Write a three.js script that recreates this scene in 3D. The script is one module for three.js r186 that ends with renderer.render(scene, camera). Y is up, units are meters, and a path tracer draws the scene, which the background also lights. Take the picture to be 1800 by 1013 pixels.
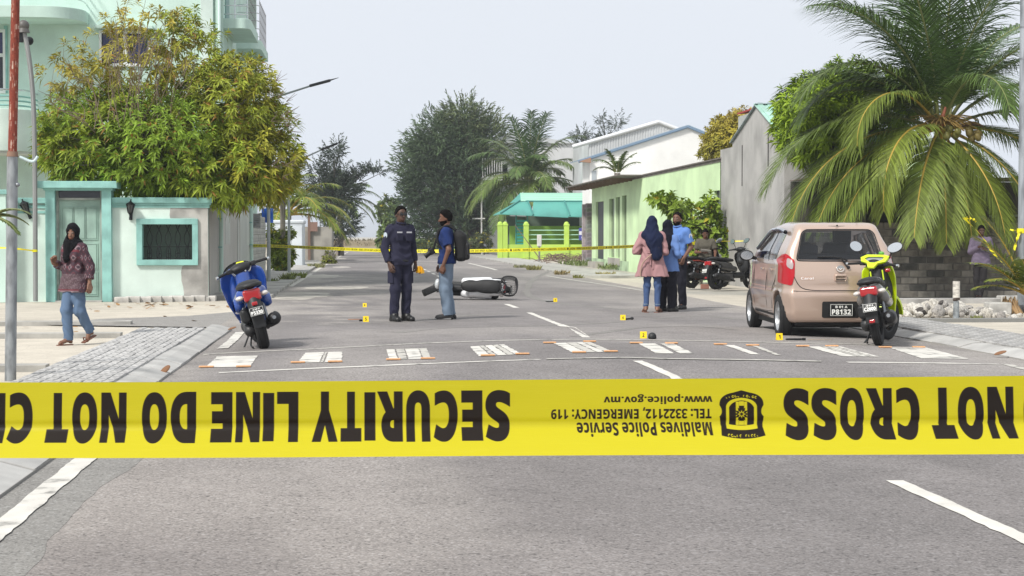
import * as THREE from 'three';
import { mergeGeometries, mergeVertices, toCreasedNormals } from 'three/addons/utils/BufferGeometryUtils.js';
import { RoundedBoxGeometry } from 'three/addons/geometries/RoundedBoxGeometry.js';

// ---------- camera, sky, sun, exposure ----------
const F = 3000, PX = 900, PY = 506.5, EYE = 1.36, HORIZON = 415, VANISH = 635;   // lens and vanishing point of the street
const scene = new THREE.Scene();
const camera = new THREE.PerspectiveCamera(2 * Math.atan(PY / F) * 180 / Math.PI, 16 / 9, 0.1, 3000);
camera.position.set(0, EYE, 0);
camera.rotation.order = 'YXZ';
camera.rotation.y = -Math.atan((PX - VANISH) / F);
camera.rotation.x = -Math.atan((PY - HORIZON) / F);
camera.updateMatrixWorld(true);
const renderer = new THREE.WebGLRenderer({ antialias: true });
renderer.toneMapping = THREE.LinearToneMapping;
renderer.toneMappingExposure = 1.24;
renderer.shadowMap.enabled = true;

const SUN = new THREE.Vector3(-0.5, 0.72, 0.48).normalize();
const sun = new THREE.DirectionalLight(new THREE.Color().setRGB(1, 0.96, 0.9), 3.1);
sun.position.copy(SUN).multiplyScalar(120); sun.position.z -= 40;
sun.target.position.set(0, 0, -40);
sun.castShadow = true; sun.shadow.radius = 15; sun.shadow.mapSize.set(2048, 2048);
Object.assign(sun.shadow.camera, { left: -70, right: 70, top: 90, bottom: -90, near: 1, far: 320 });
scene.add(sun, sun.target);

{ // hazy bright sky: pale grey-blue, a little bluer low down, brighter round the sun
  const W = 256, H = 128, data = new Float32Array(W * H * 4), d = new THREE.Vector3();
  for (let j = 0; j < H; j++) for (let i = 0; i < W; i++) {
    const el = (j + 0.5) / H * Math.PI - Math.PI / 2, az = ((i + 0.5) / W - 0.5) * 2 * Math.PI;
    d.set(Math.cos(el) * Math.cos(az), Math.sin(el), Math.cos(el) * Math.sin(az));
    const up = Math.max(0, d.y), k = Math.pow(1 - up, 5), g = Math.max(0, d.dot(SUN));
    const veil = 0.05 * Math.sin(7 * d.x + 3 * d.z + 4 * d.y) * Math.sin(5 * d.z - 2 * d.x) * up;
    const halo = 0.28 * Math.pow(g, 6) + 0.5 * Math.pow(g, 60);
    const o = (j * W + i) * 4, lo = d.y < 0 ? 1 : 0;
    data[o] = 0.68 - 0.045 * k + halo + veil - lo * 0.25;
    data[o + 1] = 0.71 - 0.028 * k + halo * 0.97 + veil - lo * 0.27;
    data[o + 2] = 0.755 - 0.0 * k + halo * 0.9 + veil - lo * 0.32;
    data[o + 3] = 1;
  }
  const t = new THREE.DataTexture(data, W, H, THREE.RGBAFormat, THREE.FloatType);
  t.mapping = THREE.EquirectangularReflectionMapping; t.magFilter = THREE.LinearFilter; t.needsUpdate = true;
  scene.background = t; scene.environment = t;
}

// ---------- numbers ----------
const V = (x, y, z) => new THREE.Vector3(x, y, z);
const clamp = (x, a = 0, b = 1) => Math.min(b, Math.max(a, x)), mix = (a, b, t) => a + (b - a) * t;
const step = (a, b, x) => { const t = clamp((x - a) / (b - a)); return t * t * (3 - 2 * t); };
function rng(seed) { let s = seed >>> 0; return () => { s = (s + 0x6d2b79f5) >>> 0; let t = Math.imul(s ^ (s >>> 15), 1 | s); t = (t + Math.imul(t ^ (t >>> 7), 61 | t)) ^ t; return ((t ^ (t >>> 14)) >>> 0) / 4294967296; }; }
const hash = (x, y, z = 0) => { let h = Math.imul(x | 0, 374761393) + Math.imul(y | 0, 668265263) + Math.imul(z | 0, 1274126177); h = Math.imul(h ^ (h >>> 13), 1274126177); return ((h ^ (h >>> 16)) >>> 0) / 4294967296; };
function vnoise(x, y, wrap = 0) {
  const xi = Math.floor(x), yi = Math.floor(y), fx = x - xi, fy = y - yi, u = fx * fx * (3 - 2 * fx), v = fy * fy * (3 - 2 * fy);
  const w = wrap ? (a) => ((a % wrap) + wrap) % wrap : (a) => a;
  const a = hash(w(xi), w(yi), wrap), b = hash(w(xi + 1), w(yi), wrap), c = hash(w(xi), w(yi + 1), wrap), d = hash(w(xi + 1), w(yi + 1), wrap);
  return mix(mix(a, b, u), mix(c, d, u), v);
}
function fbm(x, y, oct = 4, wrap = 0) { let s = 0, a = 0.5, n = 0; for (let i = 0; i < oct; i++) { s += a * vnoise(x, y, wrap); n += a; a *= 0.5; x *= 2; y *= 2; wrap *= 2; } return s / n; }
const lin = (hex) => new THREE.Color(hex);

// ---------- the street surface: flat, with a low flat-topped hump under the crossing ----------
const ROAD_L = -2.05, ROAD_R = 7.15, MID = 2.7;
function roadH(x, z) {
  const d = -z, c = clamp(1 - ((x - MID) / 4.55) ** 2), hump = step(15.2, 17.2, d) * (1 - step(23.0, 25.6, d));
  return c * (0.085 * hump + 0.015);
}
function ray(px, py) { return V((px - PX) / F, -(py - PY) / F, -1).applyQuaternion(camera.quaternion); }
function G(px, py, h = 0) { const r = ray(px, py), t = (h - EYE) / r.y; return V(r.x * t, h, r.z * t); }          // ground point at height h
function R(px, py) { let h = 0, p; for (let i = 0; i < 12; i++) { p = G(px, py, h); h = mix(h, roadH(p.x, p.z), 0.7); } p.y = roadH(p.x, p.z); return p; }  // point on the street
function at(px, py, dist) { const r = ray(px, py), t = dist / -r.z; return V(r.x * t, EYE + r.y * t, -dist); }     // point seen at px,py, dist metres down the street

// ---------- naming ----------
const used = new Map();
function numbered(n) { const k = used.get(n) ?? -1; used.set(n, k + 1); return k < 0 ? n : n + '_' + String(k + 1).padStart(3, '0'); }
function tag(o, label, category, group, kind) { if (label) o.userData.label = label; if (category) o.userData.category = category; if (group) o.userData.group = group; if (kind) o.userData.kind = kind; return o; }
function thing(name, label, category, p = V(0, 0, 0), turn = 0, group) { const o = new THREE.Group(); o.name = numbered(name); o.position.copy(p); o.rotation.y = turn; scene.add(o); return tag(o, label, category, group); }
function mesh(name, geo, mat, parent = scene) { const m = new THREE.Mesh(Array.isArray(geo) ? merge(geo) : geo, mat); m.name = parent === scene ? numbered(name) : name; m.castShadow = m.receiveShadow = true; parent.add(m); return m; }
function struct(name, geo, mat, parent = scene) { const m = mesh(name, geo, mat, parent); m.userData.kind = 'structure'; return m; }

// ---------- geometry helpers ----------
function norm(g) {
  g = g.index ? g.toNonIndexed() : g;
  if (!g.attributes.normal) g.computeVertexNormals();
  if (!g.attributes.uv) g.setAttribute('uv', new THREE.BufferAttribute(new Float32Array(g.attributes.position.count * 2), 2));
  return g;
}
function merge(list) {
  list = list.flat(9).filter(Boolean).map(norm);
  const color = list.some((g) => g.attributes.color);
  for (const g of list) {
    for (const k of Object.keys(g.attributes)) if (!['position', 'normal', 'uv', 'color'].includes(k)) g.deleteAttribute(k);
    if (color && !g.attributes.color) g.setAttribute('color', new THREE.BufferAttribute(new Float32Array(g.attributes.position.count * 3).fill(1), 3));
    g.morphAttributes = {};
  }
  return list.length === 1 ? list[0] : mergeGeometries(list);
}
function boxuv(g, s = 1, ox = 0, oy = 0) { // uv in metres, by the way each face points
  g = norm(g); const p = g.attributes.position, n = g.attributes.normal, uv = g.attributes.uv;
  for (let i = 0; i < p.count; i++) {
    const ax = Math.abs(n.getX(i)), ay = Math.abs(n.getY(i)), az = Math.abs(n.getZ(i));
    if (ay >= ax && ay >= az) uv.setXY(i, p.getX(i) * s + ox, p.getZ(i) * s + oy);
    else if (ax >= az) uv.setXY(i, p.getZ(i) * s + ox, p.getY(i) * s + oy);
    else uv.setXY(i, p.getX(i) * s + ox, p.getY(i) * s + oy);
  }
  return g;
}
const tr = (g, x, y, z) => g.translate(x, y, z);
function bx(w, h, d, x = 0, y = 0, z = 0, r = 0) { const g = r ? new RoundedBoxGeometry(w, h, d, 2, Math.min(r, w / 2.01, h / 2.01, d / 2.01)) : new THREE.BoxGeometry(w, h, d); return g.translate(x, y, z); }
const box2 = (x0, x1, y0, y1, z0, z1, r = 0) => bx(Math.abs(x1 - x0), Math.abs(y1 - y0), Math.abs(z1 - z0), (x0 + x1) / 2, (y0 + y1) / 2, (z0 + z1) / 2, r);
function rod(a, b, r0, r1 = r0, seg = 8) {
  const d = b.clone().sub(a), g = new THREE.CylinderGeometry(r1, r0, d.length(), seg);
  return g.applyQuaternion(new THREE.Quaternion().setFromUnitVectors(V(0, 1, 0), d.normalize())).translate((a.x + b.x) / 2, (a.y + b.y) / 2, (a.z + b.z) / 2);
}
function tube(pts, r, seg = 24, rs = 7, closed = false) { return new THREE.TubeGeometry(new THREE.CatmullRomCurve3(pts, closed, 'centripetal'), seg, r, rs, closed); }
function bend(pts, radii, seg = 4, rs = 8) { // tapered limb through points
  const c = new THREE.CatmullRomCurve3(pts, false, 'centripetal'), n = (pts.length - 1) * seg, g = new THREE.TubeGeometry(c, n, 1, rs), p = g.attributes.position;
  for (let i = 0; i <= n; i++) { const q = c.getPointAt(i / n), f = i / n * (radii.length - 1), k = Math.min(radii.length - 2, Math.floor(f)), r = mix(radii[k], radii[k + 1], f - k);
    for (let j = 0; j <= rs; j++) { const o = i * (rs + 1) + j; p.setXYZ(o, q.x + (p.getX(o) - q.x) * r, q.y + (p.getY(o) - q.y) * r, q.z + (p.getZ(o) - q.z) * r); } }
  return g;
}
function shape(pts) { const s = new THREE.Shape(); pts.forEach(([x, y], i) => (i ? s.lineTo(x, y) : s.moveTo(x, y))); s.closePath(); return s; }
function rrect(w, h, r, cx = 0, cy = 0) { const s = new THREE.Shape(), x = cx - w / 2, y = cy - h / 2; s.moveTo(x + r, y); s.lineTo(x + w - r, y); s.quadraticCurveTo(x + w, y, x + w, y + r); s.lineTo(x + w, y + h - r); s.quadraticCurveTo(x + w, y + h, x + w - r, y + h); s.lineTo(x + r, y + h); s.quadraticCurveTo(x, y + h, x, y + h - r); s.lineTo(x, y + r); s.quadraticCurveTo(x, y, x + r, y); return s; }
function extrude(s, depth, bevel = 0) { return new THREE.ExtrudeGeometry(s, { depth: depth - 2 * bevel, bevelEnabled: bevel > 0, bevelSize: bevel, bevelThickness: bevel, bevelSegments: 2, curveSegments: 10 }).translate(0, 0, bevel); }
function tri3(list, uvs) { const g = new THREE.BufferGeometry(); g.setAttribute('position', new THREE.Float32BufferAttribute(list, 3)); if (uvs) g.setAttribute('uv', new THREE.Float32BufferAttribute(uvs, 2)); g.computeVertexNormals(); return g; }

// ---------- surface nets: a distance field becomes one smooth mesh ----------
function nets(f, lo, hi, cell, color) {
  const n = [0, 1, 2].map((k) => Math.ceil((hi[k] - lo[k]) / cell) + 2), [nx, ny, nz] = n, v = new Float32Array(nx * ny * nz);
  const X = (i) => lo[0] + (i - 0.5) * cell, Y = (j) => lo[1] + (j - 0.5) * cell, Z = (k) => lo[2] + (k - 0.5) * cell;
  for (let k = 0, o = 0; k < nz; k++) for (let j = 0; j < ny; j++) for (let i = 0; i < nx; i++, o++) {
    if (i & 1 || j & 1 || k & 1) { v[o] = NaN; continue; } v[o] = f(X(i), Y(j), Z(k));
  }
  const at3 = (i, j, k) => (k * ny + j) * nx + i;
  for (let k = 0; k < nz; k++) for (let j = 0; j < ny; j++) for (let i = 0; i < nx; i++) {     // skip the exact value far from the surface
    const o = at3(i, j, k); if (v[o] === v[o]) continue;
    const near = v[at3(i & ~1, j & ~1, k & ~1)];
    v[o] = Math.abs(near) > cell * 3.2 ? near : f(X(i), Y(j), Z(k));
  }
  const idx = new Int32Array(nx * ny * nz).fill(-1), pos = [], tri = [];
  const cs = []; for (let c = 0; c < 8; c++) cs.push([c & 1, (c >> 1) & 1, c >> 2]);
  const es = []; for (let a = 0; a < 8; a++) for (let b = a + 1; b < 8; b++) { const d = a ^ b; if (d === 1 || d === 2 || d === 4) es.push([a, b]); }
  for (let k = 0; k < nz - 1; k++) for (let j = 0; j < ny - 1; j++) for (let i = 0; i < nx - 1; i++) {
    let m = 0; const val = [];
    for (let c = 0; c < 8; c++) { const q = v[at3(i + cs[c][0], j + cs[c][1], k + cs[c][2])]; val.push(q); if (q < 0) m |= 1 << c; }
    if (m === 0 || m === 255) continue;
    let x = 0, y = 0, z = 0, cnt = 0;
    for (const [a, b] of es) { if ((val[a] < 0) === (val[b] < 0)) continue; const t = val[a] / (val[a] - val[b]); x += mix(cs[a][0], cs[b][0], t); y += mix(cs[a][1], cs[b][1], t); z += mix(cs[a][2], cs[b][2], t); cnt++; }
    idx[at3(i, j, k)] = pos.length / 3; pos.push(X(i) + x / cnt * cell, Y(j) + y / cnt * cell, Z(k) + z / cnt * cell);
  }
  const quad = (a, b, c, d, flip) => { if (a < 0 || b < 0 || c < 0 || d < 0) return; flip ? tri.push(a, c, b, a, d, c) : tri.push(a, b, c, a, c, d); };
  for (let k = 1; k < nz - 1; k++) for (let j = 1; j < ny - 1; j++) for (let i = 1; i < nx - 1; i++) {
    const s = v[at3(i, j, k)] < 0;
    if (s !== v[at3(i + 1, j, k)] < 0) quad(idx[at3(i, j - 1, k - 1)], idx[at3(i, j, k - 1)], idx[at3(i, j, k)], idx[at3(i, j - 1, k)], !s);
    if (s !== v[at3(i, j + 1, k)] < 0) quad(idx[at3(i - 1, j, k - 1)], idx[at3(i - 1, j, k)], idx[at3(i, j, k)], idx[at3(i, j, k - 1)], !s);
    if (s !== v[at3(i, j, k + 1)] < 0) quad(idx[at3(i - 1, j - 1, k)], idx[at3(i, j - 1, k)], idx[at3(i, j, k)], idx[at3(i - 1, j, k)], !s);
  }
  const g = new THREE.BufferGeometry(), N = pos.length / 3, nor = new Float32Array(N * 3), e = cell * 0.5;
  for (let i = 0; i < N; i++) {
    let x = pos[i * 3], y = pos[i * 3 + 1], z = pos[i * 3 + 2];
    let a = f(x + e, y, z) - f(x - e, y, z), b = f(x, y + e, z) - f(x, y - e, z), c = f(x, y, z + e) - f(x, y, z - e);
    const l = Math.hypot(a, b, c) || 1; nor[i * 3] = a / l; nor[i * 3 + 1] = b / l; nor[i * 3 + 2] = c / l;
  }
  g.setAttribute('position', new THREE.Float32BufferAttribute(pos, 3)); g.setAttribute('normal', new THREE.BufferAttribute(nor, 3)); g.setIndex(tri);
  const uv = new Float32Array(N * 2); for (let i = 0; i < N; i++) { uv[2 * i] = pos[3 * i] + pos[3 * i + 2]; uv[2 * i + 1] = pos[3 * i + 1]; } g.setAttribute('uv', new THREE.BufferAttribute(uv, 2));
  if (color) { const c = new Float32Array(N * 3); for (let i = 0; i < N; i++) { const q = color(pos[3 * i], pos[3 * i + 1], pos[3 * i + 2], nor[3 * i], nor[3 * i + 1], nor[3 * i + 2]); c[3 * i] = q.r; c[3 * i + 1] = q.g; c[3 * i + 2] = q.b; } g.setAttribute('color', new THREE.BufferAttribute(c, 3)); }
  return g;
}
const smin = (a, b, k) => { const h = Math.max(k - Math.abs(a - b), 0) / k; return Math.min(a, b) - h * h * k * 0.25; };
const smax = (a, b, k) => -smin(-a, -b, k);
function cone(a, b, ra, rb = ra, flatEnd = false) { // tapered capsule between points
  const [ax, ay, az] = a, dx = b[0] - ax, dy = b[1] - ay, dz = b[2] - az, l2 = dx * dx + dy * dy + dz * dz || 1e-9, l = Math.sqrt(l2);
  return (x, y, z) => { const px = x - ax, py = y - ay, pz = z - az, u = (px * dx + py * dy + pz * dz) / l2, t = u < 0 ? 0 : u > 1 ? 1 : u; const d = Math.hypot(px - dx * t, py - dy * t, pz - dz * t) - (ra + (rb - ra) * t); return flatEnd ? Math.max(d, (u - 1) * l) : d; };
}
const ell = (c, r) => (x, y, z) => { const a = (x - c[0]) / r[0], b = (y - c[1]) / r[1], d = (z - c[2]) / r[2], k = Math.hypot(a, b, d); return k < 1e-6 ? -Math.min(...r) : (k - 1) * k / (Math.hypot(a / r[0], b / r[1], d / r[2]) || 1); };
const rbox = (c, h, r) => (x, y, z) => { const a = Math.abs(x - c[0]) - h[0] + r, b = Math.abs(y - c[1]) - h[1] + r, d = Math.abs(z - c[2]) - h[2] + r; return Math.hypot(Math.max(a, 0), Math.max(b, 0), Math.max(d, 0)) + Math.min(Math.max(a, b, d), 0) - r; };
const blend = (k, ...fs) => { fs = fs.flat(); return (x, y, z) => { let d = 1e9; for (const f of fs) d = smin(d, f(x, y, z), k); return d; }; };
const cut = (f, k, ...gs) => (x, y, z) => { let d = f(x, y, z); for (const g of gs) d = k ? smax(d, g(x, y, z), k) : Math.max(d, g(x, y, z)); return d; };
const minus = (f, g, k = 0) => (x, y, z) => (k ? smax(f(x, y, z), -g(x, y, z), k) : Math.max(f(x, y, z), -g(x, y, z)));
const mirrorX = (f) => (x, y, z) => f(Math.abs(x), y, z);
const grow = (f, r) => (x, y, z) => f(x, y, z) - r;

// ---------- materials and their textures ----------
function tex(n, fn, rep = 1, srgb = true) { // fn(u, v, i, j) gives [r, g, b] in 0..1 (sRGB when srgb) or one value
  const data = new Uint8Array(n * n * 4);
  for (let j = 0; j < n; j++) for (let i = 0; i < n; i++) { const c = fn(i / n, j / n, i, j), o = (j * n + i) * 4, s = typeof c === 'number'; for (let k = 0; k < 3; k++) data[o + k] = clamp(s ? c : c[k]) * 255; data[o + 3] = 255; }
  const t = new THREE.DataTexture(data, n, n); t.wrapS = t.wrapT = THREE.RepeatWrapping; t.magFilter = THREE.LinearFilter; t.minFilter = THREE.LinearMipmapLinearFilter; t.generateMipmaps = true;
  if (srgb) t.colorSpace = THREE.SRGBColorSpace; t.repeat.set(rep, rep); t.needsUpdate = true; return t;
}
function canvasTex(w, h, draw, srgb = true) { const c = document.createElement('canvas'); c.width = w; c.height = h; draw(c.getContext('2d'), w, h); const t = new THREE.CanvasTexture(c); if (srgb) t.colorSpace = THREE.SRGBColorSpace; t.anisotropy = 8; return t; }
function mat(c, rough = 0.7, o = {}) { const color = Array.isArray(c) ? new THREE.Color().setRGB(...c) : new THREE.Color(c); const P = ['clearcoat', 'transmission', 'sheen', 'specularIntensity', 'thickness'].some((k) => k in o); return new (P ? THREE.MeshPhysicalMaterial : THREE.MeshStandardMaterial)({ color, roughness: rough, metalness: 0, ...o }); }
const vmat = (rough = 0.7, o = {}) => mat(0xffffff, rough, { vertexColors: true, ...o });
// grey-scale weathering that multiplies a colour: blotches, drips and speckle
const grime = (amp, drip, seed) => tex(512, (u, v) => { const b = fbm(u * 5 + seed, v * 5, 5, 5) - 0.5, d = fbm(u * 40, v * 2.5 + seed, 3, 40) - 0.5, s = hash(u * 512, v * 512, seed) - 0.5; const k = clamp(0.95 + amp * b * 1.6 + drip * d + 0.04 * s); return [k, k, k * 0.995]; });
const T = { wall: grime(0.12, 0.015, 1), stained: grime(0.22, 0.06, 2), rough: grime(0.4, 0.05, 3), fine: tex(256, (u, v, i, j) => 0.86 + 0.14 * hash(i, j, 7)) };
const withRep = (t, x, y = x) => { const c = t.clone(); c.repeat.set(x, y); c.needsUpdate = true; return c; };
const MT = {
  black: mat(0x17181a, 0.55), rubber: mat(0x1b1b1c, 0.85), chrome: mat(0xcfd2d4, 0.18, { metalness: 1 }), steel: mat(0x8d9094, 0.45, { metalness: 0.85 }), galv: mat(0x9aa0a4, 0.55, { metalness: 0.35, map: T.rough }),
  glossBlack: mat(0x0d0d0f, 0.2, { clearcoat: 0.6, clearcoatRoughness: 0.1 }), darkGlass: mat(0x0a0c0e, 0.06, { clearcoat: 0.4 }), void: mat(0x0b0d0f, 0.9),
  concrete: mat(0xa8a49d, 0.92, { map: withRep(T.stained, 0.4) }), white: mat(0xd9d9d6, 0.8, { map: withRep(T.wall, 0.3) }), red: mat(0xa3101a, 0.2, { clearcoat: 1, clearcoatRoughness: 0.05 }),
};
scene.fog = new THREE.FogExp2(new THREE.Color().setRGB(0.80, 0.84, 0.9), 0.0005);
// ---------- ground, street, markings, kerbs, pavements ----------
const sandTex = tex(512, (u, v, i, j) => { const b = fbm(u * 6, v * 6, 5, 6), s = hash(i, j, 11), p = vnoise(u * 90, v * 90, 90); const k = 0.92 + 0.14 * (b - 0.5) + 0.09 * (s - 0.5) - (p > 0.86 ? 0.12 : 0); return [k, k * 0.985, k * 0.955]; });
const asphaltTex = tex(1024, (u, v, i, j) => {
  const b = fbm(u * 8, v * 8, 4, 8) - 0.5, a = vnoise(u * 300, v * 300, 300), c = vnoise(u * 170 + 9, v * 170, 170), s = hash(i, j, 5) - 0.5;
  let k = 0.87 + 0.10 * b + 0.24 * (a - 0.5) + 0.1 * s; if (c > 0.82) k += 0.16; if (c < 0.16) k -= 0.2; if (hash(i >> 2, j >> 1, 3) > 0.9985) k += 0.25; if (hash(i >> 3, j >> 1, 4) > 0.9985) k -= 0.28;
  return [k, k * 0.985, k * 0.97]; }, 1);
const asphaltBump = tex(512, (u, v) => 0.5 + 0.5 * (vnoise(u * 170, v * 170, 170) - 0.5) + 0.4 * (vnoise(u * 60, v * 60, 60) - 0.5), 1, false);
const GROUND_Y = -0.045;
function sheet(xs, zs, hf, colf, s) { // a grid sheet with its own heights and tints
  const nx = xs.length, nz = zs.length, pos = [], col = [], uv = [], idx = [];
  for (const z of zs) for (const x of xs) { pos.push(x, hf(x, z), z); const c = colf(x, z); col.push(c[0], c[1], c[2]); uv.push(x * s, z * s); }
  for (let j = 0; j < nz - 1; j++) for (let i = 0; i < nx - 1; i++) { const a = j * nx + i; idx.push(a, a + 1, a + nx, a + 1, a + nx + 1, a + nx); }
  const g = new THREE.BufferGeometry(); g.setAttribute('position', new THREE.Float32BufferAttribute(pos, 3)); g.setAttribute('color', new THREE.Float32BufferAttribute(col, 3)); g.setAttribute('uv', new THREE.Float32BufferAttribute(uv, 2));
  g.setIndex(idx.reverse().length && idx); g.computeVertexNormals(); const n = g.attributes.normal; if (n.getY(0) < 0) { g.setIndex(idx.reverse()); g.computeVertexNormals(); } return g;
}
const range = (a, b, s) => { const r = [], n = Math.max(1, Math.round(Math.abs(b - a) / s)); for (let i = 0; i <= n; i++) r.push(a + (b - a) * i / n); return r; };
{ // sandy ground to the horizon
  const xs = [-1500, -400, -120, ...range(-50, 50, 0.7), 120, 400, 1500], zs = [600, 120, 30, ...range(8, -160, 0.8), -220, -400, -900, -1800];
  struct('ground', sheet(xs, zs, () => GROUND_Y, (x, z) => {
    const b = fbm(x * 0.35 + 40, z * 0.35 + 90, 4), f = vnoise(x * 2.3, z * 2.3), far = step(60, 150, -z), side = x > 8 ? 1 : 0;
    let r = 0.59 + 0.15 * (b - 0.5) + 0.05 * (f - 0.5), g = r * 0.945, c = r * 0.85;
    if (side) { const k = step(0.45, 0.62, b) * 0.35; r *= 1 - k; g *= 1 - k * 0.9; c *= 1 - k * 0.8; }
    return [mix(r, 0.40, far * 0.5), mix(g, 0.36, far * 0.5), mix(c, 0.27, far * 0.5)];
  }, 0.55), vmat(0.95, { map: sandTex }));
}
{ // the street
  const zs = [...range(9, -8, 0.35), ...range(-8.2, -34, 0.2), ...range(-34.5, -152, 1.1)], xs = range(ROAD_L - 0.1, ROAD_R + 0.15, 0.2);
  struct('road', sheet(xs, zs, roadH, (x, z) => {
    const b = fbm(x * 0.5 + 3, z * 0.22, 4), f = fbm(x * 1.7, z * 1.1 + 60, 3), edge = Math.max(step(ROAD_L + 1.1, ROAD_L - 0.2, x), 0.8 * step(ROAD_R - 1.0, ROAD_R + 0.2, x));
    const dusty = clamp(edge * (0.35 + 0.9 * f) + step(0.52, 0.72, b) * 0.35 + (x < 1.2 && z < -26 && z > -60 ? step(0.45, 0.6, f) * step(1.4, -0.6, x) * 0.9 : 0) + (x > 4.5 && z < -27 ? 0.35 * f : 0));
    const w = vnoise(x * 3.1, z * 0.35 + 20) - 0.5, lane = Math.exp(-(((Math.abs(x - MID) - 2.1) / 0.5) ** 2)), k = 0.255 + 0.12 * (b - 0.5) + 0.07 * (f - 0.5) + 0.03 * w - 0.018 * lane, tan = step(2.5, -1, x) * step(-18, -8, z) * 0.5;
    return [mix(k * (1.03 + 0.05 * tan), 0.5, dusty * 0.55), mix(k * 0.98, 0.475, dusty * 0.55), mix(k * (0.985 - 0.06 * tan), 0.44, dusty * 0.55)];
  }, 0.42), vmat(0.9, { map: asphaltTex, bumpMap: withRep(asphaltBump, 1), bumpScale: 0.006 }));
}
// paint lies 4 mm above the street and follows its height
function poly(pts, lift, rough = 0, seed = 1) { // outline (x, z) -> thin worn sheet
  const r = rng(seed), out = [];
  pts.forEach((p, i) => { const q = pts[(i + 1) % pts.length], l = Math.hypot(q[0] - p[0], q[1] - p[1]), n = Math.max(1, Math.round(l / 0.09)); for (let k = 0; k < n; k++) out.push([mix(p[0], q[0], k / n) + (r() - 0.5) * rough, mix(p[1], q[1], k / n) + (r() - 0.5) * rough]); });
  const g = new THREE.ShapeGeometry(shape(out.map(([x, z]) => [x, -z]))).rotateX(-Math.PI / 2), p = g.attributes.position, uv = g.attributes.uv;
  for (let i = 0; i < p.count; i++) { p.setY(i, roadH(p.getX(i), p.getZ(i)) + lift); uv.setXY(i, p.getX(i), p.getZ(i)); } g.computeVertexNormals(); return g;
}
const xz = (px, py) => { const p = R(px, py); return [p.x, p.z]; };
const paintTex = tex(512, (u, v, i, j) => { const b = fbm(u * 10, v * 10, 5, 10), s = hash(i, j, 21); const k = 0.9 + 0.2 * (b - 0.55) - (b < 0.34 ? (0.34 - b) * 1.6 : 0) + 0.05 * (s - 0.5); return [k, k * 0.99, k * 0.97]; });
const paint = mat([0.76, 0.75, 0.72], 0.75, { map: withRep(paintTex, 0.7) }), paintOld = mat([0.6, 0.59, 0.56], 0.8, { map: withRep(paintTex, 1.1) });
const strip = (pts, w, lift = 0.004, rough = 0.012, seed = 3) => { // painted line through street points [x, z]
  const l = [], r = []; pts.forEach((p, i) => { const a = pts[Math.max(0, i - 1)], b = pts[Math.min(pts.length - 1, i + 1)], n = Math.hypot(b[0] - a[0], b[1] - a[1]), ox = -(b[1] - a[1]) / n * w / 2, oz = (b[0] - a[0]) / n * w / 2; l.push([p[0] + ox, p[1] + oz]); r.unshift([p[0] - ox, p[1] - oz]); });
  return poly([...l, ...r], lift, rough, seed); };
{ // lines along and across the street
  const m = new THREE.Group(); m.name = 'road_marking'; m.userData.kind = 'structure'; scene.add(m);
  const line = (pts, w, mt = paint, lift = 0.004, seed = 3) => mesh('painted_line', strip(pts, w, lift, 0.014, seed), mt, m);
  for (const [a, b] of [[1.5, -15.2], [-20.6, -24.2]]) line([[-1.655, a], [-1.66, (a + b) / 2], [-1.7, b]], 0.13, paint, 0.008);
  line([xz(1573, 846), xz(1700, 903), [2.97, -2]], 0.1);
  line([xz(1120, 635), xz(1185, 663), [2.94, -12.2]], 0.1);
  line([xz(930, 550), xz(985, 572), xz(1031, 594)], 0.1);
  line([xz(890, 535), xz(908, 541.5)], 0.11, paint);
  for (let k = 0; k < 26; k++) { const z = -40 - k * 3.9; line([[2.62 - 0.0035 * (-z - 40), z], [2.62 - 0.0035 * (-z - 40), z - 2.1]], 0.1, paint, 0.004, k); }
  line([[6.82, -12], xz(1800, 649), xz(1769, 641)], 0.11, paintOld);
  line([xz(960, 485), xz(1010, 493), xz(1080, 503), xz(1130, 511)], 0.13, paintOld); line([xz(824, 463), xz(850, 469), xz(873, 475)], 0.14, paint);
  line([xz(612, 443), xz(580, 461), xz(551, 479)], 0.14, paintOld); line([xz(548, 481), xz(510, 504)], 0.14, paintOld);
  line([[357, 624], [420, 620], [534, 615], [640, 609.5], [745, 604], [889, 599], [1037, 597], [1100, 598], [1235, 600], [1362, 603], [1578, 607.5]].map((p) => xz(...p)), 0.11, paintOld, 0.004, 8);
  line([[384, 656], [500, 650.5], [635, 645], [740, 640.5], [847, 636], [948, 632.6]].map((p) => xz(...p)), 0.1, paint, 0.004, 9);
  line([[962, 632.3], [1100, 629.7], [1178, 632], [1300, 633.5], [1444, 636.5]].map((p) => xz(...p)), 0.1, paintOld, 0.008, 10);
  line([[1489, 637.5], [1600, 638.5], [1755, 641]].map((p) => xz(...p)), 0.1, paint, 0.004, 11);
}
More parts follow.
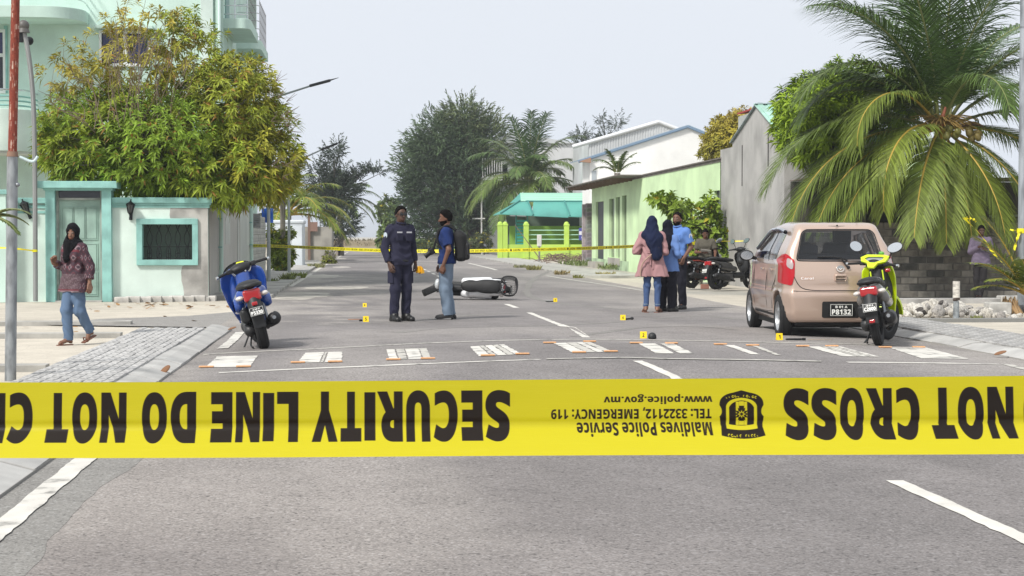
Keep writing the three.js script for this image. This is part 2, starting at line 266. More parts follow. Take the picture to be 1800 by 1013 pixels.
// the white blocks of the crossing, each painted in strips with gaps where it is cracked
const ORD = ['first', 'second', 'third', 'fourth', 'fifth', 'sixth', 'seventh', 'eighth', 'ninth'];
const BLOCKS = [ // near left, near right, far right, far left in photo pixels; fractions where it is split; [studs near row], [studs far row]
  [[[361, 646.5], [439, 645.7], [453, 626], [382, 627.5]], [], [0.02, 0.86], []],
  [[[522, 638.5], [600, 637], [602, 619], [537, 621]], [0.52, 0.6], [0.02, 0.86], []],
  [[[684, 633.5], [758, 631.5], [750, 613], [679, 615]], [0.22, 0.45, 0.8], [0.1, 0.92], []],
  [[[842, 627], [918, 623.5], [885, 606], [826, 610]], [0.28, 0.42, 0.66, 0.83], [0.2, 1.0], []],
  [[[1007, 621], [1077, 619], [1037, 602], [973, 604]], [0.34, 0.6, 0.8], [0.15, 0.95], [-0.1, 1.0]],
  [[[1153, 622], [1220, 622.6], [1184, 605], [1122, 604.5]], [0.5, 0.62], [], [-0.05, 0.95]],
  [[[1320, 623.5], [1373, 625.3], [1333, 609], [1272, 607]], [0.33, 0.74, 0.8], [], [-0.08, 0.85]],
  [[[1482, 627.5], [1547, 628], [1478, 610], [1418, 610]], [0.4, 0.56, 0.72, 0.86], [], [-0.1, 0.75]],
  [[[1620, 631], [1704, 632], [1629, 612], [1564, 612]], [], [], [-0.1, 0.8]],
];
{
  const cw = new THREE.Group(); cw.name = 'crosswalk'; cw.userData.kind = 'structure'; scene.add(cw);
  const stud = new RoundedBoxGeometry(0.15, 0.016, 0.065, 2, 0.007), studM = mat(0xe0aa7a, 0.6, { map: withRep(T.rough, 3) }), Lp = (a, b, t) => [mix(a[0], b[0], t), mix(a[1], b[1], t)];
  BLOCKS.forEach(([c, gaps, near, far], i) => {
    const [nl, nr, fr, fl] = c.map((p) => xz(...p)), cuts = [0, ...gaps, 1];
    for (let k = 0; k < cuts.length - 1; k++) {
      const a = cuts[k] + (k ? 0.014 : 0), b = cuts[k + 1] - (k < cuts.length - 2 ? 0.014 : 0);
      if (i >= 5 && i < 7 && k === 1) continue;                         // the painted strip that is worn away
      if (i === 6 && k === 2) continue;
      mesh('painted_stripe', poly([Lp(nl, nr, a), Lp(nl, nr, b), Lp(fl, fr, b), Lp(fl, fr, a)], 0.005, 0.016, i * 7 + k), k % 2 ? paintOld : paint, cw);
    }
    const put = (t, row, A, B, dz) => { const p = Lp(A, B, t), s = mesh('road_stud', stud, studM); s.position.set(p[0], roadH(p[0], p[1]) + 0.012, p[1] + dz); s.rotation.y = (hash(i, t * 100) - 0.5) * 0.12;
      tag(s, `orange stud at the ${row} ${t < 0.4 ? 'left' : 'right'} corner of the ${ORD[i]} white crossing block from left`, 'road stud', 'orange studs along the crossing'); };
    near.forEach((t) => put(t, 'near', nl, nr, 0.02)); far.forEach((t) => put(t, 'far', fl, fr, -0.02));
  });
}
{ // concrete gutters with a ragged edge, sand drifted on the street
  const conc = mat([0.29, 0.288, 0.277], 0.92, { map: withRep(asphaltTex, 0.42) }), dust = mat([0.31, 0.3, 0.285], 0.95, { map: withRep(T.rough, 0.6) });
  const edge = (x, amp, s) => (z) => x + amp * (fbm(z * 0.55 + s, s, 5) - 0.5);
  const e1 = edge(-1.36, 0.26, 4), e2 = edge(-1.2, 0.36, 9), zs = range(4, -16.1, 0.12);
  const band = (f, g, lift) => poly([...zs.map((z) => [f(z), z]), ...zs.slice().reverse().map((z) => [g(z), z])], lift);
  struct('gutter', band(() => -1.9, e1, 0.0015), conc);
  const blob = (px, py, rx, rz, s) => { const [x, z] = xz(px, py), pts = []; for (let k = 0; k < 60; k++) { const a = k / 60 * 6.283, q = 0.65 + 0.7 * fbm(Math.cos(a) * 2 + s, Math.sin(a) * 2 + s, 3); pts.push([x + Math.cos(a) * rx * q, z + Math.sin(a) * rz * q]); } return poly(pts, 0.003); };
  struct('sand_drift', merge([blob(590, 507, 0.8, 1.6, 2), blob(565, 486, 0.7, 2.4, 5), blob(600, 470, 0.35, 2.2, 7), blob(520, 520, 0.8, 2.2, 8), blob(600, 455, 0.3, 3, 12)]), mat([0.47, 0.44, 0.40], 0.95, { map: withRep(T.rough, 0.5) }));
}
{ // faint dusty arcs left by turning wheels
  const m = mat([0.27, 0.265, 0.255], 0.92, { map: withRep(asphaltTex, 0.5) }), arcs = [[[1010, 592], [1120, 577], [1210, 574], [1290, 580]], [[1150, 560], [1240, 556], [1300, 562]], [[700, 585], [860, 575], [1000, 571], [1090, 566]], [[560, 572], [700, 566], [850, 553], [980, 548]], [[980, 470], [930, 500], [960, 530], [1100, 545]]];
  struct('tyre_mark', arcs.map((a, i) => { const c = new THREE.CatmullRomCurve3(a.map(([x, y]) => { const p = R(x, y); return V(p.x, 0, p.z); })); return strip(c.getPoints(24).map((p) => [p.x, p.z]), 0.14 + 0.03 * (i % 3), 0.002, 0.05, i + 40); }), m);
}
// kerbs and pavers
const kerbG = (() => { const g = extrude(shape([[0, -0.06], [0, 0.015], [0.17, 0.062], [0.27, 0.072], [0.27, -0.06]]), 0.955, 0.008); return boxuv(g); })();
const kerbM = [0.45, 0.49, 0.43].map((k, i) => mat([k, k * 0.985, k * 0.955], 0.9, { map: withRep(T.wall, 0.9 + 0.1 * i) }));
function kerb(name, x, z0, n, dir, end, seed) {
  const r = rng(seed), k0 = new THREE.Group(); k0.name = name; k0.userData.kind = 'structure'; scene.add(k0);
  for (let i = 0; i < n; i++) { const m = mesh('kerb_stone', kerbG, kerbM[Math.floor(r() * 3)], k0); m.position.set(x + (r() - 0.5) * 0.012, (r() - 0.5) * 0.012, z0 - i); m.rotation.y = dir < 0 ? Math.PI : 0; if (dir < 0) m.position.z -= 0.99; m.rotation.z = (r() - 0.5) * 0.03; m.rotation.y += (r() - 0.5) * 0.012; }
  end(k0);
}
const kerbDust = struct('kerb_bed', merge([box2(-2.14, -1.87, -0.05, 0.016, 4, -24.1), box2(7.18, 7.44, -0.05, 0.016, 4, -26.2)]), mat([0.36, 0.35, 0.33], 0.95, { map: withRep(T.rough, 0.5) }));
kerb('kerb_left', -1.88, 4, 28, -1, () => {}, 11); kerb('kerb_right', 7.19, 4, 30, 1, () => {}, 12);
function pavers(name, x0, x1, z0, z1, pw, pl, nearest, tones, seed) {
  const r = rng(seed), base = struct(name, boxuv(box2(x0 - 0.02, x1 + 0.02, -0.06, 0.062, z0, z1)), mat([0.3, 0.29, 0.27], 0.95, { map: sandTex }));
  const g0 = [0, 1, 2].map(() => norm(new RoundedBoxGeometry(pw - 0.008, 0.06, pl - 0.012, 1, 0.006))), ms = tones.map((k) => mat([k, k * 0.985, k * 0.97], 0.9, { map: withRep(T.rough, 0.8) })), rest = [], spots = [];
  const nx = Math.round((x1 - x0) / pw), nz = Math.round((z0 - z1) / pl);
  for (let j = 0; j < nz; j++) for (let i = 0; i < nx; i++) spots.push([x0 + (i + 0.5) * pw, z0 - (j + (i % 2 ? 0.5 : 0)) * pl - pl / 2]);
  let n = 0;
  for (const [x, z] of spots) { if (z - pl / 2 < z1) continue;
    const dy = (r() - 0.5) * 0.007, rx = (r() - 0.5) * 0.016, rz = (r() - 0.5) * 0.05, ry = (r() - 0.5) * 0.02, mt = ms[Math.floor(r() * ms.length)];
    if (nearest(z) && n < 300) { const m = mesh('paver', g0[n % 3], mt, base); m.position.set(x, 0.07 + dy, z); m.rotation.set(rx, ry, rz); n++; }
    else rest.push(g0[0].clone().rotateZ(rz).rotateY(ry).translate(x, 0.07 + dy, z)); }
  if (rest.length) mesh('paver', rest, ms[0], base).userData.kind = 'stuff';
}
pavers('pavement_left', -3.03, -2.15, 4, -24, 0.088, 0.31, (z) => z < -15.6, [0.44, 0.5, 0.55, 0.46], 31);
pavers('pavement_right', 7.46, 8.5, 4, -26.2, 0.104, 0.31, (z) => z < -16.0, [0.34, 0.39, 0.43, 0.36], 32);
// edgings, side street, far pavements
const conc2 = mat([0.42, 0.41, 0.385], 0.92, { map: withRep(T.stained, 0.5) });
struct('side_street', poly([xz(60, 568), xz(395, 573), xz(420, 545), xz(330, 553), xz(180, 558)], 0.0, 0.04, 5).translate(0, GROUND_Y + 0.02, 0), mat([0.34, 0.335, 0.325], 0.92, { map: asphaltTex }));
struct('far_pavement_left', boxuv(box2(-3.6, -1.95, -0.05, 0.07, -37.5, -140)), mat([0.4, 0.39, 0.37], 0.93, { map: withRep(T.rough, 0.35) }));
struct('far_pavement_right', boxuv(box2(7.2, 9.3, -0.05, 0.05, -56, -146)), mat([0.45, 0.44, 0.41], 0.93, { map: withRep(T.rough, 0.35) }));
for (const [x0, x1, py, lab] of [[-9, -3.25, 643, 'low concrete edging strip in the sand nearest the rusty pole'], [-9, -3.3, 587, 'long low concrete edging strip crossing the sand where the walking woman steps'], [-9, -3.6, 566, 'thin concrete edging strip in the sand between the woman and the gate']]) {
  const z = G(100, py, 0.02).z; tag(mesh('concrete_edging', boxuv(box2(x0, x1, -0.08, 0.03, z, z - 0.22, 0.01)), conc2), lab, 'edging', 'edging strips in the sand'); }
{ // dunes with scrub beyond the end of the street
  const hf = (x, z) => { const d = -z; return -0.2 + 1.02 * step(150, 166, d) * (1 - 0.5 * step(185, 230, d)) + 0.28 * (fbm(x * 0.12, z * 0.12, 3) - 0.4) * step(152, 165, d); };
  struct('dune', sheet(range(-90, 90, 2), range(-147, -240, 2), hf, (x, z) => { const b = fbm(x * 0.3, z * 0.3, 3), s = step(152, 160, -z + 4 * (b - 0.5)); return [mix(0.5, 0.2 + 0.08 * b, s), mix(0.47, 0.165 + 0.06 * b, s), mix(0.41, 0.105 + 0.03 * b, s)]; }, 0.3), vmat(0.97, { map: sandTex }));
}
// ---------- buildings, walls ----------
const X = (px, d) => at(px, HORIZON, d).x, Y = (py, d) => at(PX, py, d).y - GROUND_Y;
const mint = mat([0.58, 0.76, 0.69], 0.85, { map: withRep(T.wall, 0.22) }), mintPale = mat([0.67, 0.79, 0.73], 0.85, { map: withRep(T.wall, 0.3) }), teal = mat([0.27, 0.53, 0.49], 0.7, { map: withRep(T.stained, 0.7) }), tealDoor = mat([0.30, 0.44, 0.38], 0.6, { map: withRep(T.stained, 0.6) });
const mintDirty = mat([0.58, 0.60, 0.57], 0.9, { map: withRep(T.wall, 0.2) }), bare = mat([0.47, 0.455, 0.43], 0.95, { map: withRep(T.rough, 0.45) }), iron = mat(0x16191b, 0.5, { metalness: 0.4 });
const winGlass = mat(0x141a24, 0.12, { clearcoat: 0.3 }), blueGlass = mat(0x151c52, 0.2, { clearcoat: 0.3 }), frameWhite = mat(0xd8dcda, 0.5);
function lantern(label, p, tilt) { // wall lantern with a pointed roof
  const t = thing('wall_lantern', label, 'lantern', p); t.rotation.z = tilt;
  mesh('cap', [new THREE.ConeGeometry(0.115, 0.09, 6).translate(0, 0.12, 0.14), new THREE.SphereGeometry(0.02, 8, 6).translate(0, 0.175, 0.14)], iron, t);
  mesh('glass', new THREE.CylinderGeometry(0.085, 0.05, 0.17, 6).translate(0, -0.01, 0.14), mat(0x3a3d3c, 0.25, { clearcoat: 0.5 }), t);
  mesh('cage', [...Array(6)].map((_, k) => { const a = k * Math.PI / 3; return rod(V(Math.sin(a) * 0.09, 0.075, 0.14 + Math.cos(a) * 0.09), V(Math.sin(a) * 0.053, -0.1, 0.14 + Math.cos(a) * 0.053), 0.008, 0.008, 5); }).concat(new THREE.CylinderGeometry(0.055, 0.03, 0.04, 6).translate(0, -0.115, 0.14)), iron, t);
  mesh('bracket', [bx(0.07, 0.2, 0.02, 0, -0.15, 0.01), tube([V(0, -0.2, 0.02), V(0, -0.22, 0.09), V(0, -0.14, 0.14)], 0.014, 8, 6)], iron, t);
  return t;
}
const WD = 37.1; // distance of the boundary wall that faces us
{ // right-hand boundary wall, with a barred window
  const x0 = X(195, WD), x1 = X(366, WD), top = Y(351, WD), t = thing('boundary_wall', 'mint boundary wall with a teal framed barred window, right of the door', 'wall', V(0, GROUND_Y, -WD));
  const wl = X(250, WD), wr = X(338, WD), wt = Y(395, WD), wb = Y(456, WD), s = shape([[x0, 0], [x1, 0], [x1, top], [x0, top]]), h = new THREE.Path(); h.moveTo(wl, wb); h.lineTo(wl, wt); h.lineTo(wr, wt); h.lineTo(wr, wb); h.closePath(); s.holes.push(h);
  mesh('wall', boxuv(extrude(s, 0.2).translate(0, 0, -0.2)), mintPale, t);
  { // unpainted render round the window's right side, its edge ragged
    const r = rng(4), e = (a, b, n) => [...Array(n)].map((_, i) => [mix(a[0], b[0], i / n) + (r() - 0.5) * 0.05, mix(a[1], b[1], i / n) + (r() - 0.5) * 0.05]);
    const q = (px, py) => [X(px, WD), Y(py, WD)], pts = [...e(q(318, 467), q(322, 522), 6), [X(322, WD), 0.02], [x1 - 0.01, 0.02], [x1 - 0.01, top - 0.2], ...e(q(299, 367), q(298, 385), 3), q(299, 384), q(343, 384), ...e(q(344, 400), q(344, 466), 6)];
    mesh('bare_render', boxuv(extrude(shape(pts), 0.006)), bare, t);
  }
  mesh('coping', boxuv(merge([box2(x0 - 0.02, x1 + 0.06, top - 0.13, top - 0.09, -0.24, 0.05), box2(x0 - 0.02, x1 + 0.03, top - 0.19, top - 0.13, -0.22, 0.025), box2(x0 - 0.02, x1 + 0.09, top - 0.09, top + 0.03, -0.28, 0.08, 0.01)])), teal, t);
  const fo = 0.12, fr = mesh('window_frame', boxuv(merge([box2(wl - fo, wr + fo, wt, wt + fo, 0, 0.07, 0.008), box2(wl - fo, wr + fo, wb - fo, wb, 0, 0.07, 0.008), box2(wl - fo, wl, wb, wt, 0, 0.068), box2(wr, wr + fo, wb, wt, 0, 0.068), box2(wr - 0.004, wr + 0.01, wb, wt, -0.19, 0.02), box2(wl - 0.01, wl + 0.004, wb, wt, -0.19, 0.02)])), teal, t);
  mesh('backing', boxuv(merge([box2(wl - 0.1, wr + 0.1, wb - 0.1, wt + 0.1, -0.75, -0.72), box2(wl - 0.12, wl - 0.1, wb - 0.1, wt + 0.1, -0.75, -0.2), box2(wl - 0.1, wr + 0.1, wt + 0.08, wt + 0.1, -0.75, -0.2)])), mat([0.15, 0.2, 0.17], 0.9), t);
  const gz = -0.1, cx = range(wl + 0.14, wr - 0.12, 0.195);
  for (const c of cx) mesh('grille_bar', [0.052, -0.052].map((s2) => tube([V(c + s2 * 0.8, wb, gz), V(c + s2 * 0.8, wb + 0.2, gz), V(c + s2 * 0.4, wb + 0.29, gz), V(c + s2, wb + 0.38, gz), V(c + s2, wb + 0.52, gz), V(c + s2 * 0.2, wb + 0.62, gz), V(c - s2 * 0.9, wt, gz)], 0.009, 18, 5)).concat(rod(V(c, wb, gz), V(c, wb + 0.3, gz), 0.009, 0.009, 5), new THREE.TorusGeometry(0.05, 0.009, 5, 14).translate(c, wb + 0.09, gz)), iron, t);
  mesh('grille_rail', [box2(wl, wr, wb + 0.27, wb + 0.285, gz - 0.008, gz + 0.008), box2(wl, wr, wb + 0.012, wb + 0.027, gz - 0.008, gz + 0.008)], iron, t);
  mesh('plinth', boxuv(box2(x0, x1 + 0.02, -0.02, 0.09, -0.2, 0.05, 0.02)), bare, t);
  lantern('black lantern on the mint wall between the door and the barred window', V(X(231, WD), Y(371, WD), -WD + 0.02), -0.05);
}
{ // left-hand boundary wall
  const x0 = X(6, WD), x1 = X(82, WD), top = Y(352, WD), t = thing('boundary_wall', 'narrow mint boundary wall left of the teal door, behind the thin pipe', 'wall', V(0, GROUND_Y, -WD));
  mesh('wall', boxuv(box2(x0, x1, 0, top, -0.2, 0)), mintPale, t);
  mesh('coping', boxuv(merge([box2(x0, x1, top - 0.09, top + 0.03, -0.28, 0.08, 0.01), box2(x0, x1, top - 0.19, top - 0.12, -0.22, 0.03), box2(x0, x1, top - 0.3, top - 0.25, -0.22, 0.02)])), teal, t);
  lantern('black lantern hanging crooked on the narrow wall left of the door', V(X(47, WD), Y(370, WD), -WD + 0.02), 0.35);
  const p = thing('gate_pillar', 'mint gate pillar at the left edge of the picture', 'pillar', V(X(2, 36.8), GROUND_Y, -36.9));
  mesh('shaft', boxuv(bx(0.22, 2.3, 0.3, 0, 1.15, 0, 0.01)), mint, p); mesh('cap', boxuv(bx(0.3, 0.1, 0.38, 0, 2.33, 0, 0.015)), teal, p);
  const gl = thing('metal_gate', 'brown metal gate leaf at the left edge beside the mint pillar', 'gate', V(X(-16, 36.9), GROUND_Y, -36.95));
  for (let k = 0; k < 5; k++) mesh('gate_panel', box2(-0.9 + k * 0.2, -0.71 + k * 0.2, 0.05, 2.0, -0.02, 0.02, 0.004), mat(0x4a3526, 0.6), gl);
  mesh('gate_frame', [box2(-0.95, 0.12, 2.0, 2.06, -0.03, 0.03), box2(-0.95, 0.12, 0.0, 0.05, -0.03, 0.03)], mat(0x3b2a1f, 0.6), gl);
}
{ // portal with panelled door
  const d = WD - 0.12, pl = X(80, d), pl2 = X(97, d), pr = X(179, d), pr2 = X(196, d), lt = Y(321, d), lb = Y(333, d), t = thing('door_portal', 'teal portal with a pale green panelled door in the boundary wall', 'gate', V(0, GROUND_Y, -d));
  mesh('pillar', boxuv(box2(pl, pl2, 0, lb, -0.35, 0.05, 0.008)), teal, t); mesh('pillar', boxuv(box2(pr, pr2, 0, lb, -0.35, 0.05, 0.008)), teal, t);
  mesh('lintel', boxuv(merge([box2(X(67, d), X(208, d), lb, lt, -0.45, 0.2, 0.012), box2(pl - 0.03, pr2 + 0.03, lb - 0.05, lb, -0.38, 0.08)])), teal, t);
  const dz = -0.16, dt = Y(353, d), tt = Y(336, d);
  mesh('door_frame', boxuv(merge([box2(pl2, pl2 + 0.05, 0.02, lb - 0.05, dz - 0.06, dz + 0.05), box2(pr - 0.05, pr, 0.02, lb - 0.05, dz - 0.06, dz + 0.05), box2(pl2 + 0.05, pr - 0.05, dt, dt + 0.045, dz - 0.06, dz + 0.05), box2(pl2 + 0.05, pr - 0.05, tt, lb - 0.05, dz - 0.06, dz + 0.05)])), mat([0.33, 0.36, 0.33], 0.8, { map: withRep(T.rough, 1) }), t);
  mesh('transom_pane', box2(pl2 + 0.05, pr - 0.05, dt + 0.045, tt, dz - 0.02, dz - 0.01), winGlass, t);
  const door = mesh('door', boxuv(box2(pl2 + 0.055, pr - 0.055, 0.03, dt, dz - 0.05, dz)), tealDoor, t), w = pr - pl2 - 0.11, x0 = pl2 + 0.055;
  const rows = [[0.62, 0.92], [0.33, 0.56], [0.07, 0.28]];
  for (const [a, b] of rows) for (let k = 0; k < 3; k++) { const l = x0 + w * (0.09 + k * 0.29), r = l + w * 0.23, y0 = dt * a, y1 = dt * b;
    mesh('door_panel', boxuv(merge([box2(l, r, y0, y1, dz - 0.004, dz + 0.012, 0.006), box2(l - 0.03, r + 0.03, y1 + 0.012, y1 + 0.03, dz, dz + 0.016), box2(l - 0.03, r + 0.03, y0 - 0.03, y0 - 0.012, dz, dz + 0.016), box2(l - 0.03, l - 0.012, y0 - 0.012, y1 + 0.012, dz, dz + 0.0155), box2(r + 0.012, r + 0.03, y0 - 0.012, y1 + 0.012, dz, dz + 0.0155)])), tealDoor, door); }
  mesh('handle', [bx(0.045, 0.2, 0.012, x0 + 0.05, 0.98, dz + 0.008, 0.004), rod(V(x0 + 0.05, 1.03, dz + 0.01), V(x0 + 0.05, 1.03, dz + 0.06), 0.01), rod(V(x0 + 0.05, 1.03, dz + 0.06), V(x0 + 0.17, 1.03, dz + 0.055), 0.011)], MT.steel, door);
  mesh('threshold', boxuv(box2(pl2, pr, -0.03, 0.03, -0.3, 0.1, 0.01)), bare, t);
}
{ // the wall turns and runs along the street
  const x = X(366, WD), z1 = -51, top = Y(351, WD), t = thing('side_wall', 'bare concrete boundary wall along the street with pale mint downpipes', 'wall', V(x, GROUND_Y, -WD));
  const L = -z1 - WD;
  mesh('wall', boxuv(box2(-0.2, 0, 0, top - 0.06, -0.005, -L)), mat([0.5, 0.485, 0.46], 0.95, { map: withRep(T.wall, 0.15) }), t);
  mesh('render_patch', boxuv(merge([box2(0, 0.006, 0.1, top - 0.12, -9.6, -L), box2(0, 0.006, 1.2, top - 0.3, -4.6, -6.1)])), mintDirty, t);
  mesh('coping', boxuv(box2(-0.26, 0.03, top - 0.06, top + 0.02, -0.24, -L - 0.02, 0.01)), mat([0.44, 0.47, 0.44], 0.9, { map: withRep(T.rough, 0.5) }), t);
  for (const [zz, h] of [[-2.5, top - 0.05], [-L + 0.5, top + 0.25]]) { const p = mesh('downpipe', [rod(V(0.07, 0.05, zz), V(0.07, h, zz), 0.05, 0.05, 10)], mint, t); for (const y of [0.5, 1.15, 1.8]) mesh('pipe_clip', bx(0.09, 0.03, 0.12, 0.05, y, zz), teal, p); }
  mesh('pillar', boxuv(merge([box2(-0.22, 0.035, 0, top + 0.1, -L, -L - 0.3), box2(-0.22, 0.03, 0, top, -8.5, -8.75)])), mintDirty, t);
}
{ // block wall beyond it
  const x = X(437, 51.3), t = thing('block_wall', 'unpainted pale concrete block wall beyond the mint house along the street', 'wall', V(x, GROUND_Y, -51.4));
  mesh('mortar', boxuv(box2(-0.14, -0.008, 0, 2.05, 0, -9)), mat([0.35, 0.33, 0.31], 0.95), t);
  const g = norm(new RoundedBoxGeometry(0.02, 0.19, 0.57, 1, 0.006)), ms = [0.44, 0.5, 0.47].map((k) => mat([k, k * 0.965, k * 0.92], 0.92, { map: withRep(T.rough, 0.7) })), r = rng(8);
  for (let j = 0; j < 10; j++) for (let i = 0; i < 15; i++) { const z = -0.3 - (i + (j % 2) * 0.5) * 0.59; if (z < -8.7) continue; const m = mesh('concrete_block', g, ms[Math.floor(r() * 3)], t); m.position.set(-0.004 + r() * 0.006, 0.11 + j * 0.205, z); }
  mesh('end_face', boxuv(box2(-0.14, 0.012, 0, 2.05, 0.0, 0.03)), ms[0], t);
}
// the mint house itself
const HD = 44;
function curvedRail(t, pts, r) { mesh('rail', tube(pts, r, 40, 6), MT.steel, t); }
{
  const t = thing('house', 'large mint painted house with rounded balconies behind the yellow green tree', 'house', V(0, GROUND_Y, -HD)), xr = X(392, HD), H = 9.6;
  const wl = X(181, HD), wr = X(262, HD), wt = Y(66, HD), wb = Y(118, HD), vl = X(-55, HD), vr = X(8, HD), vt = Y(66, HD), vb = Y(166, HD);
  const s = shape([[-14, 0], [xr, 0], [xr, H], [-14, H]]); for (const [l, r, b, u] of [[wl, wr, wb, wt], [vl, vr, vb, vt]]) { const h = new THREE.Path(); h.moveTo(l, b); h.lineTo(l, u); h.lineTo(r, u); h.lineTo(r, b); h.closePath(); s.holes.push(h); }
  mesh('wall', boxuv(merge([extrude(s, 0.22).translate(0, 0, -0.22), box2(xr - 0.22, xr, 0, H, -0.22, -14.5), box2(-14, xr - 0.22, 0, H, -14.3, -14.5), box2(-14, xr, H - 0.2, H, -0.22, -14.5)])), mint, t);
  mesh('pilaster', boxuv(box2(X(355, HD), X(377, HD), 0, H, 0, 0.1, 0.01)), mat([0.66, 0.78, 0.74], 0.85, { map: withRep(T.wall, 0.3) }), t);
  mesh('corner_trim', boxuv(box2(X(381, HD), xr + 0.03, 0, H, 0.0, 0.06, 0.01)), mint, t);
  mesh('downpipe', rod(V(X(388, HD), 0, 0.12), V(X(388, HD), H, 0.12), 0.045, 0.045, 10), mat([0.62, 0.78, 0.74], 0.5), t);
  for (const [l, r, b, u, n] of [[wl, wr, wb, wt, 2], [vl, vr, vb, vt, 1]]) {
    const wdw = mesh('window', boxuv(merge([box2(l - 0.06, r + 0.06, u, u + 0.07, -0.05, 0.05), box2(l - 0.06, r + 0.06, b - 0.07, b, -0.05, 0.07), box2(l - 0.06, l, b, u, -0.05, 0.045), box2(r, r + 0.06, b, u, -0.05, 0.045), ...(n > 1 ? [box2((l + r) / 2 - 0.05, (l + r) / 2 + 0.05, b, u, -0.08, -0.02)] : [box2(l, r, b + (u - b) * 0.58, b + (u - b) * 0.64, -0.08, -0.02)])])), frameWhite, t);
    if (n > 1) for (let k = 0; k < 2; k++) mesh('pane', box2(mix(l, r, k * 0.5) + (k ? 0.05 : 0), mix(l, r, k * 0.5 + 0.5) - (k ? 0 : 0.05), b, u, -0.07, -0.06), blueGlass, wdw);
    else { mesh('pane', box2(l, r, b + (u - b) * 0.64, u, -0.07, -0.06), blueGlass, wdw); mesh('pane', box2(l, r, b, b + (u - b) * 0.58, -0.07, -0.06), winGlass, wdw); }
  }
  mesh('window_hood', boxuv(box2(wl - 0.15, wr + 0.15, wt + 0.1, wt + 0.18, 0, 0.3, 0.01)), mint, t);
  mesh('wall_trim', boxuv(box2(X(10, HD), X(16, HD), Y(170, HD), Y(55, HD), 0, 0.04)), teal, t);
  // rounded balconies at the front
  const bal = (xe, y0, y1, deep, rad) => { const sh = new THREE.Shape(); sh.moveTo(-14, 0); sh.lineTo(xe, 0); sh.lineTo(xe, -(deep - rad)); sh.absarc(xe - rad, -(deep - rad), rad, 0, -Math.PI / 2, true); sh.lineTo(-14, -deep); sh.closePath(); return new THREE.ExtrudeGeometry(sh, { depth: y1 - y0, bevelEnabled: true, bevelSize: 0.012, bevelThickness: 0.012, bevelSegments: 2, curveSegments: 24 }).rotateX(-Math.PI / 2).translate(0, y0, 0); };
  const arc = (xe, deep, rad, y) => { const p = [V(-14, y, deep)]; for (let k = 0; k <= 8; k++) { const a = Math.PI / 2 - k / 8 * Math.PI / 2; p.push(V(xe - rad + Math.cos(a) * rad, y, deep - rad + Math.sin(a) * rad)); } p.push(V(xe, y, 0.02)); return p; };
  const d2 = HD - 1.4, x2 = X(150, HD - 0.7), b2 = mesh('balcony', boxuv(bal(x2, Y(39, d2), Y(20, d2), 1.4, 1.0)), mint, t);
  for (const dy of [0.25, 0.5, 0.8]) mesh('rail', tube(arc(x2 - 0.06, 1.34, 0.95, Y(20, d2) + dy), 0.016, 60, 6), MT.chrome, b2);
  mesh('rail_post', [-11, -9.6, -8.3].map((x) => rod(V(x, Y(20, d2), 1.34), V(x, Y(20, d2) + 0.85, 1.34), 0.018)), MT.chrome, b2);
  const d1 = HD - 1.6, x1 = X(58, HD - 0.9), yb = Y(268, d1), yt = Y(197, d1), b1 = mesh('balcony', boxuv(bal(x1, yb, yt, 1.6, 0.8)), mintPale, t);
  mesh('balcony_floor', boxuv(bal(x1 - 0.02, yb - 0.06, yb - 0.02, 1.56, 0.78)), mintDirty, b1);
  for (const py of [190, 182, 174]) mesh('rail', tube(arc(x1 - 0.04, 1.55, 0.75, Y(py, d1)), 0.022, 60, 6), teal, b1);
  mesh('rail', tube(arc(x1 - 0.04, 1.55, 0.75, Y(163, d1)), 0.024, 60, 6), MT.chrome, b1);
  // balconies on the street side with grid railings
  const xe = X(441, HD + 0.3);
  for (const [za, zb] of [[-0.25, -3.5], [-5.0, -8.6]]) {
    const sh = new THREE.Shape(), w = xe - xr; sh.moveTo(0, 0); sh.lineTo(w - 0.28, 0); sh.quadraticCurveTo(w, 0, w, 0.4); sh.lineTo(w, za - zb); sh.lineTo(0, za - zb); sh.closePath();
    const y0 = Y(55, HD + 0.3), b = mesh('balcony', boxuv(new THREE.ExtrudeGeometry(sh, { depth: 0.24, bevelEnabled: true, bevelSize: 0.01, bevelThickness: 0.01, bevelSegments: 1 }).rotateX(-Math.PI / 2).translate(xr, y0, za)), mint, t);
    const up = y0 + 0.26, x = xe - 0.05, bars = []; for (let k = 0; k <= 8; k++) { const zz = mix(za - 0.35, zb + 0.05, k / 8); bars.push(rod(V(x, up, zz), V(x, up + 1.15, zz), 0.007, 0.007, 5)); }
    for (let k = 0; k < 5; k++) bars.push(rod(V(x, up + 0.05 + k * 0.26, za - 0.35), V(x, up + 0.05 + k * 0.26, zb + 0.05), 0.007, 0.008, 5));
    mesh('grid_railing', bars, mat(0x7d7673, 0.6, { metalness: 0.3 }), b);
    const fr = []; for (let k = 0; k < 5; k++) fr.push(tube([V(xr + 0.02, up + 0.1 + k * 0.22, za - 0.06), V(xe - 0.35, up + 0.1 + k * 0.22, za - 0.06), V(xe - 0.1, up + 0.1 + k * 0.22, za - 0.15), V(x, up + 0.1 + k * 0.22, za - 0.35)], 0.013, 20, 6)); fr.push(rod(V(xr + 0.3, up, za - 0.06), V(xr + 0.3, up + 1.1, za - 0.06), 0.016));
    mesh('rail', fr, MT.chrome, b);
  }
  mesh('balcony_door', boxuv(merge([box2(xr - 0.02, xr + 0.02, Y(55, HD) + 0.3, 8.8, -1.0, -2.2)])), mat(0x5d8a82, 0.5), t);
}
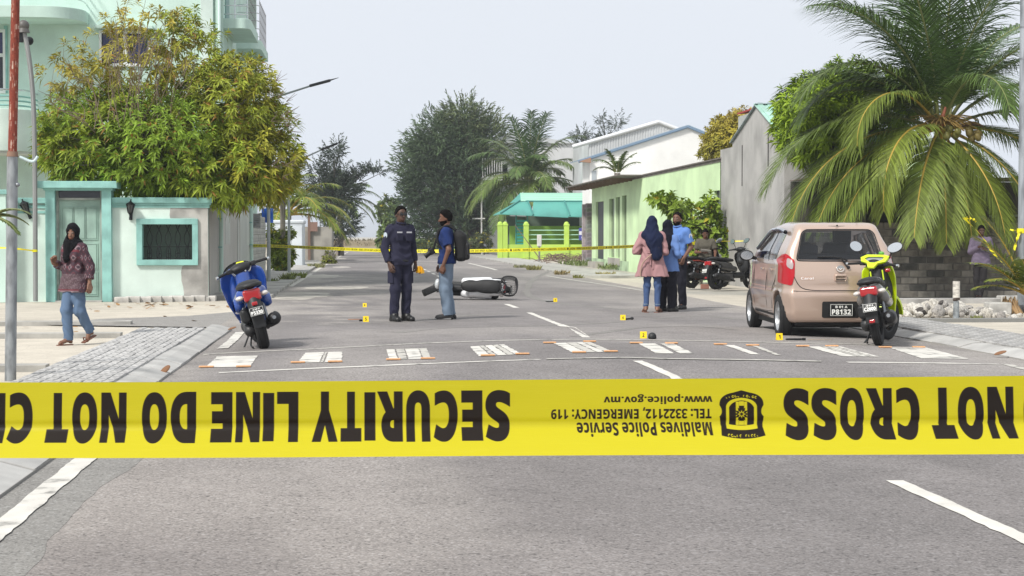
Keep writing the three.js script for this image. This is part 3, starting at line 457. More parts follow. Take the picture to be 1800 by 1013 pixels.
{ // concrete gable building on the right
  const x = 10.5, zf = -49.4, t = thing('concrete_building', 'bare grey concrete building with a sloping gable beside the street', 'building', V(x, GROUND_Y, zf));
  const Zp = (px) => -x * 3000 / (px - 635) * 0.995 - zf, Hh = (py, zz) => Y(py, -(zz + zf));
  const z1 = Zp(1335), z2 = Zp(1385), za = Zp(1291), e0 = Hh(262, 0), e1 = Hh(250, za), ap = Hh(184, z1), e2 = 3.75;
  const prof = shape([[0, 0], [0, e0], [-za, e0], [-za, e1], [-z1, ap], [-z2, e2], [-z2, 0]]);
  mesh('wall', boxuv(merge([extrude(prof, 0.2).rotateY(Math.PI / 2), box2(0.2, 2.4, 0, e2, z2 - 0.2, z2), box2(0.2, 2.4, 0, e0, 0, 0.2), box2(2.2, 2.4, 0, e0, 0.2, z2 - 0.2)])), mat([0.45, 0.44, 0.43], 0.95, { map: withRep(T.stained, 0.25) }), t);
  mesh('joint', [box2(-0.012, 0.004, e1 - 1.25, e1 - 0.12, Zp(1309) - 0.025, Zp(1309) + 0.025), box2(-0.012, 0.004, 3.2, 4.05, Zp(1356) - 0.03, Zp(1356) + 0.03)], mat(0x262524, 0.9), t);
  const slope = (za2, ya, zb, yb, m, nm) => { const c = Math.hypot(zb - za2, yb - ya), g = [], n = 10; for (let k = 0; k < n; k++) g.push(bx(2.6 / n * 0.5, 0.03, c + 0.15, 2.6 * (k + 0.5) / n - 0.02, 0.012, 0)); g.push(bx(2.66, 0.02, c + 0.2, 1.3, -0.01, 0)); const q = mesh(nm, boxuv(merge(g)), m, t); q.position.set(-0.04, (ya + yb) / 2 + 0.05, (za2 + zb) / 2); q.rotation.x = -Math.atan2(yb - ya, zb - za2); return q; };
  slope(z1, ap, z2 + 0.2, e2, mat([0.42, 0.68, 0.58], 0.45, { map: withRep(T.stained, 0.4) }), 'roof'); slope(za, e1, z1, ap, mat([0.34, 0.42, 0.44], 0.5, { map: withRep(T.stained, 0.4) }), 'roof');
  const rr = thing('roof_ridge', 'small red roof end showing behind the grey gable', 'roof', at(1312, 200, 54));
  mesh('sheet', boxuv(bx(0.5, 0.05, 3, 0.3, 0.1, 0).rotateZ(0.12)), mat(0xb23a34, 0.6, { map: T.wall }), rr); mesh('wall', boxuv(bx(0.5, 4.9, 2.8, 0.3, -2.45, 0)), mat(0xb3b6b4, 0.9, { map: T.wall }), rr);
}
// long lime house on the right with doorway and slit windows
{
  const x = 10.5, zn = -49.3, zf = -77.2, t = thing('lime_house', 'long pale lime green house with slit windows and an overhanging roof', 'house', V(x, GROUND_Y, zf)), L = zn - zf, H = 3.6;
  const Zp = (px) => -x * 3000 / (px - 635) - zf, s = shape([[0, 0], [L, 0], [L, H], [0, H]]), lime = mat([0.66, 0.86, 0.52], 0.85, { map: withRep(T.wall, 0.2) }), jamb = mat([0.44, 0.62, 0.34], 0.85, { map: withRep(T.wall, 0.3) });
  const op = [[1049, 1063, 2.92, 0.28], [1073, 1082, 2.97, 0.5], [1085, 1092, 3.0, 0.5], [1096, 1104, 3.03, 0.12], [1261, 1272, 2.75, 0.1]].map(([a, b, h, y]) => [Zp(a), Zp(b), h, y]);
  for (const [a, b, h, y] of op) { const p = new THREE.Path(); p.moveTo(a, y); p.lineTo(a, h); p.lineTo(b, h); p.lineTo(b, y); p.closePath(); s.holes.push(p); }
  mesh('wall', boxuv(merge([extrude(s, 0.15).rotateY(-Math.PI / 2).translate(0.15, 0, 0), box2(0, 7, 0, H, -0.2, 0), box2(0.15, 7, 0, H, L - 0.2, L), box2(0.16, 0.3, 0, H, 0, L - 0.2)])), lime, t);
  op.forEach(([a, b, h, y], i) => { if (i === 0 || i === 4) mesh('door', boxuv(box2(0.1, 0.14, y, h, a + 0.02, b - 0.02)), mat([0.03, 0.035, 0.04], 0.5), t); else mesh('window_pane', box2(0.1, 0.12, y, h, a + 0.02, b - 0.02), winGlass, t); });
  mesh('doorstep', boxuv(merge([box2(-0.35, 0.3, 0, 0.27, op[0][0] - 0.1, op[0][1] + 0.1), box2(-0.05, 0.3, 0.2, 0.49, op[1][0] - 0.1, op[2][1] + 0.1)])), MT.concrete, t);
  const rf = mesh('roof', boxuv(merge([box2(-0.95, 7, H + 0.06, H + 0.1, -2.6, L * 0.5), box2(-0.06, 7, H + 0.06, H + 0.1, L * 0.5, L + 0.02), box2(-0.02, 0.02, H - 0.02, H + 0.06, 0, L)])), mat([0.18, 0.16, 0.145], 0.9, { map: T.stained }), t);
  for (let k = 0; k < 14; k++) mesh('rafter', boxuv(box2(-0.85, 0, H - 0.06, H + 0.05, -2.3 + k * 1.05, -2.2 + k * 1.05)), mat([0.2, 0.13, 0.09], 0.9), rf);
  mesh('base_stain', boxuv(box2(-0.006, 0, 0, 0.4, Zp(1108), Zp(1043))), mat([0.42, 0.56, 0.36], 0.9, { map: withRep(T.rough, 0.4) }), t);
}
// lime fence and porch with a curved teal roof, facing us
{
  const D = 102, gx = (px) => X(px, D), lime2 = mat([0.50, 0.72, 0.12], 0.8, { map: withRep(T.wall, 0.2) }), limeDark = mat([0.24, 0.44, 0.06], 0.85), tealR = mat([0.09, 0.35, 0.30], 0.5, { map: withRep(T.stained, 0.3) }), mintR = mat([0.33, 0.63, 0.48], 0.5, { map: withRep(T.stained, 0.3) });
  const f = thing('garden_wall', 'bright lime garden wall with round topped pillars and pipe rails', 'wall', V(0, GROUND_Y, -D)), wt = Y(430, D), pt = Y(394, D);
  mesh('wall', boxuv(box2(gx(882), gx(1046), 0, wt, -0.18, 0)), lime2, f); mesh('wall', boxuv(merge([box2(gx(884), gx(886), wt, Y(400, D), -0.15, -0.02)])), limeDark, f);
  for (const px of [879, 888, 925, 996]) mesh('pillar', boxuv(merge([bx(0.29, pt, 0.3, gx(px), pt / 2, -0.05, 0.01), bx(0.35, 0.07, 0.36, gx(px), pt - 0.06, -0.05, 0.01), new THREE.SphereGeometry(0.15, 12, 8, 0, 6.29, 0, Math.PI / 2).translate(gx(px), pt, -0.05)])), lime2, f);
  for (const py of [405, 413, 421]) mesh('rail', rod(V(gx(928), Y(py, D), -0.08), V(gx(1046), Y(py, D), -0.08), 0.03), mat([0.36, 0.6, 0.45], 0.5), f);
  const sg = thing('notice_board', 'small purple and white notice hung on the lime wall rails', 'sign', V(gx(1023), Y(413, D), -D + 0.1));
  mesh('board', bx(0.4, 0.74, 0.03, 0, 0, 0, 0.005), mat(0x4b4f9a, 0.5), sg); mesh('panel', bx(0.38, 0.22, 0.01, 0, 0.06, 0.021), mat(0xd6d6e0, 0.5), sg); mesh('emblem', bx(0.1, 0.1, 0.01, 0, -0.2, 0.021, 0.004), mat(0xc7cbe8, 0.5), sg);
  const PD = 104.5, px = (q) => X(q, PD), p = thing('porch_building', 'low porch building with a teal hipped roof behind the lime wall', 'building', V(0, GROUND_Y, -PD));
  const eave = Y(379, PD), mid = Y(353, PD), rid = Y(337, PD), xl = px(878), xm = px(927), xr = px(1060);
  const quad4 = (a, b, c, d) => tri3([...a, ...b, ...c, ...a, ...c, ...d], [0, 0, 1, 0, 1, 1, 0, 0, 1, 1, 0, 1]);
  const slab = (a, b, c, d) => { const dn = (q) => [q[0], q[1] - 0.05, q[2]]; return merge([quad4(a, b, c, d), quad4(dn(d), dn(c), dn(b), dn(a)), quad4(a, d, dn(d), dn(a)), quad4(dn(a), dn(b), b, a)]); };
  const sheets = [[xm + 0.5, px(996)], [px(996), xr]];
  mesh('roof_sheet', slab([xl, eave + 0.1, 0.9], [px(935), eave, 0.9], [xm + 0.15, mid, -1.2], [xm - 0.35, mid, -1.2]), tealR, p); mesh('roof_sheet', slab([xl, eave + 0.1, 0.9], [xm - 0.35, mid, -1.2], [xm - 0.35, mid, -4], [xl, eave + 0.1, -5]), tealR, p);
  sheets.forEach(([a, b], i) => { mesh('roof_sheet', slab([a - (i ? 0 : 0.3), eave - 0.04 * i, 0.9], [b, eave - 0.1 - 0.03 * i, 0.9], [b, mid, -1.2], [a, mid, -1.2]), tealR, p); });
  mesh('roof_rib', [rod(V(px(935), eave + 0.03, 0.9), V(xm + 0.15, mid + 0.03, -1.2), 0.05), rod(V(px(999), eave - 0.03, 0.9), V(px(996), mid + 0.04, -1.2), 0.05), rod(V(xl, eave + 0.14, 0.9), V(xm - 0.35, mid + 0.04, -1.2), 0.05), rod(V(xm, mid, -1.15), V(xr, mid, -1.15), 0.05)], mat([0.05, 0.22, 0.2], 0.6), p);
  const curve = []; for (let k = 0; k <= 8; k++) { const a = k / 8; curve.push([a * 2.2 - 1.1, mid + (rid - mid) * Math.sin(Math.PI * (0.5 * Math.min(1, a * 1.35)))]); }
  const cg = []; for (let k = 0; k < 8; k++) { const [z0, y0] = curve[k], [z1, y1] = curve[k + 1]; cg.push(quad4([xm - 0.3 + 0.12 * k / 8, y0, -1.1 - (z0 + 1.1)], [xr, y0, -1.1 - (z0 + 1.1)], [xr, y1, -1.1 - (z1 + 1.1)], [xm - 0.3 + 0.12 * (k + 1) / 8, y1, -1.1 - (z1 + 1.1)])); }
  mesh('ridge_roof', cg, mintR, p); mesh('gable_end', tri3([xm - 0.3, mid, -1.1, xm - 0.2, rid, -2.4, xm - 0.8, mid - 0.1, -3.3]), tealR, p);
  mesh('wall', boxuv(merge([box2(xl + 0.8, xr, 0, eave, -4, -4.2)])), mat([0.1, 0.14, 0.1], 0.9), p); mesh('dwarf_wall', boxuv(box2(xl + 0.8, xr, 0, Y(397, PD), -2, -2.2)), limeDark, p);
  for (let k = 0; k < 9; k++) mesh('louvre', boxuv(bx(0.66, 0.14, 0.05, px(917), 0.72 + k * 0.2, 0.1).rotateX(0)), mat([0.03, 0.3, 0.24], 0.5), p);
  mesh('post', [rod(V(px(907), 0, 0.1), V(px(907), eave, 0.1), 0.05), rod(V(px(927), 0, 0.1), V(px(927), eave, 0.1), 0.05)], mat([0.03, 0.22, 0.18], 0.5), p);
  const bp = thing('block_pillar', 'narrow grey concrete block pillar between the lime wall and the lime house', 'pillar', V(X(1036, 80), GROUND_Y, -80));
  const r = rng(5), g = norm(bx(0.36, 0.185, 0.4, 0, 0, 0, 0.008)); mesh('core', boxuv(bx(0.32, 2.95, 0.36, 0, 1.47, 0)), MT.concrete, bp);
  for (let j = 0; j < 15; j++) mesh('concrete_block', boxuv(g.clone()), mat([0.3 + r() * 0.08, 0.29 + r() * 0.06, 0.28 + r() * 0.06], 0.95, { map: T.rough }), bp).position.set((r() - 0.5) * 0.01, 0.1 + j * 0.195, 0.01);
  mesh('side_strip', boxuv(box2(-0.32, -0.18, 0, 2.9, -0.3, 0)), mat([0.42, 0.37, 0.38], 0.9, { map: T.rough }), bp);
}
// white gabled house, ribbed metal roof, far white house
{
  const D = 92, gx = (q) => X(q, D), t = thing('white_house', 'white gable wall with blue roof edge rising behind the lime house', 'house', V(0, GROUND_Y, -D)), a = [gx(1208), Y(221, D)], l = [gx(1037), Y(277, D)], r = [gx(1262), Y(243, D)];
  mesh('wall', boxuv(extrude(shape([[l[0], 0], [r[0], 0], [r[0], r[1]], a, l]), 3.2).translate(0, 0, -3.2)), mat([0.87, 0.87, 0.86], 0.85, { map: withRep(T.wall, 0.12) }), t);
  const edge = (p, q, w) => rod(V(p[0], p[1], 0.12), V(q[0], q[1], 0.12), w, w, 4), blue = mat([0.22, 0.33, 0.48], 0.6);
  const lo = [gx(1016), Y(284, D)]; mesh('roof_edge', [edge(lo, a, 0.09), edge(a, r, 0.08)], blue, t);
  const sl = (p, q) => { const c = Math.hypot(q[0] - p[0], q[1] - p[1]), g = bx(c, 0.05, 3.8, 0, 0.07, 0); return g.rotateZ(Math.atan2(q[1] - p[1], q[0] - p[0])).translate((p[0] + q[0]) / 2, (p[1] + q[1]) / 2, -1.7); };
  mesh('roof', [sl(lo, a), sl(a, r)], mat([0.3, 0.4, 0.5], 0.6), t);
  mesh('soffit', boxuv(extrude(shape([lo, l, [l[0], l[1] - 0.28]]), 0.4)), mat([0.34, 0.2, 0.13], 0.8), t);
  mesh('window', box2(gx(1040), gx(1048), Y(325, D), Y(300, D), 0, 0.03), mat([0.4, 0.44, 0.47], 0.4), t);
  const D2 = 104, g2 = (q) => X(q, D2), m = thing('metal_roof', 'pale ribbed metal roof behind the white gable house', 'roof', V(0, GROUND_Y, -D2)), pa = [g2(1157), Y(213, D2)], pl = [g2(1006), Y(258, D2)], pr = [g2(1196), Y(228, D2)];
  const lite = mat([0.62, 0.64, 0.66], 0.5, { map: withRep(T.wall, 0.2) }), base = 3.2; mesh('gable', boxuv(extrude(shape([[g2(1035), base], [pr[0], base], [pr[0], pr[1] - 0.1], [pa[0], pa[1] - 0.1], [g2(1035), Y(250, D2)]]), 8).translate(0, 0, -8)), lite, m);
  for (let k = 0; k < 34; k++) { const x = mix(g2(1035), pr[0], (k + 0.5) / 34), top = x < pa[0] ? mix(pl[1], pa[1], (x - pl[0]) / (pa[0] - pl[0])) : mix(pa[1], pr[1], (x - pa[0]) / (pr[0] - pa[0])); mesh('roof_rib', box2(x - 0.035, x + 0.035, base, top - 0.12, 0, 0.05), lite, m); }
  mesh('roof_edge', [[pl, pa], [pa, pr]].map(([p, q]) => rod(V(p[0], p[1], 0.1), V(q[0], q[1], 0.1), 0.13, 0.13, 4)), mat([0.66, 0.68, 0.7], 0.5), m); mesh('wall', boxuv(box2(g2(1035), pr[0], 0, base, -8, 0)), MT.white, m);
  const D3 = 124, g3 = (q) => X(q, D3), w = thing('far_house', 'white two storey house half hidden by the middle palm', 'house', V(0, GROUND_Y, -D3)), h3 = Y(252, D3);
  mesh('wall', boxuv(box2(g3(860), g3(1010), 0, h3, -8, 0)), mat([0.62, 0.63, 0.64], 0.85, { map: withRep(T.wall, 0.15) }), w); mesh('roof', boxuv(extrude(shape([[g3(855), h3], [g3(1015), h3], [g3(900), h3 + 0.8]]), 8.4).translate(0, 0, -8.2)), mat([0.5, 0.52, 0.53], 0.6), w);
  for (const [a2, b2, u, v] of [[868, 876, 290, 305], [884, 892, 290, 305], [868, 878, 335, 355]]) mesh('window', box2(g3(a2), g3(b2), Y(v, D3), Y(u, D3), 0, 0.03), winGlass, w);
  const st = mesh('balcony', boxuv(box2(g3(845), g3(880), Y(318, D3), Y(312, D3), 0, 1.6)), mat([0.6, 0.6, 0.6], 0.8), w); for (let k = 0; k < 9; k++) mesh('baluster', rod(V(g3(846) + k * 0.17, Y(312, D3), 1.5), V(g3(846) + k * 0.17, Y(280, D3), 1.5), 0.03, 0.03, 5), MT.white, st); mesh('post', [rod(V(g3(844), 0, 1.5), V(g3(844), Y(318, D3), 1.5), 0.06), rod(V(g3(828), Y(385, D3), 1.5), V(g3(850), Y(385, D3), 1.5), 0.05)], MT.white, st);
}
{ // dark block wall on the right, in the shade of the palm, with a lean-to behind it
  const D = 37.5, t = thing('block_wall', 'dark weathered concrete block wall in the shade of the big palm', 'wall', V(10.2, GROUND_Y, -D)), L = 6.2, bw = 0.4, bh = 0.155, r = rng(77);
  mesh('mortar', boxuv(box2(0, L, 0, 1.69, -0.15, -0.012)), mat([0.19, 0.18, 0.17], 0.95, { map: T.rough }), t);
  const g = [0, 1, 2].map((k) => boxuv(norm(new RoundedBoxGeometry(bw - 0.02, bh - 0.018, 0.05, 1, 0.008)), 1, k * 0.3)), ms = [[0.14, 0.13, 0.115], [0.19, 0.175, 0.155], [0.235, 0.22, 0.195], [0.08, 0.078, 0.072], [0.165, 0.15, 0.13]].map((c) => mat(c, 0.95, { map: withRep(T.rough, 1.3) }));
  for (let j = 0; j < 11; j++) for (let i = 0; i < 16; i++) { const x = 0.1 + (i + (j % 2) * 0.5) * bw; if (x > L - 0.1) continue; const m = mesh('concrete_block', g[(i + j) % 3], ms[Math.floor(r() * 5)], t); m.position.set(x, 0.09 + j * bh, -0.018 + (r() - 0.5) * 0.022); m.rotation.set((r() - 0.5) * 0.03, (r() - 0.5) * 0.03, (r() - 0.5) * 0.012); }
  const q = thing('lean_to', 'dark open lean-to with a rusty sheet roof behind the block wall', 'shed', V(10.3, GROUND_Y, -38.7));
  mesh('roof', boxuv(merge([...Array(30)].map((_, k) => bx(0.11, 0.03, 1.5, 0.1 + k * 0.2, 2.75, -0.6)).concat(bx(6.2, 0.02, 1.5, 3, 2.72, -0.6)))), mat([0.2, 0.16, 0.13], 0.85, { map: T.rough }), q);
  mesh('back_wall', boxuv(box2(-0.1, 6.2, 0, 2.7, -1.22, -1.3)), mat([0.06, 0.055, 0.05], 0.95), q);  // near-black colour paints in the shade inside the lean-to
  for (const x of [0.4, 2.2, 3.9, 5.7]) mesh('post', boxuv(bx(0.1, 2.7, 0.1, x, 1.35, 0.1)), mat([0.1, 0.09, 0.08], 0.9), q);
  for (const g of [bx(0.9, 0.25, 0.03, 2.6, 1.85, -0.1), bx(0.5, 0.5, 0.03, 1.2, 1.8, -0.3)]) mesh('board', boxuv(g), mat([0.28, 0.27, 0.25], 0.9, { map: T.rough }), q); mesh('pipe', [rod(V(4.2, 1.86, 0.2), V(6, 1.9, 0.2), 0.03), rod(V(2.9, 2.1, 0), V(3.0, 2.6, 0), 0.02)], MT.steel, q);
}
{ // small structures down the left side
  const D = 76, t = thing('storage_box', 'large white box-like cabinet with rounded corners on the left pavement', 'cabinet', V((X(477, D) + X(533, D)) / 2, GROUND_Y, -D)), w = X(533, D) - X(477, D), h = Y(388, D);
  const wm = mat([0.66, 0.70, 0.75], 0.6, { map: withRep(T.wall, 0.3) });
  mesh('body', boxuv(bx(w, h - 0.1, 2.4, 0, h / 2 - 0.05, -1.2, 0.08)), wm, t); mesh('lid', boxuv(bx(w + 0.1, 0.16, 2.5, 0, h - 0.06, -1.2, 0.06)), wm, t); mesh('base', boxuv(bx(w - 0.1, 0.12, 2.3, 0, 0.0, -1.2)), MT.concrete, t); mesh('front_panel', bx(w * 0.92, h * 0.82, 0.02, 0, h * 0.46, 0.005, 0.008), wm, t);
  const h2 = thing('yard_wall', 'low grey yard wall with a brown post beyond the white cabinet', 'wall', V(X(540, 92), GROUND_Y, -92)); mesh('wall', boxuv(box2(-1, 1.3, 0, 1.9, -6, 0)), MT.concrete, h2); mesh('post', boxuv(bx(0.14, 2.6, 0.14, 0.1, 1.3, 0.1)), mat([0.2, 0.13, 0.1], 0.9), h2); mesh('board', boxuv(bx(0.4, 0.5, 0.05, 0.35, 1.9, 0.14)), mat([0.26, 0.16, 0.13], 0.8), h2);
  const bn = thing('banner', 'narrow pale blue banner hanging among the left palms', 'banner', at(548, 352, 95)); mesh('cloth', bx(0.3, 0.72, 0.02, 0, 0, 0, 0.005), mat([0.3, 0.5, 0.62], 0.7), bn); mesh('pole', rod(V(-0.18, -2.4, 0), V(-0.18, 0.45, 0), 0.02), MT.steel, bn);
  const tp = thing('tarpaulin', 'scrap of blue tarpaulin on top of the pale block wall', 'tarpaulin', at(470, 379, 60)); const tg = new THREE.PlaneGeometry(0.4, 0.5, 6, 6), pp = tg.attributes.position; for (let i = 0; i < pp.count; i++) pp.setZ(i, 0.08 * Math.sin(pp.getX(i) * 14) + 0.05 * Math.sin(pp.getY(i) * 11)); tg.computeVertexNormals(); mesh('sheet', tg, mat(0x1f63c8, 0.5, { side: THREE.DoubleSide }), tp);
  const ac = thing('meter_cabinet', 'grey metal box on the block wall corner beneath the tree', 'cabinet', at(446, 388, 51.25)); mesh('case', bx(0.42, 0.42, 0.16, 0, 0, 0.1, 0.02), mat([0.3, 0.29, 0.29], 0.6, { map: T.rough }), ac); mesh('louvre', [0, 1, 2, 3].map((k) => bx(0.3, 0.02, 0.02, 0, -0.1 + k * 0.07, 0.185)), MT.steel, ac);
  const hd = 142, hf = thing('hoarding', 'low green site hoarding across the far end of the street', 'hoarding', V(0, GROUND_Y, -hd)); for (let k = 0; k < 11; k++) { const x = X(688, hd) + k * 0.95; mesh('panel', boxuv(bx(0.93, 0.75, 0.04, x + 0.47, Y(437, hd) + 0.18, (k % 2) * 0.03, 0.01)), mat([0.05, 0.36, 0.26], 0.7, { map: T.wall }), hf); } mesh('base', boxuv(box2(X(688, hd), X(690, hd) + 10.4, 0, 0.1, -0.2, 0.1)), MT.concrete, hf);
}
// ---------- trees and plants ----------
class Foliage { // collects leaf faces
  constructor(seed) { this.p = []; this.c = []; this.r = rng(seed); }
  face(a, b, c, col) { this.p.push(a.x, a.y, a.z, b.x, b.y, b.z, c.x, c.y, c.z); for (let i = 0; i < 3; i++) this.c.push(col[0], col[1], col[2]); }
  leaf(o, dir, up, len, wid, droop, col) { // folded, drooping blade
    const d = dir.clone().normalize(), s = V(0, 0, 0).crossVectors(d, up).normalize(), n = V(0, 0, 0).crossVectors(s, d);
    const m = o.clone().addScaledVector(d, len * 0.5).addScaledVector(n, 0.06 * len).add(V(0, -droop * len * 0.18, 0)), t = o.clone().addScaledVector(d, len * 0.96).add(V(0, -droop * len * 0.55, 0));
    const l = m.clone().addScaledVector(s, wid / 2).addScaledVector(n, wid * 0.22), r = m.clone().addScaledVector(s, -wid / 2).addScaledVector(n, wid * 0.22), c2 = col.map((v) => v * 1.12);
    this.face(o, m, l, col); this.face(o, r, m, c2); this.face(l, m, t, col); this.face(m, r, t, c2);
  }
  blade(o, dir, len, wid, col, droop = 0) { // narrow two-face strip
    const r = this.r, s = V(r() - 0.5, r() - 0.5, r() - 0.5).cross(dir).normalize().multiplyScalar(wid / 2), t = o.clone().addScaledVector(dir, len), m = o.clone().addScaledVector(dir, len * 0.55); m.y -= droop * len * 0.1; t.y -= droop * len * 0.45;
    this.face(o, m.clone().add(s), m.clone().sub(s), col); this.face(m.clone().add(s), t, m.clone().sub(s), col);
  }
  geo() { const g = new THREE.BufferGeometry(); g.setAttribute('position', new THREE.Float32BufferAttribute(this.p, 3)); g.setAttribute('color', new THREE.Float32BufferAttribute(this.c, 3)); g.setAttribute('uv', new THREE.BufferAttribute(new Float32Array(this.p.length / 3 * 2), 2)); g.computeVertexNormals(); return g; }
}
const leafM = vmat(0.55, { side: THREE.DoubleSide, transmission: 0.22, thickness: 0, specularIntensity: 0.5 }), needleM = vmat(0.85, { side: THREE.DoubleSide });
const bark = mat([0.14, 0.12, 0.1], 0.95, { map: withRep(T.rough, 1.2) }), barkPale = mat([0.24, 0.21, 0.18], 0.95, { map: withRep(T.rough, 1.2) });
const jit = (r, c, a) => { const k = 1 + (r() - 0.5) * a; return [c[0] * k, c[1] * k, c[2] * k]; };
const dirOf = (r) => { const z = r() * 2 - 1, a = r() * 6.283, q = Math.sqrt(1 - z * z); return V(q * Math.cos(a), z, q * Math.sin(a)); };
// a broad-leaved tree: lobes [x, y, z, rx, ry, rz, clusters, colour, shell]
function leafTree(t, lobes, o) {
  const f = new Foliage(o.seed), r = rng(o.seed + 1), tips = [];
  for (const [x, y, z, rx, ry, rz, n, col, shell = 0.55] of lobes) for (let k = 0; k < n; k++) {
    const d = dirOf(r), q = mix(shell, 1.04, Math.pow(r(), 0.6)) * (0.84 + 0.3 * fbm(d.x * 2.2 + x, d.y * 2.2 + d.z * 1.7 + y, 3)), p = V(x + d.x * rx * q, y + d.y * ry * q, z + d.z * rz * q); if (p.y < (o.floor ?? -9)) continue;
    tips.push([p, d]); const axis = d.clone().add(V(0, 0.55 + (r() - 0.5) * 0.8, 0)).add(V(r() - 0.5, 0, r() - 0.5)).normalize(), a = V(0, 0, 0).crossVectors(axis, V(0.3, 0.2, 0.9)).normalize(), b = V(0, 0, 0).crossVectors(axis, a);
    const tone = jit(r, col, 0.5), m = o.leaves + Math.floor(r() * 4), L = o.len * (0.75 + r() * 0.5);
    for (let i = 0; i < m; i++) { const an = i * 2.4 + r(), el = 0.15 + (i / m) * 1.0, dd = a.clone().multiplyScalar(Math.cos(an)).addScaledVector(b, Math.sin(an)).multiplyScalar(Math.cos(el * 0.9)).addScaledVector(axis, Math.sin(el) * 0.9 + 0.1);
      f.leaf(p.clone().addScaledVector(axis, (i / m - 0.5) * L * 0.5), dd, axis, L * (0.75 + r() * 0.4), o.wid * (0.8 + r() * 0.4), o.droop, jit(r, r() < (o.odd ?? 0) ? o.oddCol : tone, 0.3)); }
  }
  mesh('crown', f.geo(), o.mat ?? leafM, t);
  return tips;
}
function limbs(t, base, fork, tips, n, o) { // trunk, boughs and twigs that end in the crown
  const r = rng(o.seed), g = [bend([base, base.clone().lerp(fork, 0.5).add(V(0.06, 0, 0.04)), fork], [o.r * 1.25, o.r, o.r * 0.8], 6, 9)];
  for (let k = 0; k < n; k++) { const [p] = tips[Math.floor(r() * tips.length)], m = fork.clone().lerp(p, 0.5).add(V((r() - 0.5) * 0.5, 0.15 + r() * 0.25, (r() - 0.5) * 0.4)); g.push(bend([fork, m, p], [o.r * 0.42, o.r * 0.2, 0.008], 5, 6));
    for (let j = 0; j < 3; j++) { const [q] = tips[Math.floor(r() * tips.length)]; if (q.distanceTo(m) < 1.6) g.push(bend([m, m.clone().lerp(q, 0.55).add(V(0, 0.1, 0)), q], [o.r * 0.16, 0.012, 0.005], 4, 5)); } }
  mesh('trunk', g, o.mat ?? bark, t);
}
{ // yellow-green mango tree over the boundary wall
  const D = 38.5, t = thing('mango_tree', 'big yellow green tree spilling over the mint boundary wall', 'tree', V(X(318, 38.5), GROUND_Y, -38.9)), ox = -X(318, 38.5), oz = 38.9;
  const L = (px, py, dz, rx, ry, rz, n, c, s) => [X(px, D + dz) + ox, Y(py, D + dz), -D - dz + oz, rx * D / F, ry * D / F, rz, n, c, s];
  const gr = [0.19, 0.29, 0.024], ol = [0.255, 0.30, 0.026], ye = [0.32, 0.32, 0.03], mid = [0.25, 0.32, 0.026];
  const tips = leafTree(t, [
    L(190, 245, 0.2, 120, 88, 1.5, 430, mid), L(160, 225, 0.2, 96, 70, 1.2, 150, gr, 0.4), L(290, 260, -0.6, 130, 92, 1.5, 560, gr), L(300, 215, 0.4, 150, 85, 1.6, 260, ol), L(405, 205, 0.0, 88, 105, 1.5, 430, ol), L(430, 175, 0.2, 70, 75, 1.3, 230, ye), L(450, 290, -0.2, 78, 72, 1.4, 330, ye), L(390, 300, -0.8, 95, 62, 1.1, 300, mid), L(470, 260, 0.3, 62, 90, 1.2, 170, ol),
    L(120, 265, 0.3, 58, 50, 1.0, 120, mid), L(330, 315, -0.5, 105, 34, 1.0, 220, gr), L(200, 295, -0.2, 110, 38, 1.0, 150, gr),
    L(250, 125, 0.5, 160, 72, 1.2, 190, [0.32, 0.3, 0.04], 0.35), L(255, 60, 0.4, 95, 48, 0.8, 52, [0.36, 0.31, 0.05], 0.5), L(330, 90, 0.4, 70, 66, 0.8, 105, ol, 0.6), L(150, 150, 0.4, 70, 70, 0.9, 30, [0.33, 0.29, 0.045], 0.5),
  ], { seed: 101, leaves: 11, len: 0.225, wid: 0.05, droop: 0.75, odd: 0.045, oddCol: [0.3, 0.17, 0.035], floor: 1.9 });
  limbs(t, V(0, 0, 0), V(-0.15, 2.6, 0.3), tips, 60, { seed: 3, r: 0.13, mat: barkPale });
  const r = rng(55), tw = []; // bare twigs at the thin top and flower sprays at the right edge
  for (let k = 0; k < 34; k++) { const px = 110 + r() * 250, a = V(X(px * 0.6 + 100, D) + ox, Y(215 + r() * 30, D), 1.4 + r()), b = V(X(px, D) + ox, Y(12 + r() * 110 + Math.abs(px - 250) * 0.5, D), 1.3 + r()); tw.push(bend([a, a.clone().lerp(b, 0.5).add(V((r() - 0.5) * 0.9, (r() - 0.5) * 0.4, 0)), b], [0.009, 0.006, 0.003], 4, 4)); for (let j = 0; j < 2; j++) tw.push(bend([a.clone().lerp(b, 0.45 + r() * 0.3), b.clone().add(V((r() - 0.5) * 0.7, -0.1 - r() * 0.3, (r() - 0.5) * 0.4))], [0.008, 0.004], 3, 4)); }
  for (let k = 0; k < 16; k++) { const q = V(X(470 + r() * 50, D) + ox, Y(150 + r() * 170, D), 1.3 + r()); for (let j = 0; j < 4; j++) tw.push(rod(q, q.clone().add(V(0.1 + r() * 0.25, (r() - 0.3) * 0.35, (r() - 0.5) * 0.2)), 0.006, 0.003, 4)); }
  mesh('twig', tw, mat([0.16, 0.12, 0.085], 0.95), t).userData.kind = 'stuff';
}
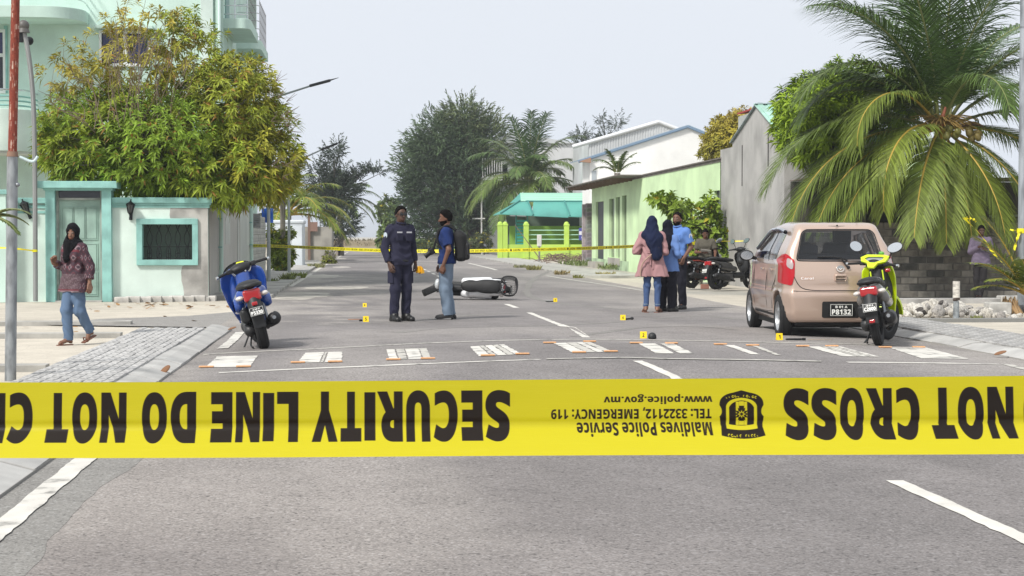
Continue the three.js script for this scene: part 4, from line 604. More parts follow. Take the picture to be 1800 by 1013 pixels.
{ // bright green tree behind the grey gable
  const D = 40.2, t = thing('broadleaf_tree', 'bright green leafy tree between the grey gable and the palm', 'tree', V(X(1450, D), GROUND_Y, -D - 0.5)), ox = -X(1450, D);
  const L = (px, py, dz, rx, ry, rz, n, c) => [X(px, D + dz) + ox, Y(py, D + dz), 0.5 - dz, rx * D / F, ry * D / F, rz, n, c, 0.5], a = [0.25, 0.36, 0.022], b = [0.2, 0.3, 0.022];
  const tips = leafTree(t, [L(1440, 185, 0, 76, 60, 0.9, 520, a), L(1410, 225, 0, 48, 48, 0.6, 260, a), L(1490, 160, 0.5, 70, 60, 1.3, 320, b), L(1560, 170, 0.8, 70, 60, 1.2, 280, b), L(1450, 250, -0.2, 70, 40, 1, 220, a)], { seed: 210, leaves: 9, len: 0.24, wid: 0.055, droop: 0.7 });
  limbs(t, V(0, 0, 0), V(0, 2.4, 0), tips, 22, { seed: 5, r: 0.14 });
  const D2 = 62, q = thing('broadleaf_tree', 'round golden green tree above the lime house roof', 'tree', V(X(1285, D2), GROUND_Y, -D2)), ox2 = -X(1285, D2), M = (px, py, rx, ry, n, c) => [X(px, D2) + ox2, Y(py, D2), 0, rx * D2 / F, ry * D2 / F, 1.3, n, c, 0.5];
  const tp = leafTree(q, [M(1282, 240, 46, 40, 460, [0.36, 0.31, 0.045]), M(1262, 262, 28, 26, 140, [0.3, 0.28, 0.04]), M(1300, 215, 34, 24, 150, [0.38, 0.31, 0.06])], { seed: 230, leaves: 8, len: 0.22, wid: 0.07, droop: 0.5 });
  limbs(q, V(0, 0, 0), V(0, 2.6, 0), tp, 14, { seed: 6, r: 0.14 });
}
// coconut palms: [azimuth from right towards the viewer, first elevation, length, bend, colour 0 dark .. 1 yellowish]
function palm(name, label, p, h, lean, fronds, o) {
  const t = thing(name, label, 'palm tree', p), r = rng(o.seed), C = V(lean[0], h, lean[1]), s = o.scale ?? 1;
  mesh('trunk', bend([V(0, 0, 0), V(lean[0] * 0.2, h * 0.35, lean[1] * 0.2), V(lean[0] * 0.6, h * 0.7, lean[1] * 0.6), C.clone().add(V(0, -0.05, 0))], [0.2 * s, 0.14 * s, 0.12 * s, 0.14 * s], 8, 12), barkPale, t);
  for (const [azd, eld, L, bd, tone, tw = 0] of fronds) {
    const az = azd * Math.PI / 180, H = V(Math.cos(az), 0, Math.sin(az)), n = 26, pts = [], dirs = []; let q = C.clone().addScaledVector(H, 0.1), el = eld * Math.PI / 180;
    const side0 = V(-H.z, 0, H.x), f = new Foliage(o.seed + Math.floor(azd * 7 + L * 31 + eld));
    for (let i = 0; i <= n; i++) { const u = i / n, e = el - bd * Math.PI / 180 * Math.pow(u, 1.25), d = H.clone().multiplyScalar(Math.cos(e)).add(V(0, Math.sin(e), 0)).addScaledVector(side0, tw * u * 0.5).normalize(); pts.push(q.clone()); dirs.push(d); q = q.clone().addScaledVector(d, L / n); }
    const dark = [0.06, 0.115, 0.028], yel = [0.195, 0.245, 0.034], base = dark.map((v, i) => mix(v, yel[i], tone)), m = o.leaflets;
    for (let k = 0; k < m; k++) for (const sd of [-1, 1]) {
      const u = 0.14 + 0.86 * (k + r() * 0.5) / m, x = u * n, i = Math.min(n - 1, Math.floor(x)), b = pts[i].clone().lerp(pts[i + 1], x - i), d = dirs[i], side = V(0, 0, 0).crossVectors(d, V(0, 1, 0)); if (side.length() < 0.2) side.copy(side0); side.normalize().multiplyScalar(sd);
      const nn = V(0, 0, 0).crossVectors(side, d).multiplyScalar(sd), len = L * (o.ll ?? 0.3) * (tone > 0.3 && o.leaflets > 90 ? 1.05 : 1) * Math.pow(Math.sin(Math.PI * clamp(0.12 + u * 0.83)), 0.6) * (0.85 + r() * 0.25), w = (o.leaflets > 90 ? 0.028 : 0.042) * s * (0.8 + 0.4 * r());
      let dd = side.clone().multiplyScalar(0.8).addScaledVector(d, 0.42 + 0.75 * u).addScaledVector(nn, 0.2).add(V(0, -0.12, 0)).normalize(), a = b; const col = jit(r, base, 0.9), ns = 3; let wv = V(0, 0, 0).crossVectors(dd, V(0, 1, 0)).cross(dd).normalize(); if (wv.length() < 0.1) wv = d.clone();
      wv = d.clone().addScaledVector(dd, -d.dot(dd)).normalize();
      for (let j = 0; j < ns; j++) { const w0 = w * (j === 0 ? 0.6 : 1 - 0.1 * j) / 2, w1 = w * [1, 0.75, 0.05][j] / 2, e = a.clone().addScaledVector(dd, len / ns), A = a.clone().addScaledVector(wv, w0), B = a.clone().addScaledVector(wv, -w0), Cc = e.clone().addScaledVector(wv, w1), Dd = e.clone().addScaledVector(wv, -w1);
        f.face(A, B, Cc, col); f.face(B, Dd, Cc, col); a = e; dd = dd.clone().add(V((r() - 0.5) * 0.16, -(o.hang ?? 0.42) * (0.35 + 1.3 * r()), (r() - 0.5) * 0.16)).normalize(); }
    }
    const fr = mesh('frond', f.geo(), leafM, t), rc = tone > 0.45 ? mat([0.42, 0.29, 0.045], 0.6) : mat([0.17, 0.19, 0.06], 0.6);
    mesh('rachis', bend(pts.filter((_, i) => i % 2 === 0), [0.045 * s, 0.03 * s, 0.018 * s, 0.006 * s], 2, 6), rc, fr);
  }
  return [t, C];
}
{
  const D = 38.15, p = V(X(1652, D), GROUND_Y, -D), h = Y(222, D);
  const [t, C] = palm('coconut_palm', 'big coconut palm with coconuts and drooping yellow ribbed fronds, on the right', p, h, [0, 0.0], [
    [178, 20, 4.7, 92, 0.4], [170, 2, 4.7, 82, 0.6], [160, -8, 4.2, 62, 0.55], [150, -14, 3.9, 52, 0.6], [138, 8, 3.6, 112, 0.85], [122, -26, 3.5, 50, 0.7], [104, -44, 3.1, 36, 0.85], [80, -48, 2.9, 34, 0.8], [58, -36, 3.1, 46, 0.75], [40, -24, 3.2, 52, 0.6], [22, 4, 3.6, 84, 0.55], [6, 26, 4.0, 95, 0.4], [352, 8, 3.8, 76, 0.4],
    [14, 46, 4.2, 98, 0.25], [30, 62, 4.5, 80, 0.12], [-14, 56, 4.6, 84, 0.1], [60, 78, 4.8, 55, 0.06], [95, 84, 5.0, 36, 0.05], [130, 78, 4.9, 58, 0.05], [160, 72, 4.8, 84, 0.08], [170, 64, 4.3, 128, 0.3], [152, 52, 3.5, 150, 0.65], [178, 56, 4.0, 128, 0.2], [200, 76, 4.9, 72, 0.04], [225, 52, 4.6, 90, 0.05], [262, 76, 5.0, 46, 0.04], [300, 60, 4.7, 75, 0.04], [335, 66, 4.8, 70, 0.05], [270, 35, 4.2, 85, 0.1], [80, 60, 3.6, 132, 0.15], [196, 48, 3.9, 112, 0.2],
  ], { seed: 900, hang: 0.36, leaflets: 128 });
  const r = rng(12), cm = [[0.17, 0.165, 0.04], [0.22, 0.17, 0.05], [0.12, 0.13, 0.035]].map((c) => mat(c, 0.5)), cg = new THREE.SphereGeometry(0.092, 12, 9).scale(0.9, 1.12, 0.9);
  for (let k = 0; k < 17; k++) { const a = 0.1 + k * 0.36 - 0.6, c = mesh('coconut', cg, cm[k % 3], t); c.position.set(C.x + [0.0, 0.62, 0.45][k % 3] + (r() - 0.5) * 0.34, C.y - [0.12, 0.16, 0.62][k % 3] + (r() - 0.5) * 0.24, C.z + 0.45 + r() * 0.3); c.rotation.set(r(), r(), r()); }
  const st = []; for (let k = 0; k < 70; k++) { const a = r() * 6.28, q = 0.4 + r() * 0.5, b = C.clone().add(V(Math.cos(a) * q, 0.25 - r() * 0.4, Math.abs(Math.sin(a)) * q + 0.25)); st.push(bend([C.clone().add(V(0, 0.05, 0.1)), C.clone().lerp(b, 0.5).add(V(0, 0.16, 0)), b], [0.016, 0.012, 0.008], 4, 5)); }
  mesh('flower_stalk', st, mat([0.36, 0.24, 0.07], 0.8), t); mesh('spathe', [bend([C.clone().add(V(-0.05, 0, 0.15)), C.clone().add(V(0.0, 0.35, 0.25)), C.clone().add(V(0.08, 0.6, 0.2))], [0.06, 0.05, 0.01], 5, 7)], mat([0.35, 0.12, 0.07], 0.7), t); mesh('spathe', [bend([C.clone().add(V(0.1, 0, 0.12)), C.clone().add(V(0.16, 0.4, 0.2)), C.clone().add(V(0.22, 0.7, 0.15))], [0.05, 0.045, 0.01], 5, 7)], mat([0.42, 0.43, 0.2], 0.7), t);
  mesh('spathe', [bend([C.clone().add(V(0.35, 0.05, 0.2)), C.clone().add(V(0.7, 0.1, 0.3)), C.clone().add(V(1.0, -0.02, 0.3))], [0.05, 0.05, 0.01], 5, 7)], mat([0.22, 0.14, 0.08], 0.9), t);
}
{
  const D = 114, s = 1, all = (n, L, seed) => { const r = rng(seed), o = []; for (let k = 0; k < n; k++) o.push([k * 360 / n + r() * 20, 75 - 85 * ((k * 0.618) % 1), L * (0.85 + r() * 0.3), 70 + r() * 35, r() * 0.35]); return o; };
  palm('coconut_palm', 'middle coconut palm rising behind the teal porch roof', V(X(930, D), GROUND_Y, -D), Y(322, D), [0, 0], [...all(24, 4.7, 5), [175, 20, 5, 95, 0.4], [180, 5, 4.8, 70, 0.5], [160, 12, 5, 85, 0.45], [10, 12, 4.8, 75, 0.3], [90, 84, 5, 30, 0], [60, 80, 5, 30, 0], [130, 80, 4.8, 35, 0]], { seed: 300, leaflets: 46, scale: 1.7 });
  const D1 = 88, r = [[20, 35, 3.6, 90, 0.8], [40, 20, 3.6, 80, 1], [5, 22, 3.8, 85, 0.9], [350, 45, 3.6, 90, 0.6], [60, 45, 3.5, 95, 0.9], [150, 30, 3.5, 85, 0.7], [120, 55, 3.4, 80, 0.6], [200, 40, 3.4, 80, 0.5], [100, 20, 3.3, 80, 1], [15, 5, 3.6, 70, 0.9], [170, 10, 3.4, 70, 0.8], [300, 50, 3.4, 80, 0.4], [75, 75, 3.4, 50, 0.4], [30, 62, 3.6, 85, 0.6]];
  palm('coconut_palm', 'low yellowing coconut palm over the white cabinet on the left', V(X(505, D1), GROUND_Y, -D1), Y(378, D1), [0, 0], r, { seed: 320, leaflets: 44, scale: 1.5 });
  const D5 = 64; palm('coconut_palm', 'golden young palm crown just right of the big left tree', V(X(497, D5), GROUND_Y, -D5), Y(345, D5), [0, 0], [[30, 62, 1.7, 80, 0.75], [150, 60, 1.7, 80, 0.8], [90, 70, 1.6, 80, 0.9], [200, 45, 1.6, 80, 0.6], [340, 45, 1.6, 85, 0.7], [60, 35, 1.6, 85, 0.9], [120, 30, 1.6, 80, 0.8], [10, 25, 1.6, 80, 0.8], [280, 60, 1.6, 60, 0.5]], { seed: 333, leaflets: 34, scale: 0.8 });
  const D2 = 118; palm('coconut_palm', 'slender dark palm beside the left casuarina at the far end', V(X(597, D2), GROUND_Y, -D2), Y(352, D2), [0, 0], [[5, 40, 3.2, 95, 0.2], [350, 15, 3.4, 85, 0.2], [20, 5, 3.0, 75, 0.2], [0, -10, 2.8, 60, 0.2], [180, 40, 3, 80, 0.2], [160, 15, 3, 80, 0.3], [90, 70, 3, 60, 0.1], [40, 55, 3, 85, 0.2], [120, 40, 3, 80, 0.2], [60, 0, 2.6, 70, 0.3]], { seed: 340, leaflets: 38, scale: 1.6 });
  const D3 = 84; palm('coconut_palm', 'small palm top in front of the white gable house', V(X(1085, D3), GROUND_Y, -D3), Y(302, D3), [0, 0], [[10, 70, 1.3, 50, 0.2], [170, 60, 1.4, 80, 0.25], [150, 78, 1.3, 40, 0.2], [60, 75, 1.2, 40, 0.2], [200, 40, 1.2, 80, 0.3], [20, 50, 1.2, 60, 0.2], [90, 60, 1, 60, 0.2]], { seed: 350, leaflets: 30, scale: 1.1 });
  const D4 = 30.2; palm('palm_seedling', 'young stemless palm by the steel post at the right edge', V(X(1812, D4), GROUND_Y, -D4), 0.35, [0, 0], [[172, 62, 1.5, 40, 0.3], [165, 45, 1.35, 45, 0.35], [185, 74, 1.6, 30, 0.25], [150, 35, 1.1, 50, 0.4], [120, 55, 1.2, 50, 0.3], [95, 45, 1.1, 55, 0.35], [60, 60, 1.3, 40, 0.3], [20, 60, 1.3, 50, 0.3], [178, 25, 1.0, 45, 0.4]].map((f) => [f[0], f[1], f[2], f[3], f[4] + 0.45]), { seed: 360, leaflets: 34, scale: 0.75, hang: 0.2 });
  const D6 = 15.6; palm('palm_seedling', 'palm leaf tips entering at the left edge beside the rusty pole', V(X(-34, D6), GROUND_Y, -D6), Y(380, D6), [0, 0], [[8, 28, 0.36, 60, 0.3], [350, 8, 0.34, 55, 0.35], [20, -12, 0.33, 45, 0.4], [120, 40, 0.4, 50, 0.3], [200, 30, 0.4, 50, 0.3]], { seed: 366, leaflets: 16, scale: 0.5, hang: 0.15 });
}
// casuarinas: feathery dark plumes
function casuarina(label, p, lobes, trunk, o) {
  const t = thing('casuarina_tree', label, 'tree', p), f = new Foliage(o.seed), r = rng(o.seed + 5), g = [bend(trunk.map(([x, y, z]) => V(x, y, z)), [o.r, o.r * 0.7, o.r * 0.25], 6, 8)];
  for (const [x, y, z, rx, ry, rz, n, col, len = 0.9] of lobes) for (let k = 0; k < n; k++) {
    const d = dirOf(r), q = mix(0.3, 1.0, Math.pow(r(), 0.5)) * (0.7 + 0.6 * fbm(d.x * 2.5 + x, d.y * 2.5 + d.z * 2 + 7, 3)), b = V(x + d.x * rx * q, y + d.y * ry * q, z + d.z * rz * q), axis = d.clone().multiply(V(0.9, 0.5, 0.9)).add(V(0, 0.45 + 0.3 * r(), 0)).normalize(), tone = jit(r, col, 0.6), m = o.n ?? 15, L = len * (0.7 + 0.7 * r());
    for (let i = 0; i < m; i++) { const u = i / m, c = b.clone().addScaledVector(axis, (u - 0.2) * L), dd = axis.clone().multiplyScalar(0.75).add(dirOf(r).multiplyScalar(0.75 * (1.1 - u))).normalize(); f.blade(c, dd, L * 0.5 * (1.1 - 0.5 * u), o.w * (0.7 + 0.6 * r()), jit(r, tone, 0.35), 0.9); }
    if (k % 9 === 0) { const y0 = clamp(b.y - 1.5, trunk[0][1], trunk[trunk.length - 1][1]), u = y0 / trunk[trunk.length - 1][1]; g.push(bend([V(mix(trunk[0][0], trunk[trunk.length - 1][0], u), y0, mix(trunk[0][2], trunk[trunk.length - 1][2], u)), b], [o.r * 0.25, 0.015], 4, 5)); }
  }
  mesh('crown', f.geo(), needleM, t); mesh('trunk', g, bark, t);
}
{
  const D = 125, s = D / F, x0 = X(800, D), c = [0.072, 0.115, 0.05], c2 = [0.1, 0.13, 0.05], c3 = [0.05, 0.085, 0.042], L = (px, py, rx, ry, n, col, len, rz = 2.4) => [X(px, D) - x0, Y(py, D), 0, rx * s, ry * s, rz, n, col, len];
  casuarina('tall dense dark casuarina in the middle beyond the street', V(x0, GROUND_Y, -D), [L(790, 330, 82, 88, 900, c3, 1.1, 3), L(815, 265, 62, 72, 620, c, 1.2), L(765, 265, 52, 56, 420, c, 1.2), L(830, 345, 70, 80, 520, c2, 1.1), L(818, 215, 36, 34, 170, c2, 1.2), L(858, 255, 34, 50, 200, c2, 1.2), L(742, 325, 32, 44, 180, c, 1.2), L(800, 400, 70, 40, 260, c3, 1), L(715, 300, 18, 14, 40, c, 1.1), L(725, 378, 28, 40, 110, c3, 0.9)], [[1.6, 0, 0.4], [1.2, 3, 0.2], [0, 9, 0]], { seed: 400, r: 0.32, w: 0.075 });
  const D2 = 104, s2 = D2 / F, x2 = X(580, D2), M = (px, py, rx, ry, n, col, len = 0.8, rz = 0.8) => [X(px, D2) - x2, Y(py, D2), 0, rx * s2, ry * s2, rz, n, col, len], k = [0.05, 0.068, 0.05], trail = []; for (let i = 0; i < 9; i++) trail.push(M(612 + i * 7, 318 - 26 * Math.sin(i / 8 * 1.9) + i, 6, 6, 9, k, 0.55, 0.2));
  casuarina('open dark casuarina with a trailing bough on the left of the street', V(x2, GROUND_Y, -D2), [M(588, 300, 20, 46, 80, k), M(560, 310, 22, 28, 42, k), M(590, 350, 30, 40, 110, k), M(600, 395, 26, 28, 120, k), M(572, 340, 30, 40, 110, k), M(610, 330, 24, 22, 70, k), M(590, 268, 8, 16, 22, k), ...trail], [[0, 0, 0], [0.1, 3, 0], [0.3, 6, 0]], { seed: 420, r: 0.16, w: 0.06 });
  const D3 = 150, s3 = D3 / F, x3 = X(1060, D3), N = (px, py, rx, ry, n) => [X(px, D3) - x3, Y(py, D3), 0, rx * s3, ry * s3, 0.8, n, k, 0.9];
  casuarina('thin wispy treetops behind the ribbed metal roof', V(x3, GROUND_Y, -D3), [N(1056, 218, 7, 14, 22), N(1086, 216, 8, 14, 22), N(1022, 240, 12, 10, 40), N(1038, 252, 18, 12, 50), N(1070, 245, 20, 12, 40)], [[0, 0, 0], [0, 5, 0], [0.2, 10.5, 0]], { seed: 440, r: 0.12, w: 0.07, n: 12 });
}
// shrubs: [label, px, py of base, D, lobes (px, py, rx, ry, n), colour, leaf length, width]
const SHRUBS = [
  ['pale green far shrub tree left of the big casuarina', 690, 440, 138, [[684, 368, 20, 22, 90], [694, 395, 24, 34, 190], [678, 420, 16, 22, 90], [725, 425, 50, 16, 130]], [0.14, 0.2, 0.06], 0.42, 0.26],
  ['leafy green and yellow bush against the white cabinet', 493, 474, 64, [[495, 450, 21, 24, 330], [485, 425, 14, 18, 80], [505, 412, 16, 10, 40], [478, 408, 9, 14, 30]], [0.17, 0.22, 0.02], 0.16, 0.1],
  ['dry green bush beside the far lamp post on the left', 557, 458, 96, [[552, 440, 16, 22, 150], [565, 448, 14, 14, 80]], [0.15, 0.15, 0.05], 0.2, 0.08],
  ['large leaved green shrub growing against the lime house', 1232, 498, 48.6, [[1166, 350, 24, 9, 30], [1190, 366, 32, 14, 52], [1248, 368, 18, 26, 44], [1212, 405, 30, 22, 60], [1258, 420, 26, 40, 96], [1228, 452, 40, 24, 110], [1268, 465, 18, 34, 70]], [0.2, 0.29, 0.03], 0.24, 0.13],
  ['small green bush among weeds below the left pavement tape', 582, 470, 84, [[579, 456, 11, 13, 60]], [0.16, 0.18, 0.03], 0.2, 0.07],
  ['flowering bushes beneath the middle palm', 850, 440, 118, [[845, 425, 22, 14, 70], [822, 432, 20, 10, 60], [760, 432, 24, 10, 70]], [0.1, 0.13, 0.05], 0.3, 0.14],
];
for (const [label, bpx, bpy, D, lobes, col, len, wid] of SHRUBS) {
  const base = at(bpx, bpy, D); base.y = GROUND_Y; const t = thing('shrub', label, 'shrub', base), s = D / F;
  const tips = leafTree(t, lobes.map(([px, py, rx, ry, n]) => [X(px, D) - base.x, Y(py, D), 0, rx * s, ry * s, Math.min(0.8, rx * s * 1.2), n, col, 0.25]), { seed: bpx, leaves: 5, len, wid, droop: 0.5, odd: 0.06, oddCol: [0.36, 0.3, 0.03] });
  limbs(t, V(0, 0, 0), V(0, Math.min(0.8, Y(lobes[0][1], D) * 0.4), 0), tips, 14, { seed: bpx + 1, r: 0.035, mat: barkPale });
}
// grass and weeds
const CLUMPS = [['tall tuft of grass on the left pavement beyond the blue scooter', 505, 494, 0.36, 80, [0.17, 0.2, 0.06], 0.3], ['bright green weeds on the left pavement edge', 522, 488, 0.3, 80, [0.2, 0.24, 0.04], 0.5], ['low green weeds by the block wall foot behind the blue scooter', 462, 497, 0.24, 150, [0.14, 0.18, 0.04], 0.8], ['small grass tuft on the right pavement edge before the lime wall', 938, 474, 0.3, 70, [0.2, 0.19, 0.06], 0.5], ['weeds at the right kerb nearest the pink coated woman', 1065, 483, 0.2, 60, [0.24, 0.2, 0.06], 0.7], ['dry weeds at the right kerb in the middle of the row', 987, 482, 0.25, 60, [0.22, 0.17, 0.07], 0.5], ['olive weed clump at the far right kerb', 914, 470, 0.22, 50, [0.16, 0.16, 0.07], 0.5], ['green tuft between stones on the right kerb', 1016, 488, 0.2, 40, [0.2, 0.2, 0.05], 0.3], ['dusty weeds along the left kerb at the far lamp post', 556, 470, 0.3, 60, [0.18, 0.18, 0.07], 0.7], ['grass along the foot of the lime house by the slit windows', 1030, 466, 0.4, 160, [0.13, 0.17, 0.05], 2.2], ['grass tufts below the lime house doorstep', 1085, 472, 0.35, 120, [0.15, 0.19, 0.06], 1.4], ['tiny green weed on the rubble heap', 1717, 558, 0.12, 24, [0.2, 0.22, 0.06], 0.15]];
for (const [label, px, py, h, n, col, spread] of CLUMPS) { const p = G(px, py, 0.02), t = thing('grass_clump', label, 'weeds', p), f = new Foliage(px), r = f.r; for (let k = 0; k < n * 2; k++) { const o = V((r() - 0.5) * spread, -0.06, (r() - 0.5) * spread * 1.4), d = V((r() - 0.5) * 1.1, 1, (r() - 0.5) * 1.1).normalize(); f.blade(o, d, h * (0.5 + r() * 0.8), 0.02 + 0.012 * (-p.z / 40), jit(r, col, 0.6), 0.5); } mesh('blades', f.geo(), needleM, t).userData.kind = 'stuff'; }
{ // heap of cut branches by the lime house, scrub on the dunes
  const p = G(1008, 466, 0), t = thing('brush_heap', 'heap of dry cut branches in front of the lime wall', 'branches', p), r = rng(71), g = []; for (let k = 0; k < 120; k++) { const a = V((r() - 0.5) * 2.6, 0.03 + r() * 0.35, -1 - r() * 3), b = a.clone().add(V((r() - 0.5) * 1.8, r() * 0.3 - 0.1, (r() - 0.5) * 1)); g.push(bend([a, a.clone().lerp(b, 0.5).add(V(0, 0.1, 0)), b], [0.02, 0.014, 0.006], 3, 4)); } g.push(rod(V(-1.3, 0.1, -1.5), V(-2.6, 1.9, -1.8), 0.025, 0.015)); mesh('branches', g, mat([0.2, 0.14, 0.11], 0.95), t).userData.kind = 'stuff';
  const f = new Foliage(88), q = f.r; for (let k = 0; k < 4200; k++) { const x = (q() - 0.35) * 90, z = -158 - q() * 34, y = 0.55 + 0.35 * step(158, 168, -z); f.blade(V(x, y - 0.2, z), V((q() - 0.5) * 0.9, 1, (q() - 0.5) * 0.9).normalize(), 0.25 + q() * 0.35, 0.1, jit(q, [0.17, 0.145, 0.085], 0.5), 0.4); }
  const sc = mesh('dune_scrub', f.geo(), needleM); tag(sc, 'low brown scrub covering the dunes at the end of the street', 'scrub', null, 'stuff');
}
// ---------- poles, lamps, tapes, small things ----------
const rustTex = canvasTex(128, 1024, (g, w, h) => { // flaking paint over rust above, galvanised steel below
  const r = rng(9); g.fillStyle = '#7a3526'; g.fillRect(0, 0, w, h);
  for (let i = 0; i < 900; i++) { const a = r(); g.fillStyle = a < 0.4 ? '#5d2519' : a < 0.72 ? '#8f4a33' : '#b9a79a'; const l = a > 0.72 ? 8 + r() * 34 : 4 + r() * 22; g.globalAlpha = 0.35 + 0.5 * r(); g.fillRect(r() * w, r() * h, 1 + r() * (a > 0.72 ? 9 : 6), l); }
  g.globalAlpha = 1; });
rustTex.wrapS = rustTex.wrapT = THREE.RepeatWrapping;
{
  const b = G(17, 670, GROUND_Y), D = -b.z, top = at(28, -60, D), mid = at(21.5, 272, D), t = thing('utility_pole', 'leaning steel pole, rusty above and grey below, at the left edge', 'pole', V(0, 0, 0));
  const base = V(b.x, GROUND_Y - 0.3, b.z);
  mesh('lower_tube', rod(base, mid, 0.055, 0.052, 20), mat([0.30, 0.32, 0.34], 0.5, { metalness: 0.25, map: withRep(T.rough, 1, 3) }), t);
  mesh('upper_tube', rod(mid, top, 0.043, 0.04, 20), mat(0xffffff, 0.85, { map: rustTex }), t);
  mesh('collar', [rod(mid.clone().add(V(0, -0.02, 0)), mid.clone().add(V(0.001, 0.03, 0)), 0.056, 0.05, 20)], mat([0.22, 0.13, 0.09], 0.8), t);
  const q = at(22, 325, D); mesh('bolt', [new THREE.SphereGeometry(0.022, 10, 8).translate(q.x + 0.05, q.y, q.z + 0.02)], MT.steel, t);
  const e0 = at(34, 276, D), e1 = at(58, 284, D), e2 = at(66, 275, D); mesh('bent_pipe', tube([e0, e1, e2], 0.014, 16, 8), mat(0xbfd0d2, 0.5), t);
}
{
  const D = 36.7, p = (px, py, dz = 0) => at(px, py, D + dz), t = thing('service_mast', 'thin bent conduit mast with a round grey lamp in front of the narrow wall', 'pole', V(0, 0, 0));
  mesh('tube', tube([p(62, 530), p(61.5, 400), p(60.5, 280), p(59, 200), p(56, 150), p(51, 105), p(46, 75), p(42, 58)], 0.05, 80, 8), mat([0.27, 0.28, 0.28], 0.6, { map: withRep(T.rough, 1, 6) }), t);
  const c = p(41, 45); mesh('lamp_head', [new THREE.SphereGeometry(0.12, 16, 10).translate(c.x, c.y, c.z), new THREE.CylinderGeometry(0.1, 0.13, 0.1, 14).translate(c.x, c.y - 0.1, c.z)], mat(0x55524f, 0.5), t);
  mesh('bracket', [bx(0.1, 0.3, 0.08, c.x - 0.06, c.y - 0.2, c.z)], iron, t);
  const k = p(51, 72, 3.6), bl = thing('wall_light', 'small round black light on the mint house wall', 'light', k); mesh('dome', new THREE.SphereGeometry(0.1, 14, 10), iron, bl); mesh('mount', rod(V(0, 0, -0.3), V(0, 0, 0), 0.03), iron, bl);
}
{ // steel lamp post at the right edge
  const D = 30.6, b = at(1796, 545, D), t = thing('utility_pole', 'tall galvanised steel pole at the right edge with yellow tape tied round', 'pole', V(b.x, GROUND_Y, b.z)), wm = mat([0.36, 0.39, 0.43], 0.45, { metalness: 0.3, map: withRep(T.rough, 1, 4) });
  mesh('shaft', new THREE.CylinderGeometry(0.07, 0.078, 9.5, 20).translate(0, 4.6, 0), wm, t); mesh('base_plate', [bx(0.3, 0.03, 0.3, 0, 0.015, 0), new THREE.CylinderGeometry(0.1, 0.1, 0.12, 16).translate(0, 0.07, 0)], MT.steel, t);
  for (const py of [38, 95]) mesh('band', new THREE.CylinderGeometry(0.079, 0.079, 0.03, 20).translate(0, Y(py, D), 0), MT.steel, t);
}
function streetLamp(label, basePx, D, heads) { // curved arm with a flat lamp head
  const bx0 = X(basePx, D), t = thing('street_lamp', label, 'street lamp', V(bx0, GROUND_Y, -D), 0, 'street lamps along the left pavement'), [[ax, ay], [hx, hy]] = heads, sc = D / 50, m = mat([0.34, 0.36, 0.37], 0.5, { metalness: 0.3 });
  const a = at(ax, ay, D), h = at(hx, hy, D - 0.3); a.sub(t.position); h.sub(t.position);
  mesh('pole', bend([V(0, 0, 0), V(0, a.y * 0.6, 0), V(0.0, a.y - 0.35, 0), V(0.08, a.y - 0.1, 0), V(a.x * 0.5 + 0.16, a.y, 0)], [0.06, 0.05, 0.045, 0.035, 0.03], 8, 8), m, t);
  mesh('arm', bend([V(a.x * 0.5 + 0.15, a.y, 0), h], [0.03, 0.025], 4, 8), m, t);
  const d = h.clone().sub(V(a.x, a.y, 0)).normalize(), q = mesh('lamp_head', new RoundedBoxGeometry(0.62, 0.07, 0.22, 2, 0.03), mat(0x24272b, 0.5), t); q.position.copy(h).addScaledVector(d, 0.28); q.rotation.z = Math.atan2(d.y, d.x);
  mesh('spigot', bend([h.clone().addScaledVector(d, 0.55), h.clone().addScaledVector(d, 0.85)], [0.03, 0.005], 3, 6), mat(0x24272b, 0.5), t);
}
streetLamp('nearest street lamp, its arm leaving the right of the big tree', 472, 49, [[478, 171], [546, 151]]);
streetLamp('middle street lamp, its pole standing in front of the white cabinet', 508, 61, [[512, 285], [566, 263]]);
streetLamp('farthest street lamp, pale arm against the dark left casuarina', 563, 108, [[566, 346], [606, 328]]);
// ---- barrier tapes
const TAPE_Y = '#b6ac14';
function fit(g, s, x0, x1, y0, y1, flip, stroke) { // text stretched into a box, turned upside down
  g.save(); g.translate((x0 + x1) / 2, (y0 + y1) / 2); if (flip) g.rotate(Math.PI); g.font = 'bold 200px sans-serif'; const m = g.measureText(s), w = m.actualBoundingBoxRight + m.actualBoundingBoxLeft, h = m.actualBoundingBoxAscent + m.actualBoundingBoxDescent;
  g.scale((x1 - x0) / w, (y1 - y0) / h); g.translate(-(m.actualBoundingBoxRight - m.actualBoundingBoxLeft) / 2, (m.actualBoundingBoxAscent - m.actualBoundingBoxDescent) / 2); g.fillText(s, 0, 0); if (stroke) { g.lineWidth = stroke; g.lineJoin = 'miter'; g.strokeText(s, 0, 0); } g.restore(); }
function word(g, s, x0, x1, y0, y1) { // heavy condensed capitals, upside down: each letter fills a box of its own, from right to left
  const ws = [...s].map((c) => (c === 'I' ? 0.46 : c === 'L' || c === 'E' || c === 'T' ? 0.92 : 1.06)), gap = 0.11, tot = ws.reduce((a, b) => a + b, 0) + gap * (s.length - 1), u = (x1 - x0) / tot; let x = x1;
  [...s].forEach((c, i) => { const w = ws[i] * u; if (c === 'I') g.fillRect(x - w, y0 - 2, w, y1 - y0 + 4); else { const k = 'SOCDU'.includes(c) ? 2 : 0; fit(g, c, x - w + 3, x - 3, y0 + 3 - k, y1 - 3 + k, true, 14); } x -= w + gap * u; }); }
const tapeBump = tex(256, (u, v) => 0.5 + 0.5 * (fbm(u * 20, v * 3 + 4, 4, 20) - 0.5) + 0.25 * (vnoise(u * 3 + 1, v * 6, 3) - 0.5), 1, false);
const PXL = -150, PXR = 1950; // photo pixels that the near print covers
